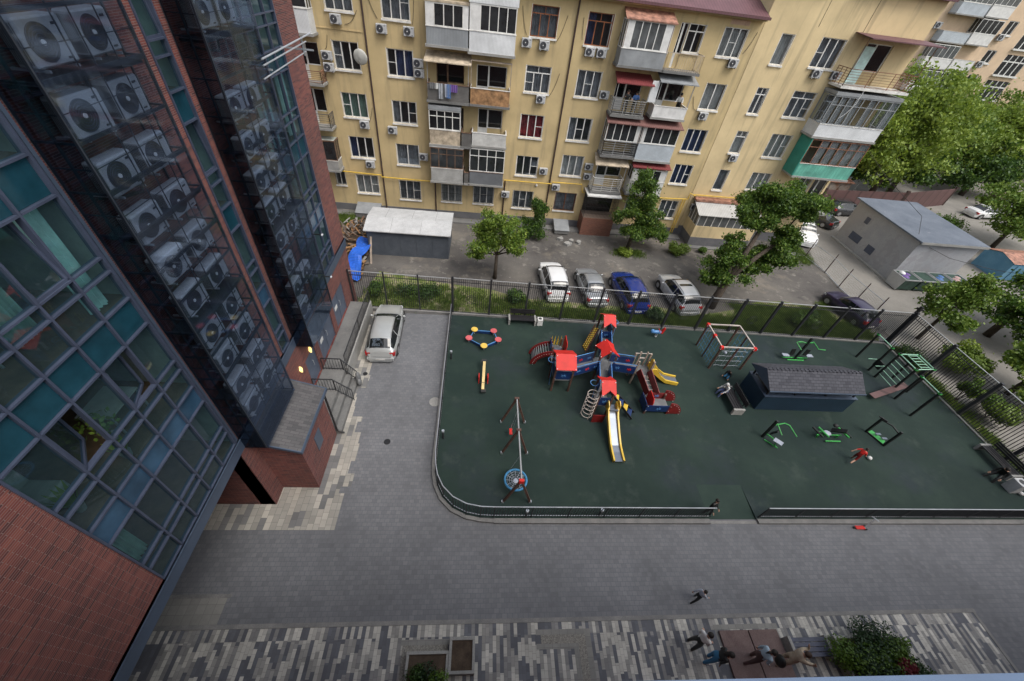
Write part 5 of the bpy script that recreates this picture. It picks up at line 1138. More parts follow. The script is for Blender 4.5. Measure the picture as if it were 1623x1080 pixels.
bin_box("white box litter bin on the playground near the far bench", 4.32, 19.75, G0, .36, .5, "white_sheet"); bin_box("pale litter bin with round opening beside the east bench", 28.45, 8.5, G0, .5, .75, "ac_case"); bin_box("grey litter bin beside the spreading shrub bed", 14.62, 1.25, 0.01, .42, .62, "concrete")
# outdoor gym
def hipt(name, label, loc): return thing(name, label, "gym equipment", loc)
def bars(t, segs, m, r=.03, nm="handlebar"):
    b = B()
    for s_ in segs: b.tube(s_, r, 7)
    return b.build(nm, m, t)
# pull-up set
t = hipt("pull_up_station", "black and green pull up frame with ladder rungs and inclined board by the east fence", (26.8, 15.8, G0))
P_ = {k: v for k, v in enumerate([(26.5, 18.0, 2.25), (26.5, 16.75, 2.25), (26.5, 16.15, 2.3), (27.8, 16.15, 2.3), (27.8, 14.95, 2.3), (26.5, 14.85, 2.3), (26.5, 14.35, 2.25), (26.52, 13.08, 2.25)])}
for k, (x, y, z) in P_.items():
    b = B(); b.beam((x, y, G0), (x, y, z + .08), .1); p = b.build("post", "gym_black", t)
    b = B(); b.box(x - .075, y - .075, z - .05, x + .075, y + .075, z + .03); b.build("clamp", "gym_green", p)
for a, c in ((0, 1), (2, 5), (2, 3), (3, 4), (4, 5), (6, 7)): bars(t, [[P_[a], P_[c]]], "gym_mint", .032, "top_bar")
b = B(); b.tube([(27.75, 13.75, G0), (27.75, 13.75, 1.6)], .035, 6); b.build("post", "gym_black", t)
b = B()
for k in range(5): y = 15.1 + k * .24; b.tube([(27.0, y, 2.28), (27.6, y, 2.28)], .02, 5)
b.tube([(27.0, 15.0, 2.28), (27.0, 16.1, 2.28)], .02, 5); b.tube([(27.6, 15.0, 2.28), (27.6, 16.1, 2.28)], .02, 5)
b.build("top_ladder", "gym_mint", t)
b = B()
for k in range(5): z = .5 + k * .33; b.tube([(26.5, 14.9, z), (26.5, 16.1, z)], .02, 5)
b.build("wall_bars", "gym_mint", t)
bars(t, [[(25.95, 16.95, 1.0), (26.55, 16.93, 1.0)], [(25.95, 16.3, 1.0), (26.6, 16.3, 1.0)]], "gym_mint", .03, "dip_bar")
b = B(); b.box(26.45, 16.35, .6, 26.55, 16.85, 1.15); b.build("board", "gym_black", t)
b = B(); b.beam((24.7, 14.3, .35), (27.3, 15.0, .75), .38, .05); b.build("inclined_board", "slide_steel", t).data.materials[0] = MATS["maroon_panel"]
b = B(); b.beam((26.2, 14.7, G0), (26.2, 14.7, .55), .06); b.build("support", "gym_black", t)
# gym 1: chest press style trainer
def local_bars(t, segs, m, r=.03, nm="handlebar"):
    b = B()
    for s_ in segs: b.tube(s_, r, 7)
    return b.build(nm, m, t, world=False)
t = thing("chest_trainer", "green chest trainer with one black post left of the kiosk front", "gym equipment", (16.0, 11.35, G0)); b = B(); b.beam((0, 0, 0), (0, 0, 1.5), .11); b.build("post", "gym_black", t, world=False)
local_bars(t, [[(0, 0, 1.1), (.25, .1, 1.15), (.3, -.5, .95)], [(0, 0, 1.1), (.75, .15, 1.1), (1.0, .05, 1.05), (1.15, -.55, .9)]], "gym_green")
local_bars(t, [[(0, 0, .35), (.35, -.45, .35), (.4, -.6, .0)], [(.0, -.2, .02), (.5, -.7, .02)]], "gym_green", .035, "base_frame")
b = B(); b.beam((.25, -.4, .4), (.5, -.75, .45), .3, .05); b.build("seat", "gym_plate", t, world=False); b = B(); b.beam((.1, -.15, .55), (.2, -.3, 1.0), .22, .05); b.build("backrest", "gym_black", t, world=False)
t = thing("lying_trainer", "green low trainer with two rollers in front of the kiosk", "gym equipment", (19.85, 11.4, G0))
local_bars(t, [[(-.75, 0, .25), (.75, 0, .25)], [(-.3, -.3, .1), (.6, -.3, .1)], [(-.3, .3, .1), (.3, .3, .1)], [(-.6, 0, .25), (-.6, 0, 0)], [(.6, 0, .25), (.6, 0, 0)]], "gym_green", .04, "base_frame")
for k, (x, m) in enumerate(((-.85, "gym_black"), (-.5, "gym_green"), (.7, "gym_green"), (.85, "gym_black"))): b = B(); b.tube([(x - .08, .32, .5), (x + .12, -.32, .5)], .055, 8); b.build("roller", m, t, world=False)
b = B(); b.ball((-.2, .02, .42), (.22, .18, .05), 12, 6); b.build("seat", "gym_plate", t, world=False); b = B(); b.beam((.15, .2, .45), (.5, -.2, .9), .3, .08); b.ball((.2, .25, .8), (.14, .12, .1), 8, 6); b.build("backrest", "gym_black", t, world=False)
t = thing("walking_trainer", "black framed stepper trainer with white foot plates near the ball player", "gym equipment", (23.0, 11.4, G0))
for x, y in ((-.35, .45), (.05, -.45)): b = B(); b.beam((x, y, 0), (x, y, 1.35), .1); b.build("post", "gym_black", t, world=False)
local_bars(t, [[(-.35, .45, .05), (.05, -.45, .05)], [(-.35, .45, 1.2), (-.05, .0, 1.25), (.05, -.45, 1.15)], [(-.45, .6, 1.3), (-.2, .25, 1.3)]], "gym_black", .04, "frame")
b = B(); b.prism([(-.3, .4), (.0, -.4), (.3, -.2), (.0, .5)], .05, .09); b.build("base_plate", "gym_green", t, world=False)
for dx, dy in ((-.12, .1), (.05, -.18)): b = B(); b.box(dx, dy, .2, dx + .3, dy + .12, .24); b.build("foot_plate", "slide_steel", t, world=False)
t = thing("twin_trainer", "green twin seat trainer around a tall black post behind the kiosk", "gym equipment", (21.55, 17.5, G0)); b = B(); b.beam((0, 0, 0), (0, 0, 1.95), .11); b.build("post", "gym_black", t, world=False)
local_bars(t, [[(0, 0, 1.5), (-.45, .1, 1.55), (-.75, .05, 1.5), (-.6, -.45, 1.3)], [(0, 0, 1.5), (.45, .1, 1.55), (.7, -.3, 1.3), (1.15, -.35, 1.3)], [(-.5, .1, 1.45), (.5, .1, 1.45)]], "gym_green")
local_bars(t, [[(-.9, .05, .1), (.9, .05, .1)], [(-.6, -.1, .02), (.6, -.1, .02)]], "gym_green", .045, "base_frame")
for x in (-.85, .85): b = B(); b.box(x - .22, -.12, .35, x + .22, .12, .40); b.build("seat", "gym_plate", t, world=False); b = B(); b.beam((x * .55, 0, .4), (x * .62, .05, .9), .28, .05); b.build("backrest", "gym_black", t, world=False)
for p, q, nm in (((-1.3, 16.0, G0), "galv", "left edge of the playground near the seesaw"), ((-1.3, 10.6, G0), "galv", "left edge of the playground near the swing"), ((2.6, 6.75, G0), "galv", "front fence below the basket swing"), ((5.9, 6.8, G0), "galv", "front fence left of the gateway")):
    t = thing("bollard_lamp", "small pale bollard light at the " + nm, "bollard light", p); b = B(); b.tube([(p[0], p[1] + .22, p[2]), (p[0], p[1] + .22, p[2] + .55)], .05, 8); b.build("stem", "fence_steel", t); b = B(); b.tube([(p[0], p[1] + .22, p[2] + .55), (p[0], p[1] + .22, p[2] + .68)], .07, 8); b.build("lamp_head", "galv", t)
# ---------------------------------------------------------------- square in front: slab table, bench, planters
t = thing("brown_platform", "large low brown two-piece slab platform on the striped paving", "platform", (10.9, 1.5, 0))
for x0, x1 in ((9.72, 10.86), (10.90, 12.05)): b = B(); b.box(x0, .2, .012, x1, 2.76, .12); b.build("slab", "brown_slab", t, bevel=.012)
slat_bench("slate blue slatted bench beside the brown platform", 12.12, 13.72, 1.85, 2.45, .008, "bench_slate")
def planter(label, x0, y0, x1, y1, h, th=.09, soil=True):
    t = thing("planter", label, "planter", ((x0 + x1) / 2, (y0 + y1) / 2, 0)); b = B()
    b.box(x0, y0, .01, x1, y0 + th, h); b.box(x0, y1 - th, .01, x1, y1, h); b.box(x0, y0 + th, .01, x0 + th, y1 - th, h); b.box(x1 - th, y0 + th, .01, x1, y1 - th, h); b.build("rim", "concrete_pale", t, bevel=.008)
    b = B(); b.poly([(x0 + th, y0 + th, h - .06), (x1 - th, y0 + th, h - .06), (x1 - th, y1 - th, h - .06), (x0 + th, y1 - th, h - .06)]); b.build("soil", "soil", t); return t
planter("square concrete planter filled only with brown bark soil", -.36, 1.72, .52, 2.72, .42)
planter("square concrete planter of low green conifers at the frame's bottom", -1.78, .6, -.36, 2.36, .38)
planter("dark concrete planter beside the slatted bench with spreading conifer", 13.95, 1.1, 16.6, 2.45, .5)
def bush(label, c, r, n, ls, m, name="shrub", cat="shrub", mi2=None, seed=1, stems=5, clumps=9, flat=.7):
    random.seed(seed); t = thing(name, label, cat, (c[0], c[1], c[2])); b = B()
    for _ in range(clumps):
        a = random.uniform(0, 6.28); q = random.random() ** .6; cc = (c[0] + r[0] * .75 * q * math.cos(a), c[1] + r[1] * .75 * q * math.sin(a), c[2] + r[2] * random.uniform(.45, .85))
        leafy(b, cc, random.uniform(.35, .55) * (r[0] + r[1]) / 2, n // clumps, ls, random.choice((0, 0, 1)) if mi2 else 0, flat=flat)
    b.build("foliage", [m, mi2] if mi2 else m, t); b = B()
    for k in range(stems): a = k * 2.5; b.tube([(c[0], c[1], c[2]), (c[0] + r[0] * .5 * math.cos(a), c[1] + r[1] * .5 * math.sin(a), c[2] + r[2] * .7)], [.025, .01], 5)
    b.build("stem", "bark", t); return t
bush("low juniper filling the left of the conifer planter", (-1.25, 1.5, .32), (.45, .75, .35), 2600, .07, "juniper", mi2="leaf_dark", seed=4)
bush("small upright conifer at the right of the conifer planter", (-.72, 1.55, .32), (.28, .7, .5), 1800, .07, "juniper", mi2="leaf_a", seed=5)
bush("wide spreading green conifer over the concrete planter beside the slatted bench", (14.9, 1.95, .40), (1.5, 1.0, .42), 10000, .085, "juniper", mi2="leaf_a", seed=6, clumps=18)
bush("dark red leaved shrub among the conifers right of the bench", (15.95, 1.5, .55), (.42, .42, .45), 1500, .09, "leaf_red", seed=7)
bush("low green conifer right of the dark red shrub", (16.3, 1.15, .45), (.7, .6, .35), 2600, .08, "juniper", mi2="leaf_dark", seed=8, clumps=10)
bush("small green bush at the far edge of the dark red shrub", (16.25, 2.1, .5), (.4, .35, .35), 1100, .08, "leaf_a", seed=9)
for x, y, r, m, lab in ((-1.95, 13.1, .30, "concrete_pale", "pale round cover in the driveway paving beside the playground kerb"), (-4.0, 10.6, .16, "black_steel", "small dark drain cover in the driveway paving"), (-6.0, 14.9, .13, "black_steel", "small dark drain near the estate car")):
    b = B(); b.cyl((x, y), r, .005, .016, 18); tag(b.build("drain_cover", m, loc=(x, y, 0)), lab, "drain cover")
# scooter and ball
t = thing("kick_scooter", "red child's scooter lying against the kerb of the playground", "scooter", (18.5, 6.5, 0))
b = B(); b.box(18.15, 6.45, .07, 18.62, 6.62, .11); b.build("deck", "play_red", t, bevel=.02)
b = B(); b.beam((18.6, 6.54, .1), (18.9, 6.72, .62), .03); b.beam((18.82, 6.85, .6), (18.98, 6.6, .62), .03); b.build("handlebar", "galv", t)
for x, y in ((18.1, 6.53), (18.65, 6.45), (18.68, 6.62)): b = B(); b.tube([(x, y - .02, .065), (x, y + .02, .065)], .06, 10); b.build("wheel", "tyre", t)
b = B(); b.ball((21.48, 10.1, G0 + .11), .11, 14, 10); tag(b.build("football", "white_sheet", loc=(21.48, 10.1, G0), smooth=True), "white football at the feet of the boy in red", "ball")
# ---------------------------------------------------------------- yard: garage, hatch, rubble
t = thing("garage", "low grey metal garage with pale sheet roof in the yard", "garage", (-5.3, 28.7, 0))
gx0, gx1, gy0, gy1 = -8.36, -2.3, 27.1, 30.3
b = B(); b.box(gx0, gy0, 0, gx1, gy1, 2.12)
for k in range(1, 5): x = gx0 + (gx1 - gx0) * k / 5; b.box(x - .012, gy0 - .02, .05, x + .012, gy0, 2.1)
b.build("wall", "garage_metal", t)
b = B(); e = .18; ym = 28.55
for (ya, za, yb_, zb) in ((gy0 - e, 2.12, ym, 2.45), (ym, 2.45, gy1 + e, 2.25)):
    b.poly([(gx0 - e, ya, za), (gx1 + e, ya, za), (gx1 + e, yb_, zb), (gx0 - e, yb_, zb)]); b.poly([(gx0 - e, ya, za - .05), (gx1 + e, ya, za - .05), (gx1 + e, yb_, zb - .05), (gx0 - e, yb_, zb - .05)])
b.box(gx0 - e, gy0 - e - .01, 2.06, gx1 + e, gy0 - e, 2.13)
for x in (gx0 - e, gx1 + e): b.poly([(x, gy0 - e, 2.07), (x, gy1 + e, 2.2), (x, gy1 + e, 2.25), (x, ym, 2.45), (x, gy0 - e, 2.12)])
b.build("roof", "slate_sheet", t)
b = B()
for x in (-6.6, -4.4): b.beam((x, gy0 - e, 2.127), (x, ym, 2.457), .012, .01)
for x in (-7.2, -5.2, -3.4): b.beam((x, ym, 2.457), (x, gy1 + e, 2.257), .012, .01)
b.build("seam", "plinth_grey", t)
t = thing("cellar_hatch", "grey slanted cellar hatch at the yellow wall below a barred window", "hatch", (7.4, 33.0, 0)); b = B(); b.prism([(32.3, .1), (33.9, .1), (33.9, .75), (32.3, .4)], 6.8, 8.1, axis=0); b.build("box", "concrete", t); b = B(); b.beam((7.45, 32.25, .43), (7.45, 33.8, .78), 1.36, .04); b.build("lid", "metal_sheet", t)
t = thing("cellar_hatch", "grey cellar hatch at the yellow wall behind the garage", "hatch", (-9.6, 33.3, 0)); b = B(); b.prism([(32.6, .1), (33.9, .1), (33.9, .9), (32.6, .5)], -10.7, -8.7, axis=0); b.build("box", "concrete", t); b = B(); b.beam((-9.7, 32.55, .53), (-9.7, 33.85, .93), 2.05, .04); b.build("lid", "metal_sheet", t)
b = B(); pts = []; n = 14
for i in range(n + 1):
    y = 23.3 + i * .36; 
    for j in range(5): x = -9.35 + j * .24 + .12 * math.sin(i * .9) + (-.25 if i > 9 else 0) + .03 * i; z = .75 + .12 * math.sin(i * 1.1 + j) + (.35 if 4 < i < 10 else 0) - (.5 if i < 2 else 0); pts.append((x, y, z))
b.add(pts, [(i * 5 + j, i * 5 + j + 1, (i + 1) * 5 + j + 1, (i + 1) * 5 + j) for i in range(n) for j in range(4)])
tag(b.build("blue_sheet", "corr_blue", loc=(-8.9, 26, .1)), "crumpled bright blue corrugated sheet on the junk by the tower", "sheet")
random.seed(21); b = B()
for _ in range(260):
    x = random.uniform(-11.5, -8.3); y = random.uniform(23.4, 31.5); L = random.uniform(.15, .9); a = random.uniform(0, 3.14); z = random.uniform(.03, .5)
    b.beam((x, y, z), (x + L * math.cos(a), y + L * math.sin(a), z + random.uniform(-.02, .25)), random.uniform(.04, .22), random.uniform(.02, .08), random.choice((0, 0, 1, 2, 3)))
o = b.build("rubble", ["rubble_mix", "old_wood", "concrete_pale", "boards"]); o['kind'] = 'stuff'; o['label'] = "junk of boards, branches and broken bricks between tower and garage"
t = thing("bathtub", "white discarded box on the junk pile beside the blue sheet", "box", (-9.7, 24.6, 0)); b = B(); b.box(-10.0, 24.3, .5, -9.4, 24.9, 1.0); b.build("box", "white_sheet", t); b = B(); b.box(-9.95, 24.25, .6, -9.45, 24.3, .9); b.build("opening", "room_dark", t)
t['category'] = "box"; t.name = "discarded_box"
b = B(); b.beam((-8.0, 25.8, 0), (-8.05, 27.0, 1.6), .14, .05); tag(b.build("plank", "post_pale", loc=(-8, 26, 0)), "pale plank leaning on the garage corner", "plank")
# ---------------------------------------------------------------- side street: substation, containers, garages
t = thing("substation", "pale grey flat roofed utility hut with sloping bitumen roof beside the side road", "utility building", (41, 32, 0))
hx0, hx1, hy0, hy1 = 37.0, 42.9, 28.25, 35.9
b = B(); b.add([(hx0, hy0, 0), (hx1, hy0, 0), (hx1, hy1, 0), (hx0, hy1, 0), (hx0, hy0, 4.0), (hx1, hy0, 4.0), (hx1, hy1, 4.15), (hx0, hy1, 4.15)], [(0, 1, 5, 4), (1, 2, 6, 5), (2, 3, 7, 6), (3, 0, 4, 7)]); b.build("wall", "hut_wall", t)
b = B(); b.prism([(hy0 - .3, 3.98), (hy1 + .3, 4.13), (hy1 + .3, 4.25), (hy0 - .3, 4.10)], hx0 - .3, hx1 + .3, axis=0); b.build("roof", "bitumen_roof", t)
b = B(); b.beam((hx0 - .2, hy0 - .315, 3.98), (hx1 + .3, hy0 - .315, 3.98), .03, .2); b.build("roof_edge", "concrete_pale", t)
for y0, y1, z0, z1 in ((33.1, 34.5, .9, 1.6), (31.2, 32.1, .8, 1.5), (33.6, 34.1, 2.7, 3.3)): b = B(); b.box(hx0 - .02, y0, z0, hx0 + .01, y1, z1); b.build("vent", "frame_blue", t)
b = B(); b.box(hx0 - .28, hy0 - .2, 0, hx0, hy1 + .1, .14); b.build("plinth", "concrete_pale", t)
t = thing("blue_garage", "blue sheet metal garage with rust streaks right of the grey hut", "garage", (52.5, 31.2, 0)); b = B(); b.prism([(29.7, 0), (32.6, 0), (32.6, 1.7), (31.2, 2.15), (29.7, 1.8)], 50.0, 55.0, axis=0); b.build("wall", "blue_metal", t); b = B(); b.box(50.6, 29.64, .1, 54.4, 29.69, 1.6); b.build("door", "blue_metal", t); b = B(); b.poly([(49.9, 29.6, 1.82), (49.9, 31.2, 2.2), (55.1, 31.2, 2.2), (55.1, 29.6, 1.82)]); b.poly([(49.9, 31.2, 2.2), (49.9, 32.7, 1.74), (55.1, 32.7, 1.74), (55.1, 31.2, 2.2)]); b.build("roof", "rust_roof", t)
t = thing("shed_roof", "pale sheet roofed shed at the right edge behind the trees", "shed", (54.5, 27.6, 0)); b = B(); b.box(52.4, 26.2, 0, 57, 29.0, 1.6); b.build("wall", "hut_wall", t); b = B(); b.poly([(52.2, 26.0, 1.62), (57.2, 26.0, 1.8), (57.2, 29.2, 2.1), (52.2, 29.2, 1.9)]); b.build("roof", "corr_lightblue", t)
con = [("dump_green", "nearest the grey hut's corner with a violet bag", "bag_violet"), ("dump_green", "second from the grey hut's corner", None), ("dump_green", "third from the grey hut's corner with a blue bag", "bag_blue"), ("dump_green", "last in the row, overfull with pink bags", "bag_pink")]
for i, (m, lab, bag) in enumerate(con):
    x = 36.65 + i * 1.66; t = thing("waste_container", "dark green waste container " + lab, "waste container", (x + .7, 27.5, 0), 0, "waste containers in a row")
    b = B(); b.prism([(26.75, .15), (27.95, .15), (28.1, 1.2), (26.6, 1.2)], x, x + 1.45, axis=0); b.build("body", m, t)
    b = B(); b.box(x - .03, 26.55, 1.16, x + 1.48, 26.63, 1.24); b.box(x - .03, 28.06, 1.16, x + 1.48, 28.14, 1.24); b.box(x - .03, 26.63, 1.16, x + .05, 28.06, 1.24); b.box(x + 1.4, 26.63, 1.16, x + 1.48, 28.06, 1.24); b.build("rim", "rail_pale", t)
    for wx in (x + .15, x + 1.3):
        b = B(); b.tube([(wx - .03, 26.9, .08), (wx + .03, 26.9, .08)], .08, 8); b.build("wheel", "tyre", t)
    if i == 0: b = B(); b.prism([(26.75, .1), (27.95, .1), (28.12, 1.25), (26.58, 1.25)], x - .07, x - .02, axis=0); b.build("side_plate", "rail_pale", t)
    if bag:
        b = B(); b.ball((x + .45, 27.2, 1.12), (.36, .42, .16), 7, 5); b.ball((x + .95, 27.6, 1.12), (.33, .38, .13), 6, 5); tag(b.build("rubbish_bag", bag, loc=(x + .7, 27.4, 1.2), smooth=True), f"{bag.split('_')[1]} rubbish bags heaped in the {'first' if i == 0 else 'third' if i == 2 else 'last'} green container", "rubbish bag", "rubbish bags in the containers")
b = B(); b.ball((37.0, 27.6, 1.28), (.26, .28, .16), 7, 5); tag(b.build("rubbish_bag", "bag_white", loc=(37, 27.6, 1.3), smooth=True), "white rubbish bag on top of the first green container", "rubbish bag", "rubbish bags in the containers")
t = thing("brown_fence", "long maroon sheet fence along the street behind the grey hut", "fence", (49, 47, 0))
for (x0, y0), (x1, y1), h in (((39.5, 43.2), (51.0, 44.6), 2.2), ((51.2, 44.6), (60.5, 47.6), 2.2)):
    b = B(); b.beam((x0, y0, h / 2), (x1, y1, h / 2), .06, h); b.build("panel", "maroon_panel", t)
    b = B(); b.beam((x0, y0, 0), (x0, y0, h + .2), .18); b.build("post", "drain_brown", t)
    b = B(); b.beam((x1, y1, 0), (x1, y1, h + .2), .18); b.build("post", "drain_brown", t)
t = thing("gate_pillar", "pale plastered gate pillar with rusty foot in the right street", "gate pillar", (66, 47.5, 0)); b = B(); b.box(66.5, 47, 0, 67.6, 48.2, 2.3); b.build("pillar", "maroon_panel", t); b = B(); b.box(66.4, 46.9, 0, 67.7, 47.0, 1.0); b.build("panel", "boards", t)
# ---------------------------------------------------------------- far peach house
fb = thing("far_house", "tall peach coloured apartment house beyond the trees at the top right", "building", (85, 78, 0)); YB = 70.0
fw = []
for z in (18.4, 15.0, 11.9, 8.7, 5.5, 2.4):
    fw += [(74.6, 76.2, z - 1.6, z), (88.6, 90.0, z - 1.6, z), (92.5, 94, z - 1.6, z)]
fw2 = [(78.2, 82.2, 15.5 - 3.25 * k + (0), 15.5 - 3.25 * k + 2.5) for k in range(0, 5)]
b = B(); wall(b, 1, YB, 62.9, 120, 0, 26, fw + [(a, c, z, w) for a, c, z, w in fw2], .15); b.poly([(62.9, YB, 0), (62.9, 88, 0), (62.9, 88, 26), (62.9, YB, 26)]); b.build("wall", "peach_plaster", fb)
b = B(); b.box(62.7, YB - .2, 26, 120, 88, 26.3); b.build("roof", "bitumen_roof", fb)
for i, w in enumerate(fw):
    f = B(); y = YB + .1; f.box(w[0], y - .04, w[2], w[0] + .09, y + .04, w[3]); f.box(w[1] - .09, y - .04, w[2], w[1], y + .04, w[3]); f.box(w[0] + .09, y - .04, w[2], w[1] - .09, y + .04, w[2] + .09); f.box(w[0] + .09, y - .04, w[3] - .09, w[1] - .09, y + .04, w[3]); xm = w[0] + (w[1] - w[0]) * .55; f.box(xm - .05, y - .035, w[2] + .09, xm + .05, y + .035, w[3] - .09)
    o = f.build("window", "upvc", fb); p = B(); p.poly([(w[0], y, w[2]), (w[1], y, w[2]), (w[1], y, w[3]), (w[0], y, w[3])]); p.build("pane", "pane_grey" if i % 3 else "dark_pane_b", o); s_ = B(); s_.box(w[0] - .1, YB - .15, w[2] - .15, w[1] + .1, YB + .05, w[2] - .002); s_.build("sill", "white_sheet", o)
for w in fw2:
    f = B(); y = YB + .08
    for k in range(5): x = w[0] + (w[1] - w[0]) * k / 4; f.box(x - .07, y - .05, w[2], x + .07, y + .05, w[3])
    f.box(w[0] - .1, YB - .3, w[2] - .2, w[1] + .1, y, w[2]); f.box(w[0], y - .04, w[2] + 1.6, w[1], y + .04, w[2] + 1.75)
    o = f.build("window", "upvc", fb); p = B(); p.poly([(w[0], y, w[2]), (w[1], y, w[2]), (w[1], y, w[3]), (w[0], y, w[3])]); p.build("pane", "dark_pane_b", o)
for k in range(5):
    zs = 15.3 - 3.1 * k
    balcony(fb, 64.6, 68.9, zs, zs + 1.15, zs + (2.7), ("corr_lightblue", "white_sheet", "white_sheet", "siding_white", "corr_grey")[k], ("upvc", "pane_grey", "cw") if k != 0 else None, None, y0=YB - 1.2, Y=YB, panes=5)
    balcony(fb, 69.2, 72.7, zs + .1, zs + 1.3, zs + 2.85, ("white_sheet", "white_sheet", "metal_sheet", "siding_white", "white_sheet")[k], ("upvc", "dark_pane_b", "cw") if k not in (1,) else None, None, y0=YB - 1.2, Y=YB, panes=4)
balcony(fb, 64.6, 68.9, 18.4, 19.6, 21, "corr_lightblue", ("upvc", "pane_grey", "cw"), None, y0=YB - 1.2, Y=YB, panes=5); balcony(fb, 69.2, 72.7, 18.5, 19.7, 21.2, "white_sheet", ("upvc", "pane_grey", "cw"), None, y0=YB - 1.2, Y=YB, panes=4)
for x, z in ((74.7, 16.5), (64.0, 16.9), (74.6, 13.2)): put_ac("white air conditioner on the far peach house, " + {74.7: "beside a window", 64.0: "at its left corner", 74.6: "under the lower window"}[x], (x, YB - .3, z), -math.pi / 2, "air conditioners on the far house", 1.1)
# ---------------------------------------------------------------- cars (front towards local +Y)
mat("car_white", (.72, .73, .74), .25, var=.02, coat=.6); mat("car_silver", (.40, .42, .44), .28, metal=.5, var=.02, coat=.5); mat("car_champagne", (.47, .49, .49), .28, metal=.35, var=.02, coat=.5)
mat("car_blue", (.018, .04, .22), .22, metal=.2, var=.03, coat=.8); mat("car_grey", (.045, .048, .055), .25, metal=.3, var=.03, coat=.6); mat("car_purple", (.030, .022, .060), .3, metal=.1, var=.15, coat=.4); mat("car_lightgrey", (.48, .50, .53), .28, metal=.4, var=.02, coat=.5)
PROF = {  # station: (s along length 0 rear..1 front, z belt, z top, half width belt factor, half width top factor)
 'wagon': [(0, .60, .62, .80, .70), (.025, .86, .89, .92, .76), (.07, .93, 1.12, .97, .70), (.15, .94, 1.38, 1, .645), (.25, .94, 1.45, 1, .66), (.45, .93, 1.46, 1, .66), (.56, .92, 1.40, 1, .645), (.65, .92, 1.16, 1, .72), (.735, .92, .96, .99, .84), (.85, .86, .90, .96, .82), (.95, .74, .78, .86, .74), (1, .55, .58, .70, .62)],
 'suv': [(0, .70, .72, .82, .74), (.03, .98, 1.0, .95, .78), (.07, 1.04, 1.38, .98, .70), (.14, 1.04, 1.58, 1, .71), (.3, 1.03, 1.66, 1, .73), (.48, 1.02, 1.65, 1, .73), (.60, 1.01, 1.55, 1, .71), (.68, 1.01, 1.28, 1, .75), (.75, 1.0, 1.06, .99, .85), (.86, .95, 1.0, .97, .84), (.95, .84, .88, .90, .78), (1, .62, .65, .76, .68)],
 'sedan': [(0, .62, .64, .80, .70), (.03, .88, .92, .92, .80), (.13, .92, .97, .98, .84), (.17, .92, 1.02, .99, .80), (.28, .92, 1.33, 1, .70), (.36, .91, 1.42, 1, .70), (.50, .90, 1.43, 1, .71), (.58, .89, 1.38, 1, .70), (.68, .89, 1.08, 1, .76), (.74, .88, .93, .99, .84), (.87, .82, .86, .95, .82), (.96, .70, .74, .84, .72), (1, .52, .55, .70, .6)],
 'hatch': [(0, .62, .64, .82, .72), (.03, .90, .94, .93, .80), (.07, .93, 1.08, .97, .76), (.18, .93, 1.36, 1, .70), (.32, .92, 1.42, 1, .72), (.48, .91, 1.42, 1, .72), (.58, .90, 1.34, 1, .70), (.67, .90, 1.08, 1, .76), (.73, .89, .94, .99, .84), (.87, .82, .86, .95, .82), (.96, .72, .75, .86, .72), (1, .52, .55, .70, .6)]}
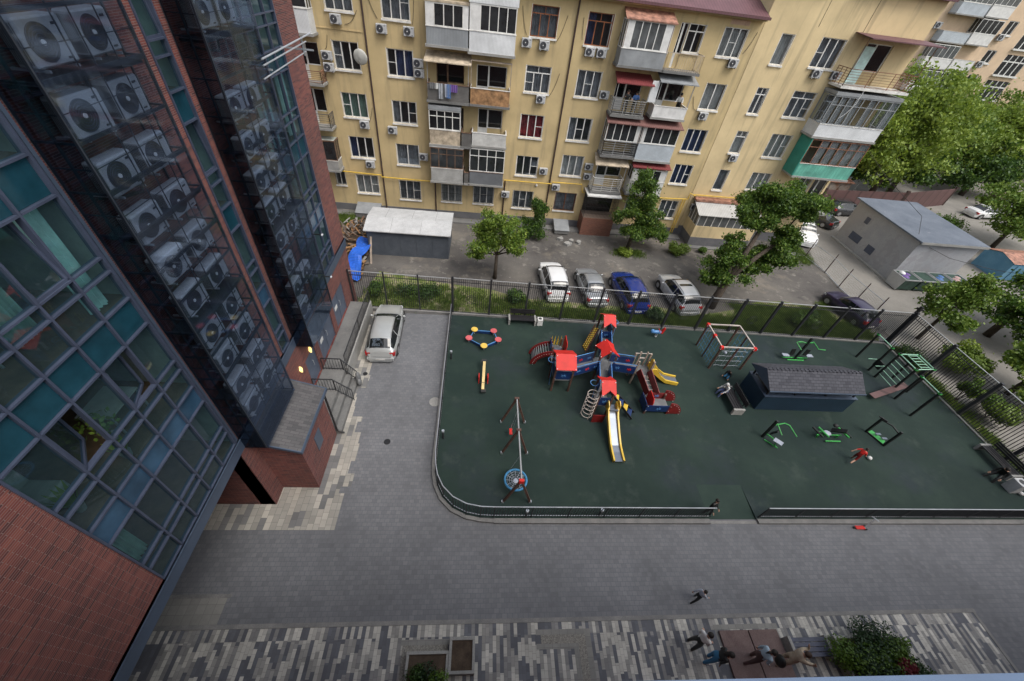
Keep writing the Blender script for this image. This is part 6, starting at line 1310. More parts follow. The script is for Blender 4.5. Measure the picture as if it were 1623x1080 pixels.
def car(name, label, kind, loc, rz, paint, L=4.5, W_=1.78, group="cars parked in the yard", sunroof=None, H=1.0, open_hatch=False):
    t = thing(name, label, "car", loc, rz, group); pr = PROF[kind]; st = []
    for a, c in zip(pr, pr[1:]):
        for k in range(3): u = k / 3; u2 = u * u * (3 - 2 * u) * .5 + u * .5; st.append([a[0] + (c[0] - a[0]) * u] + [a[i] + (c[i] - a[i]) * u2 for i in range(1, 5)])
    st.append(list(pr[-1])); hw = W_ / 2
    def sec(s_, zb, zt, wb, wt, off=0.0):
        y = (s_ - .5) * L; zb *= H; zt *= H
        taper = hw * wb + off; tw = hw * wt + off
        cx = 1 - .10 * abs(2 * s_ - 1) ** 4
        return [(taper * .93 * cx, y, .20), (taper * cx, y, .36), (taper * 1.0 * cx, y, zb * .62), (taper * .985 * cx, y, zb - .04), (taper * .94 * cx, y, zb + off * .3), (tw * cx + (taper * .9 - tw) * (.5), y, zb + (zt - zb) * .5 + off * .3), (tw * cx, y, zt - .035 + off), (tw * .72, y, zt + off), (tw * .36, y, zt + .018 + off), (0, y, zt + .024 + off)]
    S_ = [sec(*q) for q in st]; b = B(); n = len(S_[0]); full = [[*q, *[(-x, y, z) for x, y, z in q[-2::-1]]] for q in S_]; m = len(full[0])
    b.add([p for r in full for p in r], [(i * m + j, i * m + j + 1, (i + 1) * m + j + 1, (i + 1) * m + j) for i in range(len(full) - 1) for j in range(m - 1)])
    b.poly(full[0]); b.poly(full[-1][::-1]); b.poly([r[0] for r in full] + [r[-1] for r in full][::-1])
    body = b.build("body", paint, t, world=False, smooth=True); body.data.shade_smooth()
    # glass: side windows, windscreen, rear window as shells 6 mm proud
    wnd = [q for q in st if (q[2] - q[1]) * H > .09]; s0, s1 = wnd[0][0], wnd[-1][0]
    G_ = [sec(*q, off=.008) for q in wnd]; roof_z = max(q[2] for q in pr) * H
    flat = [i for i, q in enumerate(wnd) if q[2] * H > roof_z - .085]; f0, f1 = flat[0], flat[-1]
    for s_ in (1, -1):
        for (a, c) in ((1, (f0 + f1) // 2), ((f0 + f1) // 2, len(G_) - 2)):
            b = B()
            for i in range(a, c):
                lo = lambda g: Vector(g[4]).lerp(Vector(g[5]), .12); hi = lambda g: Vector(g[5]).lerp(Vector(g[6]), .86)
                p = [lo(G_[i]), lo(G_[i + 1]), Vector(G_[i + 1][5]), Vector(G_[i][5])]; q = [Vector(G_[i][5]), Vector(G_[i + 1][5]), hi(G_[i + 1]), hi(G_[i])]
                for r in (p, q):
                    if i == c - 1 and c < len(G_) - 2: r = [r[0], r[0].lerp(r[1], .75), r[3].lerp(r[2], .75), r[3]]
                    b.poly([(v.x * s_, v.y, v.z) for v in r])
            b.build("side_window", "car_glass", t, world=False, smooth=True)
    for nm, rng in (("rear_window", range(0, f0)), ("windscreen", range(f1, len(G_) - 1))):
        b = B(); rr = list(rng)
        for i in rr:
            for j in (6, 7, 8):
                for s_ in (1, -1): b.poly([(v[0] * s_ * .97, v[1], v[2] + .004) for v in (G_[i][j], G_[i + 1][j], G_[i + 1][j + 1], G_[i][j + 1])])
        if b.f: b.build(nm, "car_glass", t, world=False, smooth=True)
    if sunroof:
        b = B()
        for i in range(f0 + sunroof[0], f1 - sunroof[1]):
            for j in (7, 8):
                for s_ in (1, -1): b.poly([(v[0] * s_, v[1], v[2] + .002) for v in (G_[i][j], G_[i + 1][j], G_[i + 1][j + 1], G_[i][j + 1])])
        b.build("roof_glass", "car_glass", t, world=False, smooth=True)
    for i, yy in enumerate((-.315 * L, .315 * L)):
        for s_ in (1, -1):
            b = B(); x = s_ * (hw - .10); b.tube([(x - s_ * .11, yy, .33), (x + s_ * .085, yy, .33), (x + s_ * .10, yy, .33)], [.33, .33, .30], 20); w = b.build("wheel", "tyre", t, world=False)
            b = B(); b.tube([(x + s_ * .10, yy, .33), (x + s_ * .108, yy, .33)], .20, 16); b.build("rim", "rim", w, world=False)
            b = B(); b.prism([(yy + .40 * math.cos(R(a)), .33 + .38 * math.sin(R(a))) for a in range(-15, 196, 15)], s_ * (hw - .16), s_ * (hw + .004), axis=0); b.build("wheel_arch", "plastic_dark", t, world=False)
    zb0 = pr[1][1] * H; zf = pr[-2][1] * H
    for s_ in (1, -1):
        b = B(); b.box(s_ * hw * .90, -L * .485, zb0 - .26, s_ * hw * .60, -L * .462, zb0 - .02); b.box(s_ * hw * .94, -L * .478, zb0 - .26, s_ * hw * .90, -L * .43, zb0 - .04); b.build("tail_light", "lamp_red", t, world=False, bevel=.01)
        b = B(); b.box(s_ * hw * .78, L * .452, zf - .17, s_ * hw * .46, L * .474, zf - .04); b.box(s_ * hw * .84, L * .41, zf - .16, s_ * hw * .76, L * .452, zf - .03); b.build("headlight", "lamp_clear", t, world=False, bevel=.01)
        b = B(); b.ball((s_ * (hw + .10), L * .175, .98 * H), (.10, .05, .07), 8, 6); b.beam((s_ * hw * .9, L * .175, .94 * H), (s_ * (hw + .1), L * .175, .95 * H), .03); b.build("mirror", paint, t, world=False, smooth=True)
    b = B(); b.box(-hw * .84, -L * .505, .30, hw * .84, -L * .47, .52); b.build("rear_bumper", paint, t, world=False, bevel=.02)
    b = B(); b.box(-.26, -L * .508, .36, .26, -L * .503, .47); b.box(-.26, L * .499, .34, .26, L * .504, .45); b.build("number_plate", "plate", t, world=False)
    b = B(); b.box(-hw * .45, L * .47, .50, hw * .45, L * .494, zf - .10); b.box(-hw * .7, L * .47, .24, hw * .7, L * .497, .33); b.build("grille", "plastic_dark", t, world=False)
    b = B()
    for s_ in (1, -1):
        for yy in (-.02 * L, -.17 * L): b.box(s_ * (hw * .995), yy, .76 * H, s_ * (hw + .02), yy + .16, .79 * H)
    b.build("door_handle", paint, t, world=False)
    b = B()
    for s_ in (1, -1):
        for yy in (.14 * L, -.02 * L, -.19 * L): b.box(s_ * (hw - .02), yy, .34, s_ * (hw + .003), yy + .012, .88 * H)
        b.box(s_ * (hw - .02), -.22 * L, .24, s_ * (hw + .006), .22 * L, .30)
    b.build("door_seam", "plastic_dark", t, world=False)
    if kind in ('wagon', 'suv'):
        b = B(); tw = hw * .72
        for s_ in (1, -1): b.tube([(s_ * tw * .98, -.34 * L, roof_z - .02), (s_ * tw * .98, -.30 * L, roof_z + .045), (s_ * tw * .98, .04 * L, roof_z + .045), (s_ * tw * .98, .08 * L, roof_z - .02)], .018, 6)
        b.build("roof_rail", "plastic_dark", t, world=False)
    if open_hatch:
        b = B(); b.beam((0, -L * .40, 1.0), (0, -L * .56, 1.25), 1.25, .05); b.build("tailgate", paint, t, world=False)
    return t
car("estate_car", "silver beige estate car parked alone on the driveway beside the platform", 'wagon', (-5.35, 18.0, .01), R(2), "car_champagne", 4.65, 1.76, None)
car("parked_car", "white car with dark panoramic roof, leftmost of the four behind the fence", 'suv', (5.72, 24.3, 0), R(4), "car_white", 4.3, 1.8, sunroof=(5, 3))
car("parked_car", "silver sedan between the white car and the dark blue car", 'sedan', (8.55, 23.95, 0), R(4), "car_silver", 4.3, 1.72)
car("parked_car", "dark blue car parked behind the tall fence", 'suv', (11.35, 23.5, 0), R(5), "car_blue", 4.5, 1.84, sunroof=(4, 4))
car("parked_car", "light grey crossover with dark roof glass next to the big tree trunk", 'suv', (15.25, 23.6, 0), R(6), "car_lightgrey", 4.4, 1.84, sunroof=(4, 3))
car("parked_car", "old dark purple hatchback with dull blue roof near the mesh fence", 'hatch', (29.25, 23.0, 0), R(12), "car_purple", 4.1, 1.68)
car("parked_car", "white SUV facing the playground under the big tree's edge", 'suv', (32.75, 35.3, 0), R(163), "car_white", 4.5, 1.86, "cars beside the pale block")
car("parked_car", "dark grey sedan behind the grey hut's corner", 'sedan', (37.0, 39.7, 0), R(27), "car_grey", 4.6, 1.8, "cars beside the pale block")
car("parked_car", "white coupe-like sedan parked along the far right street", 'sedan', (63.6, 44.9, 0), R(-84), "car_white", 4.8, 1.85, "cars in the far right street")
car("parked_car", "pale grey car half hidden by leaves at the right edge", 'hatch', (70.5, 48.2, 0), R(-75), "car_lightgrey", 4.4, 1.8, "cars in the far right street")
car("parked_car", "dark car under the trees at the far right edge", 'sedan', (71.5, 44.0, 0), R(-80), "car_grey", 4.5, 1.8, "cars in the far right street")
car("parked_car", "dark blue grey estate car between the grey hut and the maroon fence", 'wagon', (42.5, 42.2, 0), R(-88), "car_grey", 4.4, 1.75, "cars beside the pale block")

mat("curtain_blue_pale", (.38, .50, .60), .8)
# ---------------------------------------------------------------- people
def V(*a): return Vector(a)
def person(label, loc, rz, cols, pose, h=1.72, hair="short", hairm="hair", group=None):
    """pose: dict of joint positions (metres for a 1.72 m adult, local, +Y is forwards)"""
    t = thing("person", label, "person", loc, rz, group); k = h / 1.72; J = {a: Vector(p) for a, p in pose.items()}
    verts, edges, rad, idx = [], [], [], {}
    def add(nm, p, r, par=None):
        idx[nm] = len(verts); verts.append(Vector(p) * k); rad.append((nm, r * k))
        if par: edges.append((idx[par], idx[nm]))
    hipc = J['hip']; nk = J['neck']; hd = J['head']; up = (nk - hipc).normalized(); sd = (J['sR'] - J['sL']).normalized()
    add('pelvis', hipc, .15); add('waist', hipc.lerp(nk, .35), .14, 'pelvis'); add('chest', hipc.lerp(nk, .72), .165, 'waist'); add('neck', nk, .052, 'chest')
    hv = (hd - nk).normalized(); add('jaw', nk + hv * .07, .062, 'neck'); add('skull', hd, .10, 'jaw'); add('crown', hd + hv * .075, .075, 'skull')
    for s_ in 'LR':
        g = 1 if s_ == 'R' else -1
        add('sh' + s_, J['s' + s_], .07, 'chest'); add('el' + s_, J['e' + s_], .052, 'sh' + s_); add('wr' + s_, J['w' + s_], .027, 'el' + s_)
        d_ = (J['w' + s_] - J['e' + s_]).normalized(); side = d_.cross(V(0, 0, 1)); side = side.normalized() if side.length > .1 else V(1, 0, 0)
        add('pm' + s_, J['w' + s_] + d_ * .06, .032, 'wr' + s_); curl = (V(0, 0, -1) if abs(d_.z) < .7 else V(-g, 0, 0)) * .02
        for f_ in range(4):
            o_ = side * (f_ - 1.5) * .021; L_ = (.062, .072, .068, .052)[f_]; base = J['w' + s_] + d_ * .09 + o_
            add(f'f{f_}a' + s_, base, .0095, 'pm' + s_); add(f'f{f_}b' + s_, base + d_ * L_ * .55 + curl * .3, .0088, f'f{f_}a' + s_); add(f'f{f_}c' + s_, base + d_ * L_ * .95 + curl, .0075, f'f{f_}b' + s_)
        add('t1' + s_, J['w' + s_] + d_ * .045 - side * .04, .011, 'pm' + s_); add('t2' + s_, J['w' + s_] + d_ * .085 - side * .058, .009, 't1' + s_)
        add('hp' + s_, J['h' + s_], .108, 'pelvis'); add('kn' + s_, J['k' + s_], .076, 'hp' + s_); add('an' + s_, J['a' + s_], .055, 'kn' + s_); add('to' + s_, J['a' + s_].lerp(J['t' + s_], .8), .034, 'an' + s_)
    me = bpy.data.meshes.new("tmp"); me.from_pydata(verts, edges, []); o = bpy.data.objects.new("tmp", me); C.objects.link(o)
    sk = o.modifiers.new("s", 'SKIN'); sub = o.modifiers.new("u", 'SUBSURF'); sub.levels = 1; sub.render_levels = 1
    lay = me.skin_vertices[0].data
    for i, (nm, r) in enumerate(rad):
        lay[i].radius = (r, r * .8) if nm in ('chest', 'waist', 'pelvis') else (r, r)
    lay[0].use_root = True
    dg = bpy.context.evaluated_depsgraph_get(); dg.update(); m2 = bpy.data.meshes.new_from_object(o.evaluated_get(dg)); bpy.data.objects.remove(o); bpy.data.meshes.remove(me)
    m2.name = "body"; m2.materials.clear()
    top, bot, shoe = cols[:3]; sleeve = cols[3] if len(cols) > 3 else 1.0; leg = cols[4] if len(cols) > 4 else 1.0
    for m in ("skin", top, bot, shoe): m2.materials.append(MATS[m])
    segs = [('pelvis', 'waist', 2), ('waist', 'chest', 1), ('chest', 'neck', 1), ('neck', 'jaw', 0), ('jaw', 'skull', 0), ('skull', 'crown', 0)]
    for s_ in 'LR': segs += [('chest', 'sh' + s_, 1), ('sh' + s_, 'el' + s_, 1), ('el' + s_, 'wr' + s_, 1 if sleeve > .6 else 0), ('wr' + s_, 'pm' + s_, 0), ('pm' + s_, 'f1c' + s_, 0), ('pelvis', 'hp' + s_, 2), ('hp' + s_, 'kn' + s_, 2), ('kn' + s_, 'an' + s_, 2 if leg > .6 else 0), ('an' + s_, 'to' + s_, 3)]
    SG = [(verts[idx[a]], verts[idx[c]], mi) for a, c, mi in segs]; mi_ = []
    for p in m2.polygons:
        c = p.center; best = (9, 0)
        for a, q, mi in SG:
            ab = q - a; u = max(0, min(1, (c - a).dot(ab) / max(1e-9, ab.length_squared))); d_ = (c - a - ab * u).length
            if d_ < best[0]: best = (d_, mi)
        mi_.append(best[1])
    m2.polygons.foreach_set("material_index", mi_); m2.polygons.foreach_set("use_smooth", [True] * len(mi_)); bo = bpy.data.objects.new("body", m2); C.objects.link(bo); bo.parent = t
    # face and hair
    fw = J.get('face', V(0, 1, 0)); fw = (fw - hv * fw.dot(hv)).normalized(); rt = fw.cross(hv).normalized(); c = hd * k
    Rm = Matrix((rt, fw, hv)).transposed()
    b = B(); b.ball(c + (hv * .022 - fw * .016) * k, (.102 * k, .112 * k, .122 * k), 14, 8, z0=-.25, z1=1, rot=Rm)
    if hair == "long": b.ball(c - (fw * .07 + hv * .10) * k, (.085 * k, .06 * k, .15 * k), 10, 8, rot=Rm)
    if hair == "tail": b.tube([c - fw * .1 * k, c - (fw * .16 + hv * .08) * k, c - (fw * .15 + hv * .22) * k], [.035 * k, .04 * k, .015 * k], 7)
    b.build("hair", hairm, t, world=False, smooth=True)
    b = B()
    for g in (-1, 1): b.ball(c + (fw * .088 + rt * g * .033 + hv * .0) * k, .012 * k, 6, 4, 1); b.ball(c + (rt * g * .098 - hv * .01) * k, (.014 * k, .022 * k, .03 * k), 6, 4, rot=Rm)
    b.ball(c + (fw * .100 - hv * .025) * k, (.014 * k, .02 * k, .02 * k), 6, 4, rot=Rm); b.ball(c + (fw * .083 - hv * .058) * k, (.024 * k, .01 * k, .007 * k), 6, 4, 2, rot=Rm)
    b.build("face", ["skin", "hair", "pad_red"], t, world=False, smooth=True)
    return t
def pose(lean=0, leanx=0, armL=(5, 8, 10), armR=(5, 8, 10), legL=(0, 3, 0), legR=(0, 3, 0), hz=.92, face=None, headlean=0):
    """arm: shoulder pitch, side, elbow flex; leg: hip pitch (fwd +), side, knee flex (all degrees)"""
    hip = V(0, 0, hz); tr = V(math.sin(R(leanx)), math.sin(R(lean)) * math.cos(R(leanx)), math.cos(R(lean)) * math.cos(R(leanx)))
    J = {'hip': hip, 'neck': hip + tr * .52}; hl = lean + headlean; hv = V(math.sin(R(leanx)), math.sin(R(hl)), math.cos(R(hl))).normalized(); J['head'] = J['neck'] + hv * .155
    fwd = V(0, math.cos(R(lean)), -math.sin(R(lean)))
    for s_, g, ar, lg in (('L', -1, armL, legL), ('R', 1, armR, legR)):
        J['s' + s_] = hip + tr * .455 + V(g * .185, 0, 0)
        def dr(p, sd): return (-tr * math.cos(R(p)) * math.cos(R(sd)) + fwd * math.sin(R(p)) * math.cos(R(sd)) + V(g, 0, 0) * math.sin(R(sd))).normalized()
        J['e' + s_] = J['s' + s_] + dr(ar[0], ar[1]) * .29; J['w' + s_] = J['e' + s_] + dr(ar[0] + ar[2], ar[1] * (ar[3] if len(ar) > 3 else .5)) * .25
        def dl(p, sd): return V(g * math.sin(R(sd)), math.sin(R(p)) * math.cos(R(sd)), -math.cos(R(p)) * math.cos(R(sd)))
        J['h' + s_] = hip + V(g * .09, 0, -.04); J['k' + s_] = J['h' + s_] + dl(lg[0], lg[1]) * .43; J['a' + s_] = J['k' + s_] + dl(lg[0] - lg[2], lg[1] * .5) * .41
        J['t' + s_] = J['a' + s_] + (V(0, .15, -.03) if lg[2] < 50 else V(0, .13, -.06))
    if face: J['face'] = V(*face)
    return J
walk = pose(8, 0, (-25, 8, 15), (28, 8, 25), (28, 2, 5), (-22, 2, 18), .89); stand = pose(2); 
person("man in white shirt and dark trousers standing left of the brown platform", (8.47, 2.37, .01), R(-70), ("white_sheet", "gym_black", "gym_black"), pose(8, 0, (10, 4, 60), (5, 4, 75), (3, 5, 4), (-3, 5, 6), .9, headlean=15), 1.64)
person("person in black jacket and blue jeans beside the left edge of the brown platform", (8.92, 1.93, .01), R(-110), ("gym_black", "rope_blue", "play_grey"), pose(14, 0, (10, 6, 50), (0, 6, 30), (6, 4, 5), (-6, 4, 5), .9, headlean=12), 1.66, "long")
person("person in pale denim jacket and rust trousers with white shoes standing on the brown platform", (10.42, 1.88, .12), R(-95), ("curtain_blue_pale", "maroon_panel", "white_sheet"), pose(10, 0, (0, 8, 20), (10, 8, 40), (14, 5, 5), (-8, 4, 12), .9, headlean=10), 1.68, "tail")
b = B(); b.ball((10.98, 1.70, 1.15), (.12, .2, .26), 10, 8); tag(b.build("backpack", "gym_black", loc=(10.98, 1.70, .9), smooth=True), "black backpack at the side of the person in the pale denim jacket", "backpack")
person("person in tan coat with both hands raised to the head at the slatted bench", (11.62, 1.80, .12), R(-100), ("pad_tan" if "pad_tan" in MATS else "beige_sheet", "beige_sheet", "old_wood"), pose(8, 0, (100, 8, 115, 1.0), (100, 8, 115, 1.0), (8, 4, 4), (-8, 4, 6), .9, headlean=5), 1.70, hairm="hair_brown")
person("child in blue patterned shirt and dark trousers walking on the grey paving", (9.12, 3.79, .01), R(-75), ("gym_plate", "gym_black", "gym_black"), pose(12, 0, (-30, 12, 20), (35, 10, 40), (18, 4, 6), (-14, 4, 20), .9), 1.12)
person("boy in black clothes leaning on the end of the low fence at the gateway", (10.98, 7.14, .1), R(205), ("gym_black", "gym_black", "gym_black"), pose(-4, -4, (12, 5, 35), (15, 5, 30), (14, 6, 6), (-6, 3, 8), .9), 1.35)
person("boy in red football kit running at the white ball", (20.36, 9.97, G0), R(-70), ("play_red", "play_darkred", "gym_black", .3, .3), pose(22, 0, (-30, 30, 10), (30, 10, 50), (22, 5, 8), (-30, 5, 35), .88, headlean=-10), 1.22)
person("small child in black and blue crouching at the foot of the rope frame", (15.9, 15.62, G0), R(120), ("gym_black", "rope_blue", "gym_black"), pose(30, 0, (40, 10, 30), (40, 10, 30), (75, 8, 130), (75, 8, 130), .36, headlean=10), 1.25)
person("person with white hood and dark blue clothes sitting on the bench by the kiosk", (15.0, 14.2, G0), R(95), ("curtain_white", "curtain_blue", "gym_black"), pose(18, 0, (35, 8, 40), (35, 8, 40), (82, 6, 70), (80, 6, 70), .50, headlean=20), 1.5, "long", "curtain_white")
person("person in black clothes and white shoes sitting at the end of the long east bench", (28.2, 9.15, G0), R(105), ("gym_black", "gym_black", "white_sheet", 1.0, 1.0), pose(30, 0, (40, 10, 30), (45, 10, 25), (60, 10, 35), (55, 14, 15), .52, headlean=10), 1.6)
person("person in dark clothes standing inside the red awninged balcony, left one", (10.5, 33.3, 9.9), R(175), ("gym_black", "gym_black", "gym_black"), pose(8, 0, (50, 10, 60), (50, 10, 80)), 1.66, "long", "hair_brown")
person("person in blue and white top at the red awninged balcony, right one", (11.2, 33.35, 9.9), R(160), ("bag_blue", "gym_black", "gym_black"), pose(10, 0, (60, 10, 100), (45, 10, 60)), 1.62)
person("person in pale shirt leaning at the white balcony with grey awning", (14.6, 33.4, 10.02), R(150), ("curtain_white", "gym_black", "gym_black"), pose(14, 0, (50, 10, 50), (50, 10, 50)), 1.70)

b = B(); b.ball((28.75, 8.2, G0 + .11), .11, 14, 10); tag(b.build("football", "white_sheet", loc=(28.75, 8.2, G0), smooth=True), "black and white ball lying beside the pale bin near the east bench", "ball")
# ---------------------------------------------------------------- trees and shrubs
def leaves(name, parent, pts, ls, mats_, weights, rng, loc):
    """pts: n x 3 array of leaf centres; every leaf a small folded quad"""
    n = len(pts); a = rng.normal(size=(n, 3)); a /= np.linalg.norm(a, axis=1)[:, None]; c = rng.normal(size=(n, 3)); c[:, 2] += .6; c -= (c * a).sum(1)[:, None] * a; c /= np.linalg.norm(c, axis=1)[:, None]
    s_ = ls * rng.uniform(.6, 1.35, n)[:, None]; A = a * s_ * .5; Cc = c * s_ * .36; v = np.stack([pts - A, pts - Cc * .9 + A * .1, pts + A, pts + Cc * .9 + A * .1], 1).reshape(-1, 3) - np.array(loc)
    me = bpy.data.meshes.new(name); me.vertices.add(4 * n); me.vertices.foreach_set("co", v.astype(np.float32).ravel()); me.loops.add(4 * n); me.loops.foreach_set("vertex_index", np.arange(4 * n, dtype=np.int32)); me.polygons.add(n); me.polygons.foreach_set("loop_start", np.arange(0, 4 * n, 4, dtype=np.int32))
    for m in mats_: me.materials.append(MATS[m])
    me.polygons.foreach_set("material_index", rng.choice(len(mats_), n, p=weights).astype(np.int32)); me.update(calc_edges=True); me.validate()
    o = bpy.data.objects.new(name, me); C.objects.link(o); o.parent = parent; return o
def tree(label, base, height, tr, clumps, n, ls, mats_, w, seed=1, lean=(0, 0), name="tree", fork=None, th=.45, tips=True, spread=1.0, group=None):
    """clumps: (dx,dy,z,rx,rz) relative to the base"""
    rng = np.random.default_rng(seed); t = thing(name, label, "tree", (*base, 0), 0, group); b = B(); x0, y0 = base
    fz = height * th; f = Vector((x0 + lean[0] * th, y0 + lean[1] * th, fz)); b.tube([(x0, y0, -.05), (x0 + lean[0] * th * .4, y0 + lean[1] * th * .4, fz * .45), tuple(f)], [tr * 1.25, tr, tr * .85], 10)
    pts = []; mains = [f]
    if fork:
        for q in fork:
            e = Vector((x0 + q[0], y0 + q[1], q[2])); m_ = f.lerp(e, .5) + Vector((rng.uniform(-.15, .15), rng.uniform(-.15, .15), .15)); b.tube([tuple(f), tuple(m_), tuple(e)], [tr * .72, tr * .55, tr * .36], 8); mains += [m_, e]
    for i, (dx, dy, z, rx, rz) in enumerate(clumps):
        c = Vector((x0 + dx, y0 + dy, z)); st_ = min(mains, key=lambda q: (q - c).length) if fork else f; r0 = tr * (.26 if fork else .5)
        mid = st_.lerp(c, .5) + Vector((rng.uniform(-.2, .2), rng.uniform(-.2, .2), rng.uniform(0, .25)))
        b.tube([tuple(st_), tuple(mid), tuple(c)], [r0, r0 * .65, tr * .09], 6)
        m = int(n * rx * rx * rz / sum(q[3] * q[3] * q[4] for q in clumps)); sub = max(7, int(11 * rx)); cen = rng.normal(size=(sub, 3)); cen /= np.linalg.norm(cen, axis=1)[:, None]; cen *= rng.uniform(.3, 1.3, (sub, 1)); cen *= np.array([rx, rx, rz]); cen += np.array(c)
        for q in cen[:: 2]: b.tube([tuple(c), tuple((c + Vector(q)) / 2 + Vector((0, 0, .05))), tuple(q)], [tr * .10, tr * .06, .01], 4)
        wgt = rng.random(sub) + .15; k = rng.choice(sub, m, p=wgt / wgt.sum()); d_ = rng.normal(size=(m, 3)); d_ /= np.linalg.norm(d_, axis=1)[:, None]; d_[:, 2] *= .75
        rr = rng.random((m, 1)) ** .6 * np.where(rng.random((m, 1)) < .18, 1.7, 1.0); pts.append(cen[k] + d_ * rr * np.array([rx, rx, rz]) * .46 * spread)
    b.build("trunk", "bark", t, smooth=True); leaves("crown", t, np.concatenate(pts), ls, mats_, w, rng, (x0, y0, 0)); return t
tree("small bright green tree with slim trunk left of the parked cars", (1.35, 24.9), 4.6, .13, [(-.2, .2, 3.5, 1.3, 1.0), (.9, .1, 3.1, 1.0, .8), (-1.1, -.2, 2.9, .9, .7), (.2, .3, 4.5, 1.0, .8), (1.5, -.3, 2.5, .6, .5), (-1.5, .0, 2.2, .5, .5)], 15000, .15, ["leaf_b", "leaf_a", "leaf_lime"], [.5, .3, .2], 3)
tree("dark green bush-like tree against the yellow wall right of the small bright tree", (4.6, 31.6), 3.6, .1, [(0, 0, 1.3, 1.1, 1.2), (.3, .2, 2.6, .8, .9), (-.5, -.2, .9, .8, .7)], 9000, .14, ["leaf_dark", "leaf_a"], [.6, .4], 4, th=.3)
tree("tall loose tree in front of the yellow wall beside the iron barred loggia", (13.3, 30.7), 7, .16, [(-.2, .4, 6.2, .9, .9), (.1, .6, 4.9, 1.2, 1.0), (.6, .3, 3.6, 1.3, 1.0), (-.7, 0, 3.2, 1.1, .9), (1.4, .1, 2.4, 1.3, .8), (.1, -.2, 1.9, 1.2, .8), (2.2, .4, 1.4, .9, .7)], 22000, .16, ["leaf_a", "leaf_dark", "leaf_b"], [.45, .3, .25], 5, lean=(.4, .6), th=.35)
bush("low bright bush at the kerb right of the tall loose tree", (17.9, 30.4, 0), (1.0, .9, .9), 2200, .15, "leaf_b", seed=31)
bush("low bright shrub at the foot of the tall loose tree", (12.6, 29.6, 0), (.8, .6, .5), 1300, .14, "leaf_lime", seed=32)
bush("small dark shrub at the base of the pale veranda", (20.4, 30.9, 0), (.5, .4, .5), 700, .12, "leaf_a", seed=33)
tree("big leaning tree with thick pale trunk among the parked cars", (17.9, 22.9), 9.5, .30,
     [(1.8, 2.9, 6.9, 1.35, 1.05), (2.9, 2.9, 7.5, 1.35, 1.05), (4.0, 2.6, 7.4, 1.35, 1.05), (4.7, 2.5, 7.0, 1.0, .9), (1.3, 2.4, 5.9, 1.1, .9), (.3, 1.6, 4.2, .95, .8), (.0, 1.2, 2.9, 1.15, 1.0), (1.3, 1.3, 3.1, 1.15, .9), (3.9, 1.9, 5.2, 1.0, .9), (3.7, 1.7, 4.1, 1.2, .95), (2.6, 1.5, 3.1, 1.0, .8), (-.6, .9, 2.0, .7, .6)], 85000, .16, ["leaf_a", "leaf_b", "leaf_dark"], [.5, .25, .25], 6, lean=(1.3, 1.0), th=.26, fork=[(2.4, 2.5, 6.3), (3.9, 1.9, 4.9), (.2, 1.2, 3.4)])
RT = [((50, 48), 13, [(-6, -1, 9, 3.0, 2.4), (-2, 0, 11, 3.2, 2.5), (2, 1, 10, 3.2, 2.6), (-4, -2, 5.5, 3, 2.2), (1, -1, 6, 3, 2.4), (5, 1, 8, 2.6, 2.2)], "tall bright tree behind the pale block's green balcony", "b"),
      ((57, 54), 15, [(-3, 0, 8.5, 3.4, 2.6), (1, 0, 9.5, 3.2, 2.6), (4, 0, 7.6, 3.2, 2.4), (0, -2, 5.5, 3.2, 2.2), (7, 1, 6.5, 2.8, 2.2)], "large mid green tree between the maroon fence and the far house", "a"),
      ((68, 56), 15, [(-3, 0, 7, 3.4, 2.4), (2, 0, 8, 3.6, 2.4), (6, 0, 9, 3.6, 2.6), (-1, -2, 5, 3.2, 2.2), (4, -2, 4.8, 3.2, 2.2)], "large bright tree in front of the far house's right side", "b"),
      ((44.5, 50), 8, [(0, 0, 4.6, 2.6, 2), (-2.4, 0, 3.4, 2, 1.6), (2.4, 0, 3.6, 2.2, 1.6)], "lower dark tree behind the left half of the maroon fence", "d"),
      ((55, 50.5), 8, [(0, 0, 4.4, 2.6, 2), (-2.6, 0, 3.2, 2, 1.6), (2.4, 0, 3.2, 2.2, 1.6)], "dark round tree behind the right half of the maroon fence", "d"),
      ((67.5, 52), 8, [(0, 0, 4.4, 2.8, 2), (-2.6, 0, 3.2, 2.2, 1.6), (3, 0, 3.6, 2.4, 1.8)], "dark tree over the far right street gate", "d"),
      ((80, 60), 14, [(-4, 0, 8, 4.4, 3), (1, 0, 10, 4.4, 3.4), (5, 0, 7, 4, 3)], "tall tree at the right edge before the far house", "a")]
for i, (bs_, h_, cl, lab, kd) in enumerate(RT):
    tree(lab, bs_, h_, .3, cl, 22000 if kd != "d" else 14000, .34, {"a": ["leaf_a", "leaf_b"], "b": ["leaf_b", "leaf_lime"], "d": ["leaf_dark", "leaf_a"]}[kd], [.45, .55] if kd != "d" else [.6, .4], 40 + i, th=.4, group="trees along the far right street")
tree("maple-like young tree with sparse leaves outside the east fence", (33.4, 20.4), 5, .12, [(0, 0, 4.2, 1.3, 1.1), (-1.4, .3, 3.4, 1.1, .9), (1.3, .5, 3.2, 1.1, .9), (.2, -.6, 2.2, 1.1, .8)], 9000, .2, ["leaf_b", "leaf_a"], [.6, .4], 60)
tree("large dark leafy tree at the right edge above the waste containers", (40.2, 21.2), 6.5, .22, [(-1.6, -.6, 3.0, 1.3, .9), (.2, -.2, 3.8, 1.6, 1.1), (-.5, -1.8, 3.0, 1.6, 1.1), (2.4, .0, 4.2, 1.8, 1.2), (1.6, -2.6, 3.4, 1.9, 1.2), (4.0, .8, 4.4, 1.8, 1.2), (4.2, -2, 3.8, 1.8, 1.2)], 30000, .24, ["leaf_a", "leaf_dark", "leaf_b"], [.45, .35, .2], 61)
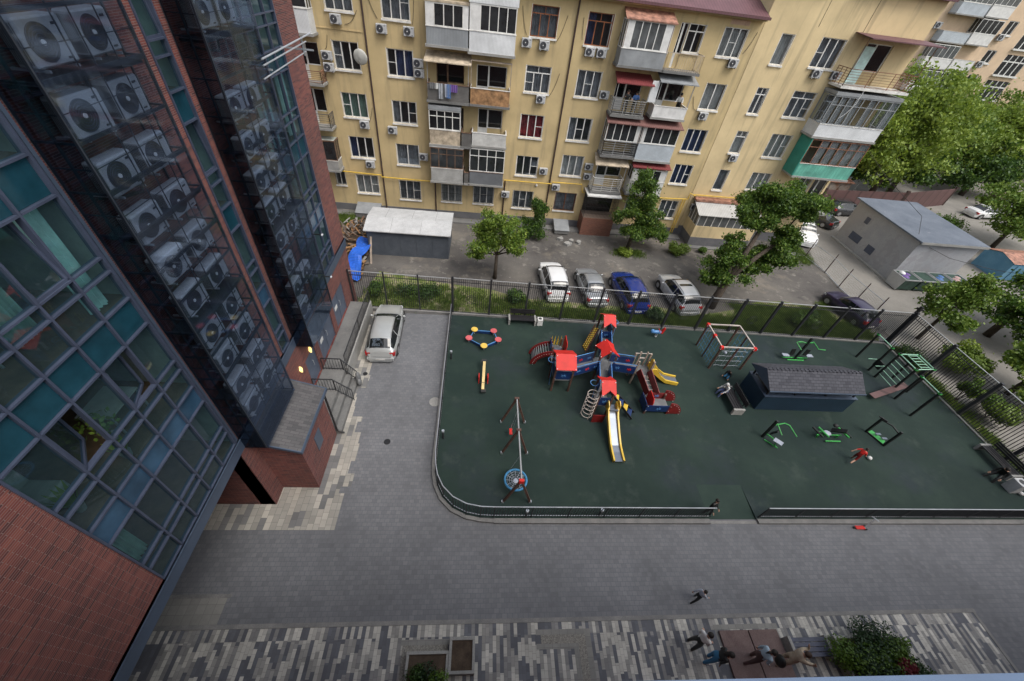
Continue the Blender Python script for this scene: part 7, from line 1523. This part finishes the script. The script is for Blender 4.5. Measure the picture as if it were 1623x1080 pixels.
tree("bright leafy tree at the right edge beyond the playground's east fence", (35.6, 15.2), 4.6, .14, [(-1.0, .4, 2.6, 1.3, .9), (.8, 0, 3.2, 1.4, 1.0), (-.6, -1.4, 2.0, 1.2, .9), (1.2, -1.6, 2.6, 1.3, .9)], 15000, .22, ["leaf_b", "leaf_lime", "leaf_a"], [.5, .2, .3], 62)
tree("leafy tree standing in the side street right of the blue garage", (56.5, 36.5), 7, .2, [(-2, .4, 4.6, 2.2, 1.5), (1.2, 0, 5.2, 2.3, 1.6), (-.4, -1.4, 3.4, 2.2, 1.4), (3.6, .8, 4.2, 2, 1.4)], 17000, .28, ["leaf_b", "leaf_a"], [.5, .5], 63)
bush("clipped green hedge behind the grey hut's roof", (50.5, 38.6, 0), (3.6, 1.1, 1.6), 6000, .22, "leaf_a", seed=71, clumps=22, name="hedge", cat="hedge", flat=.6)
bush("climbing green vine hanging on the east fence", (30.6, 14.3, .2), (.5, .7, 2.0), 2600, .13, "leaf_a", seed=72, clumps=14, name="vine", cat="climbing plant", mi2="leaf_b", flat=1.2)
bush("weedy clump along the east fence near the corner", (30.6, 17.8, 0), (.5, 1.6, .7), 1800, .12, "leaf_dark", seed=73, clumps=14)
bush("leafy bush outside the east fence beyond the pull up frame", (31.9, 13.2, 0), (1.0, 1.4, 1.5), 3600, .16, "leaf_b", mi2="leaf_a", seed=81, clumps=12)
bush("weedy low bush between the east fence and its long bench", (31.0, 8.4, 0), (.6, 1.4, .8), 2200, .13, "leaf_a", mi2="leaf_dark", seed=82, clumps=12)
bush("loose bright bush at the right edge beside the side road", (33.4, 17.2, 0), (1.3, 1.5, 1.9), 5200, .18, "leaf_b", mi2="leaf_lime", seed=83, clumps=14)
bush("dark shrub behind the tall fence next to the wooden gate panel", (2.7, 22.2, 0), (.8, .6, .9), 2200, .12, "leaf_dark", mi2="leaf_a", seed=74)
bush("round shrub in the lawn strip below the dark purple hatchback", (24.4, 21.2, 0), (1.2, .8, 1.0), 3400, .12, "leaf_a", mi2="leaf_dark", seed=75, clumps=12)
bush("round dark shrub in the lawn strip between the two light grey cars", (12.8, 21.0, 0), (.9, .5, .8), 1800, .12, "leaf_dark", seed=76)
bush("shrub in the lawn strip behind the driveway fence", (-3.9, 22.2, 0), (1.9, .7, .6), 2600, .12, "leaf_dark", mi2="leaf_a", seed=77, clumps=14)
bush("shrub in the lawn strip against the tower's back corner", (-6.9, 22.2, 0), (.8, .9, .8), 1800, .12, "leaf_dark", mi2="leaf_a", seed=78)
# grass: blades over the lawn strip, verge and yard edges
rng = np.random.default_rng(9)
def grass(name, regions, blades):
    P_ = []
    for x0, y0, x1, y1, n in regions: P_.append(np.stack([rng.uniform(x0, x1, n), rng.uniform(y0, y1, n), np.full(n, .01)], 1))
    p = np.concatenate(P_); cl = p[rng.integers(0, len(p), len(p) // 60)]; q = cl[rng.integers(0, len(cl), len(p))] + rng.normal(0, .28, (len(p), 3)) * np.array([1, .7, 0]); p = np.where(rng.random((len(p), 1)) < .8, q, p); n = len(p); a = rng.uniform(0, 6.28, n); hgt = rng.uniform(.08, .30, n); w = .022; dx = np.cos(a) * w; dy = np.sin(a) * w; lx = rng.normal(0, .06, n); ly = rng.normal(0, .06, n)
    v = np.stack([p + np.stack([dx, dy, 0 * dx], 1), p - np.stack([dx, dy, 0 * dx], 1), p + np.stack([lx, ly, hgt], 1)], 1).reshape(-1, 3)
    me = bpy.data.meshes.new(name); me.vertices.add(3 * n); me.vertices.foreach_set("co", v.astype(np.float32).ravel()); me.loops.add(3 * n); me.loops.foreach_set("vertex_index", np.arange(3 * n, dtype=np.int32)); me.polygons.add(n); me.polygons.foreach_set("loop_start", np.arange(0, 3 * n, 3, dtype=np.int32)); me.materials.append(MATS["grass_blade"]); me.update(calc_edges=True)
    o = bpy.data.objects.new(name, me); C.objects.link(o); o['kind'] = 'stuff'; o['label'] = "short green grass and weeds behind the tall fence and at the yard's edges"; return o
grass("grass", [(-7.5, 20.8, 1, 23.3, 7000), (1, 20.6, 4.6, 22.2, 5000), (4.6, 20.5, 17.5, 21.6, 18000), (17.5, 20.2, 29.5, 21.6, 42000), (19.8, 21.6, 27.5, 23.2, 22000), (30.1, 7, 31, 19.2, 9000), (-12, 31.5, -10.4, 33.3, 2500), (27.5, 23.4, 29.6, 24.1, 900), (30.2, 30.2, 31.2, 33.2, 2500), (11.8, 29.3, 14.5, 30.3, 1500)], 0)
# ---------------------------------------------------------------- poles and cables
for lab, p, q, r in (("grey utility pole beside the corner block's green balcony", (35.5, 39.5, 0), (35.5, 39.5, 9.2), .11), ("slim street lamp pole among the far trees", (47, 47.5, 0), (47, 47.5, 6.5), .06)):
    b = B(); b.tube([p, q], r, 8); b.beam((q[0] - .5, q[1], q[2] - .3), (q[0] + .5, q[1], q[2] - .3), .07); tag(b.build("utility_pole", "rail_pale", loc=p), lab, "pole")
for lab, pts in (("black cable sagging from the pole to the grey hut", [(35.5, 39.5, 8.9), (37, 35, 6.6), (38.5, 31, 5.0), (37.2, 28.7, 3.8)]), ("black cable running from the grey hut's corner over the containers", [(37.2, 28.6, 3.8), (40, 27.6, 3.0), (43, 26.4, 2.9), (47, 24, 3.6)])):
    b = B(); b.tube(pts, .018, 5); tag(b.build("cable", "cable", loc=pts[0]), lab, "cable")
# litter and stains in the yard
random.seed(8); b = B()
for x, y in ((7.3, 31.4), (8.2, 31.2), (8.9, 31.0), (7.8, 30.6)):
    b.prism([(x + random.uniform(.15, .4) * math.cos(a), y + random.uniform(.15, .35) * math.sin(a)) for a in (0, 1.1, 2.2, 3.3, 4.4, 5.4)], .0, .22)
tag(b.build("broken_slab", "concrete_pale", loc=(8, 31, 0)), "broken pale concrete lump lying in the yard near the cellar hatch", "rubble lump")
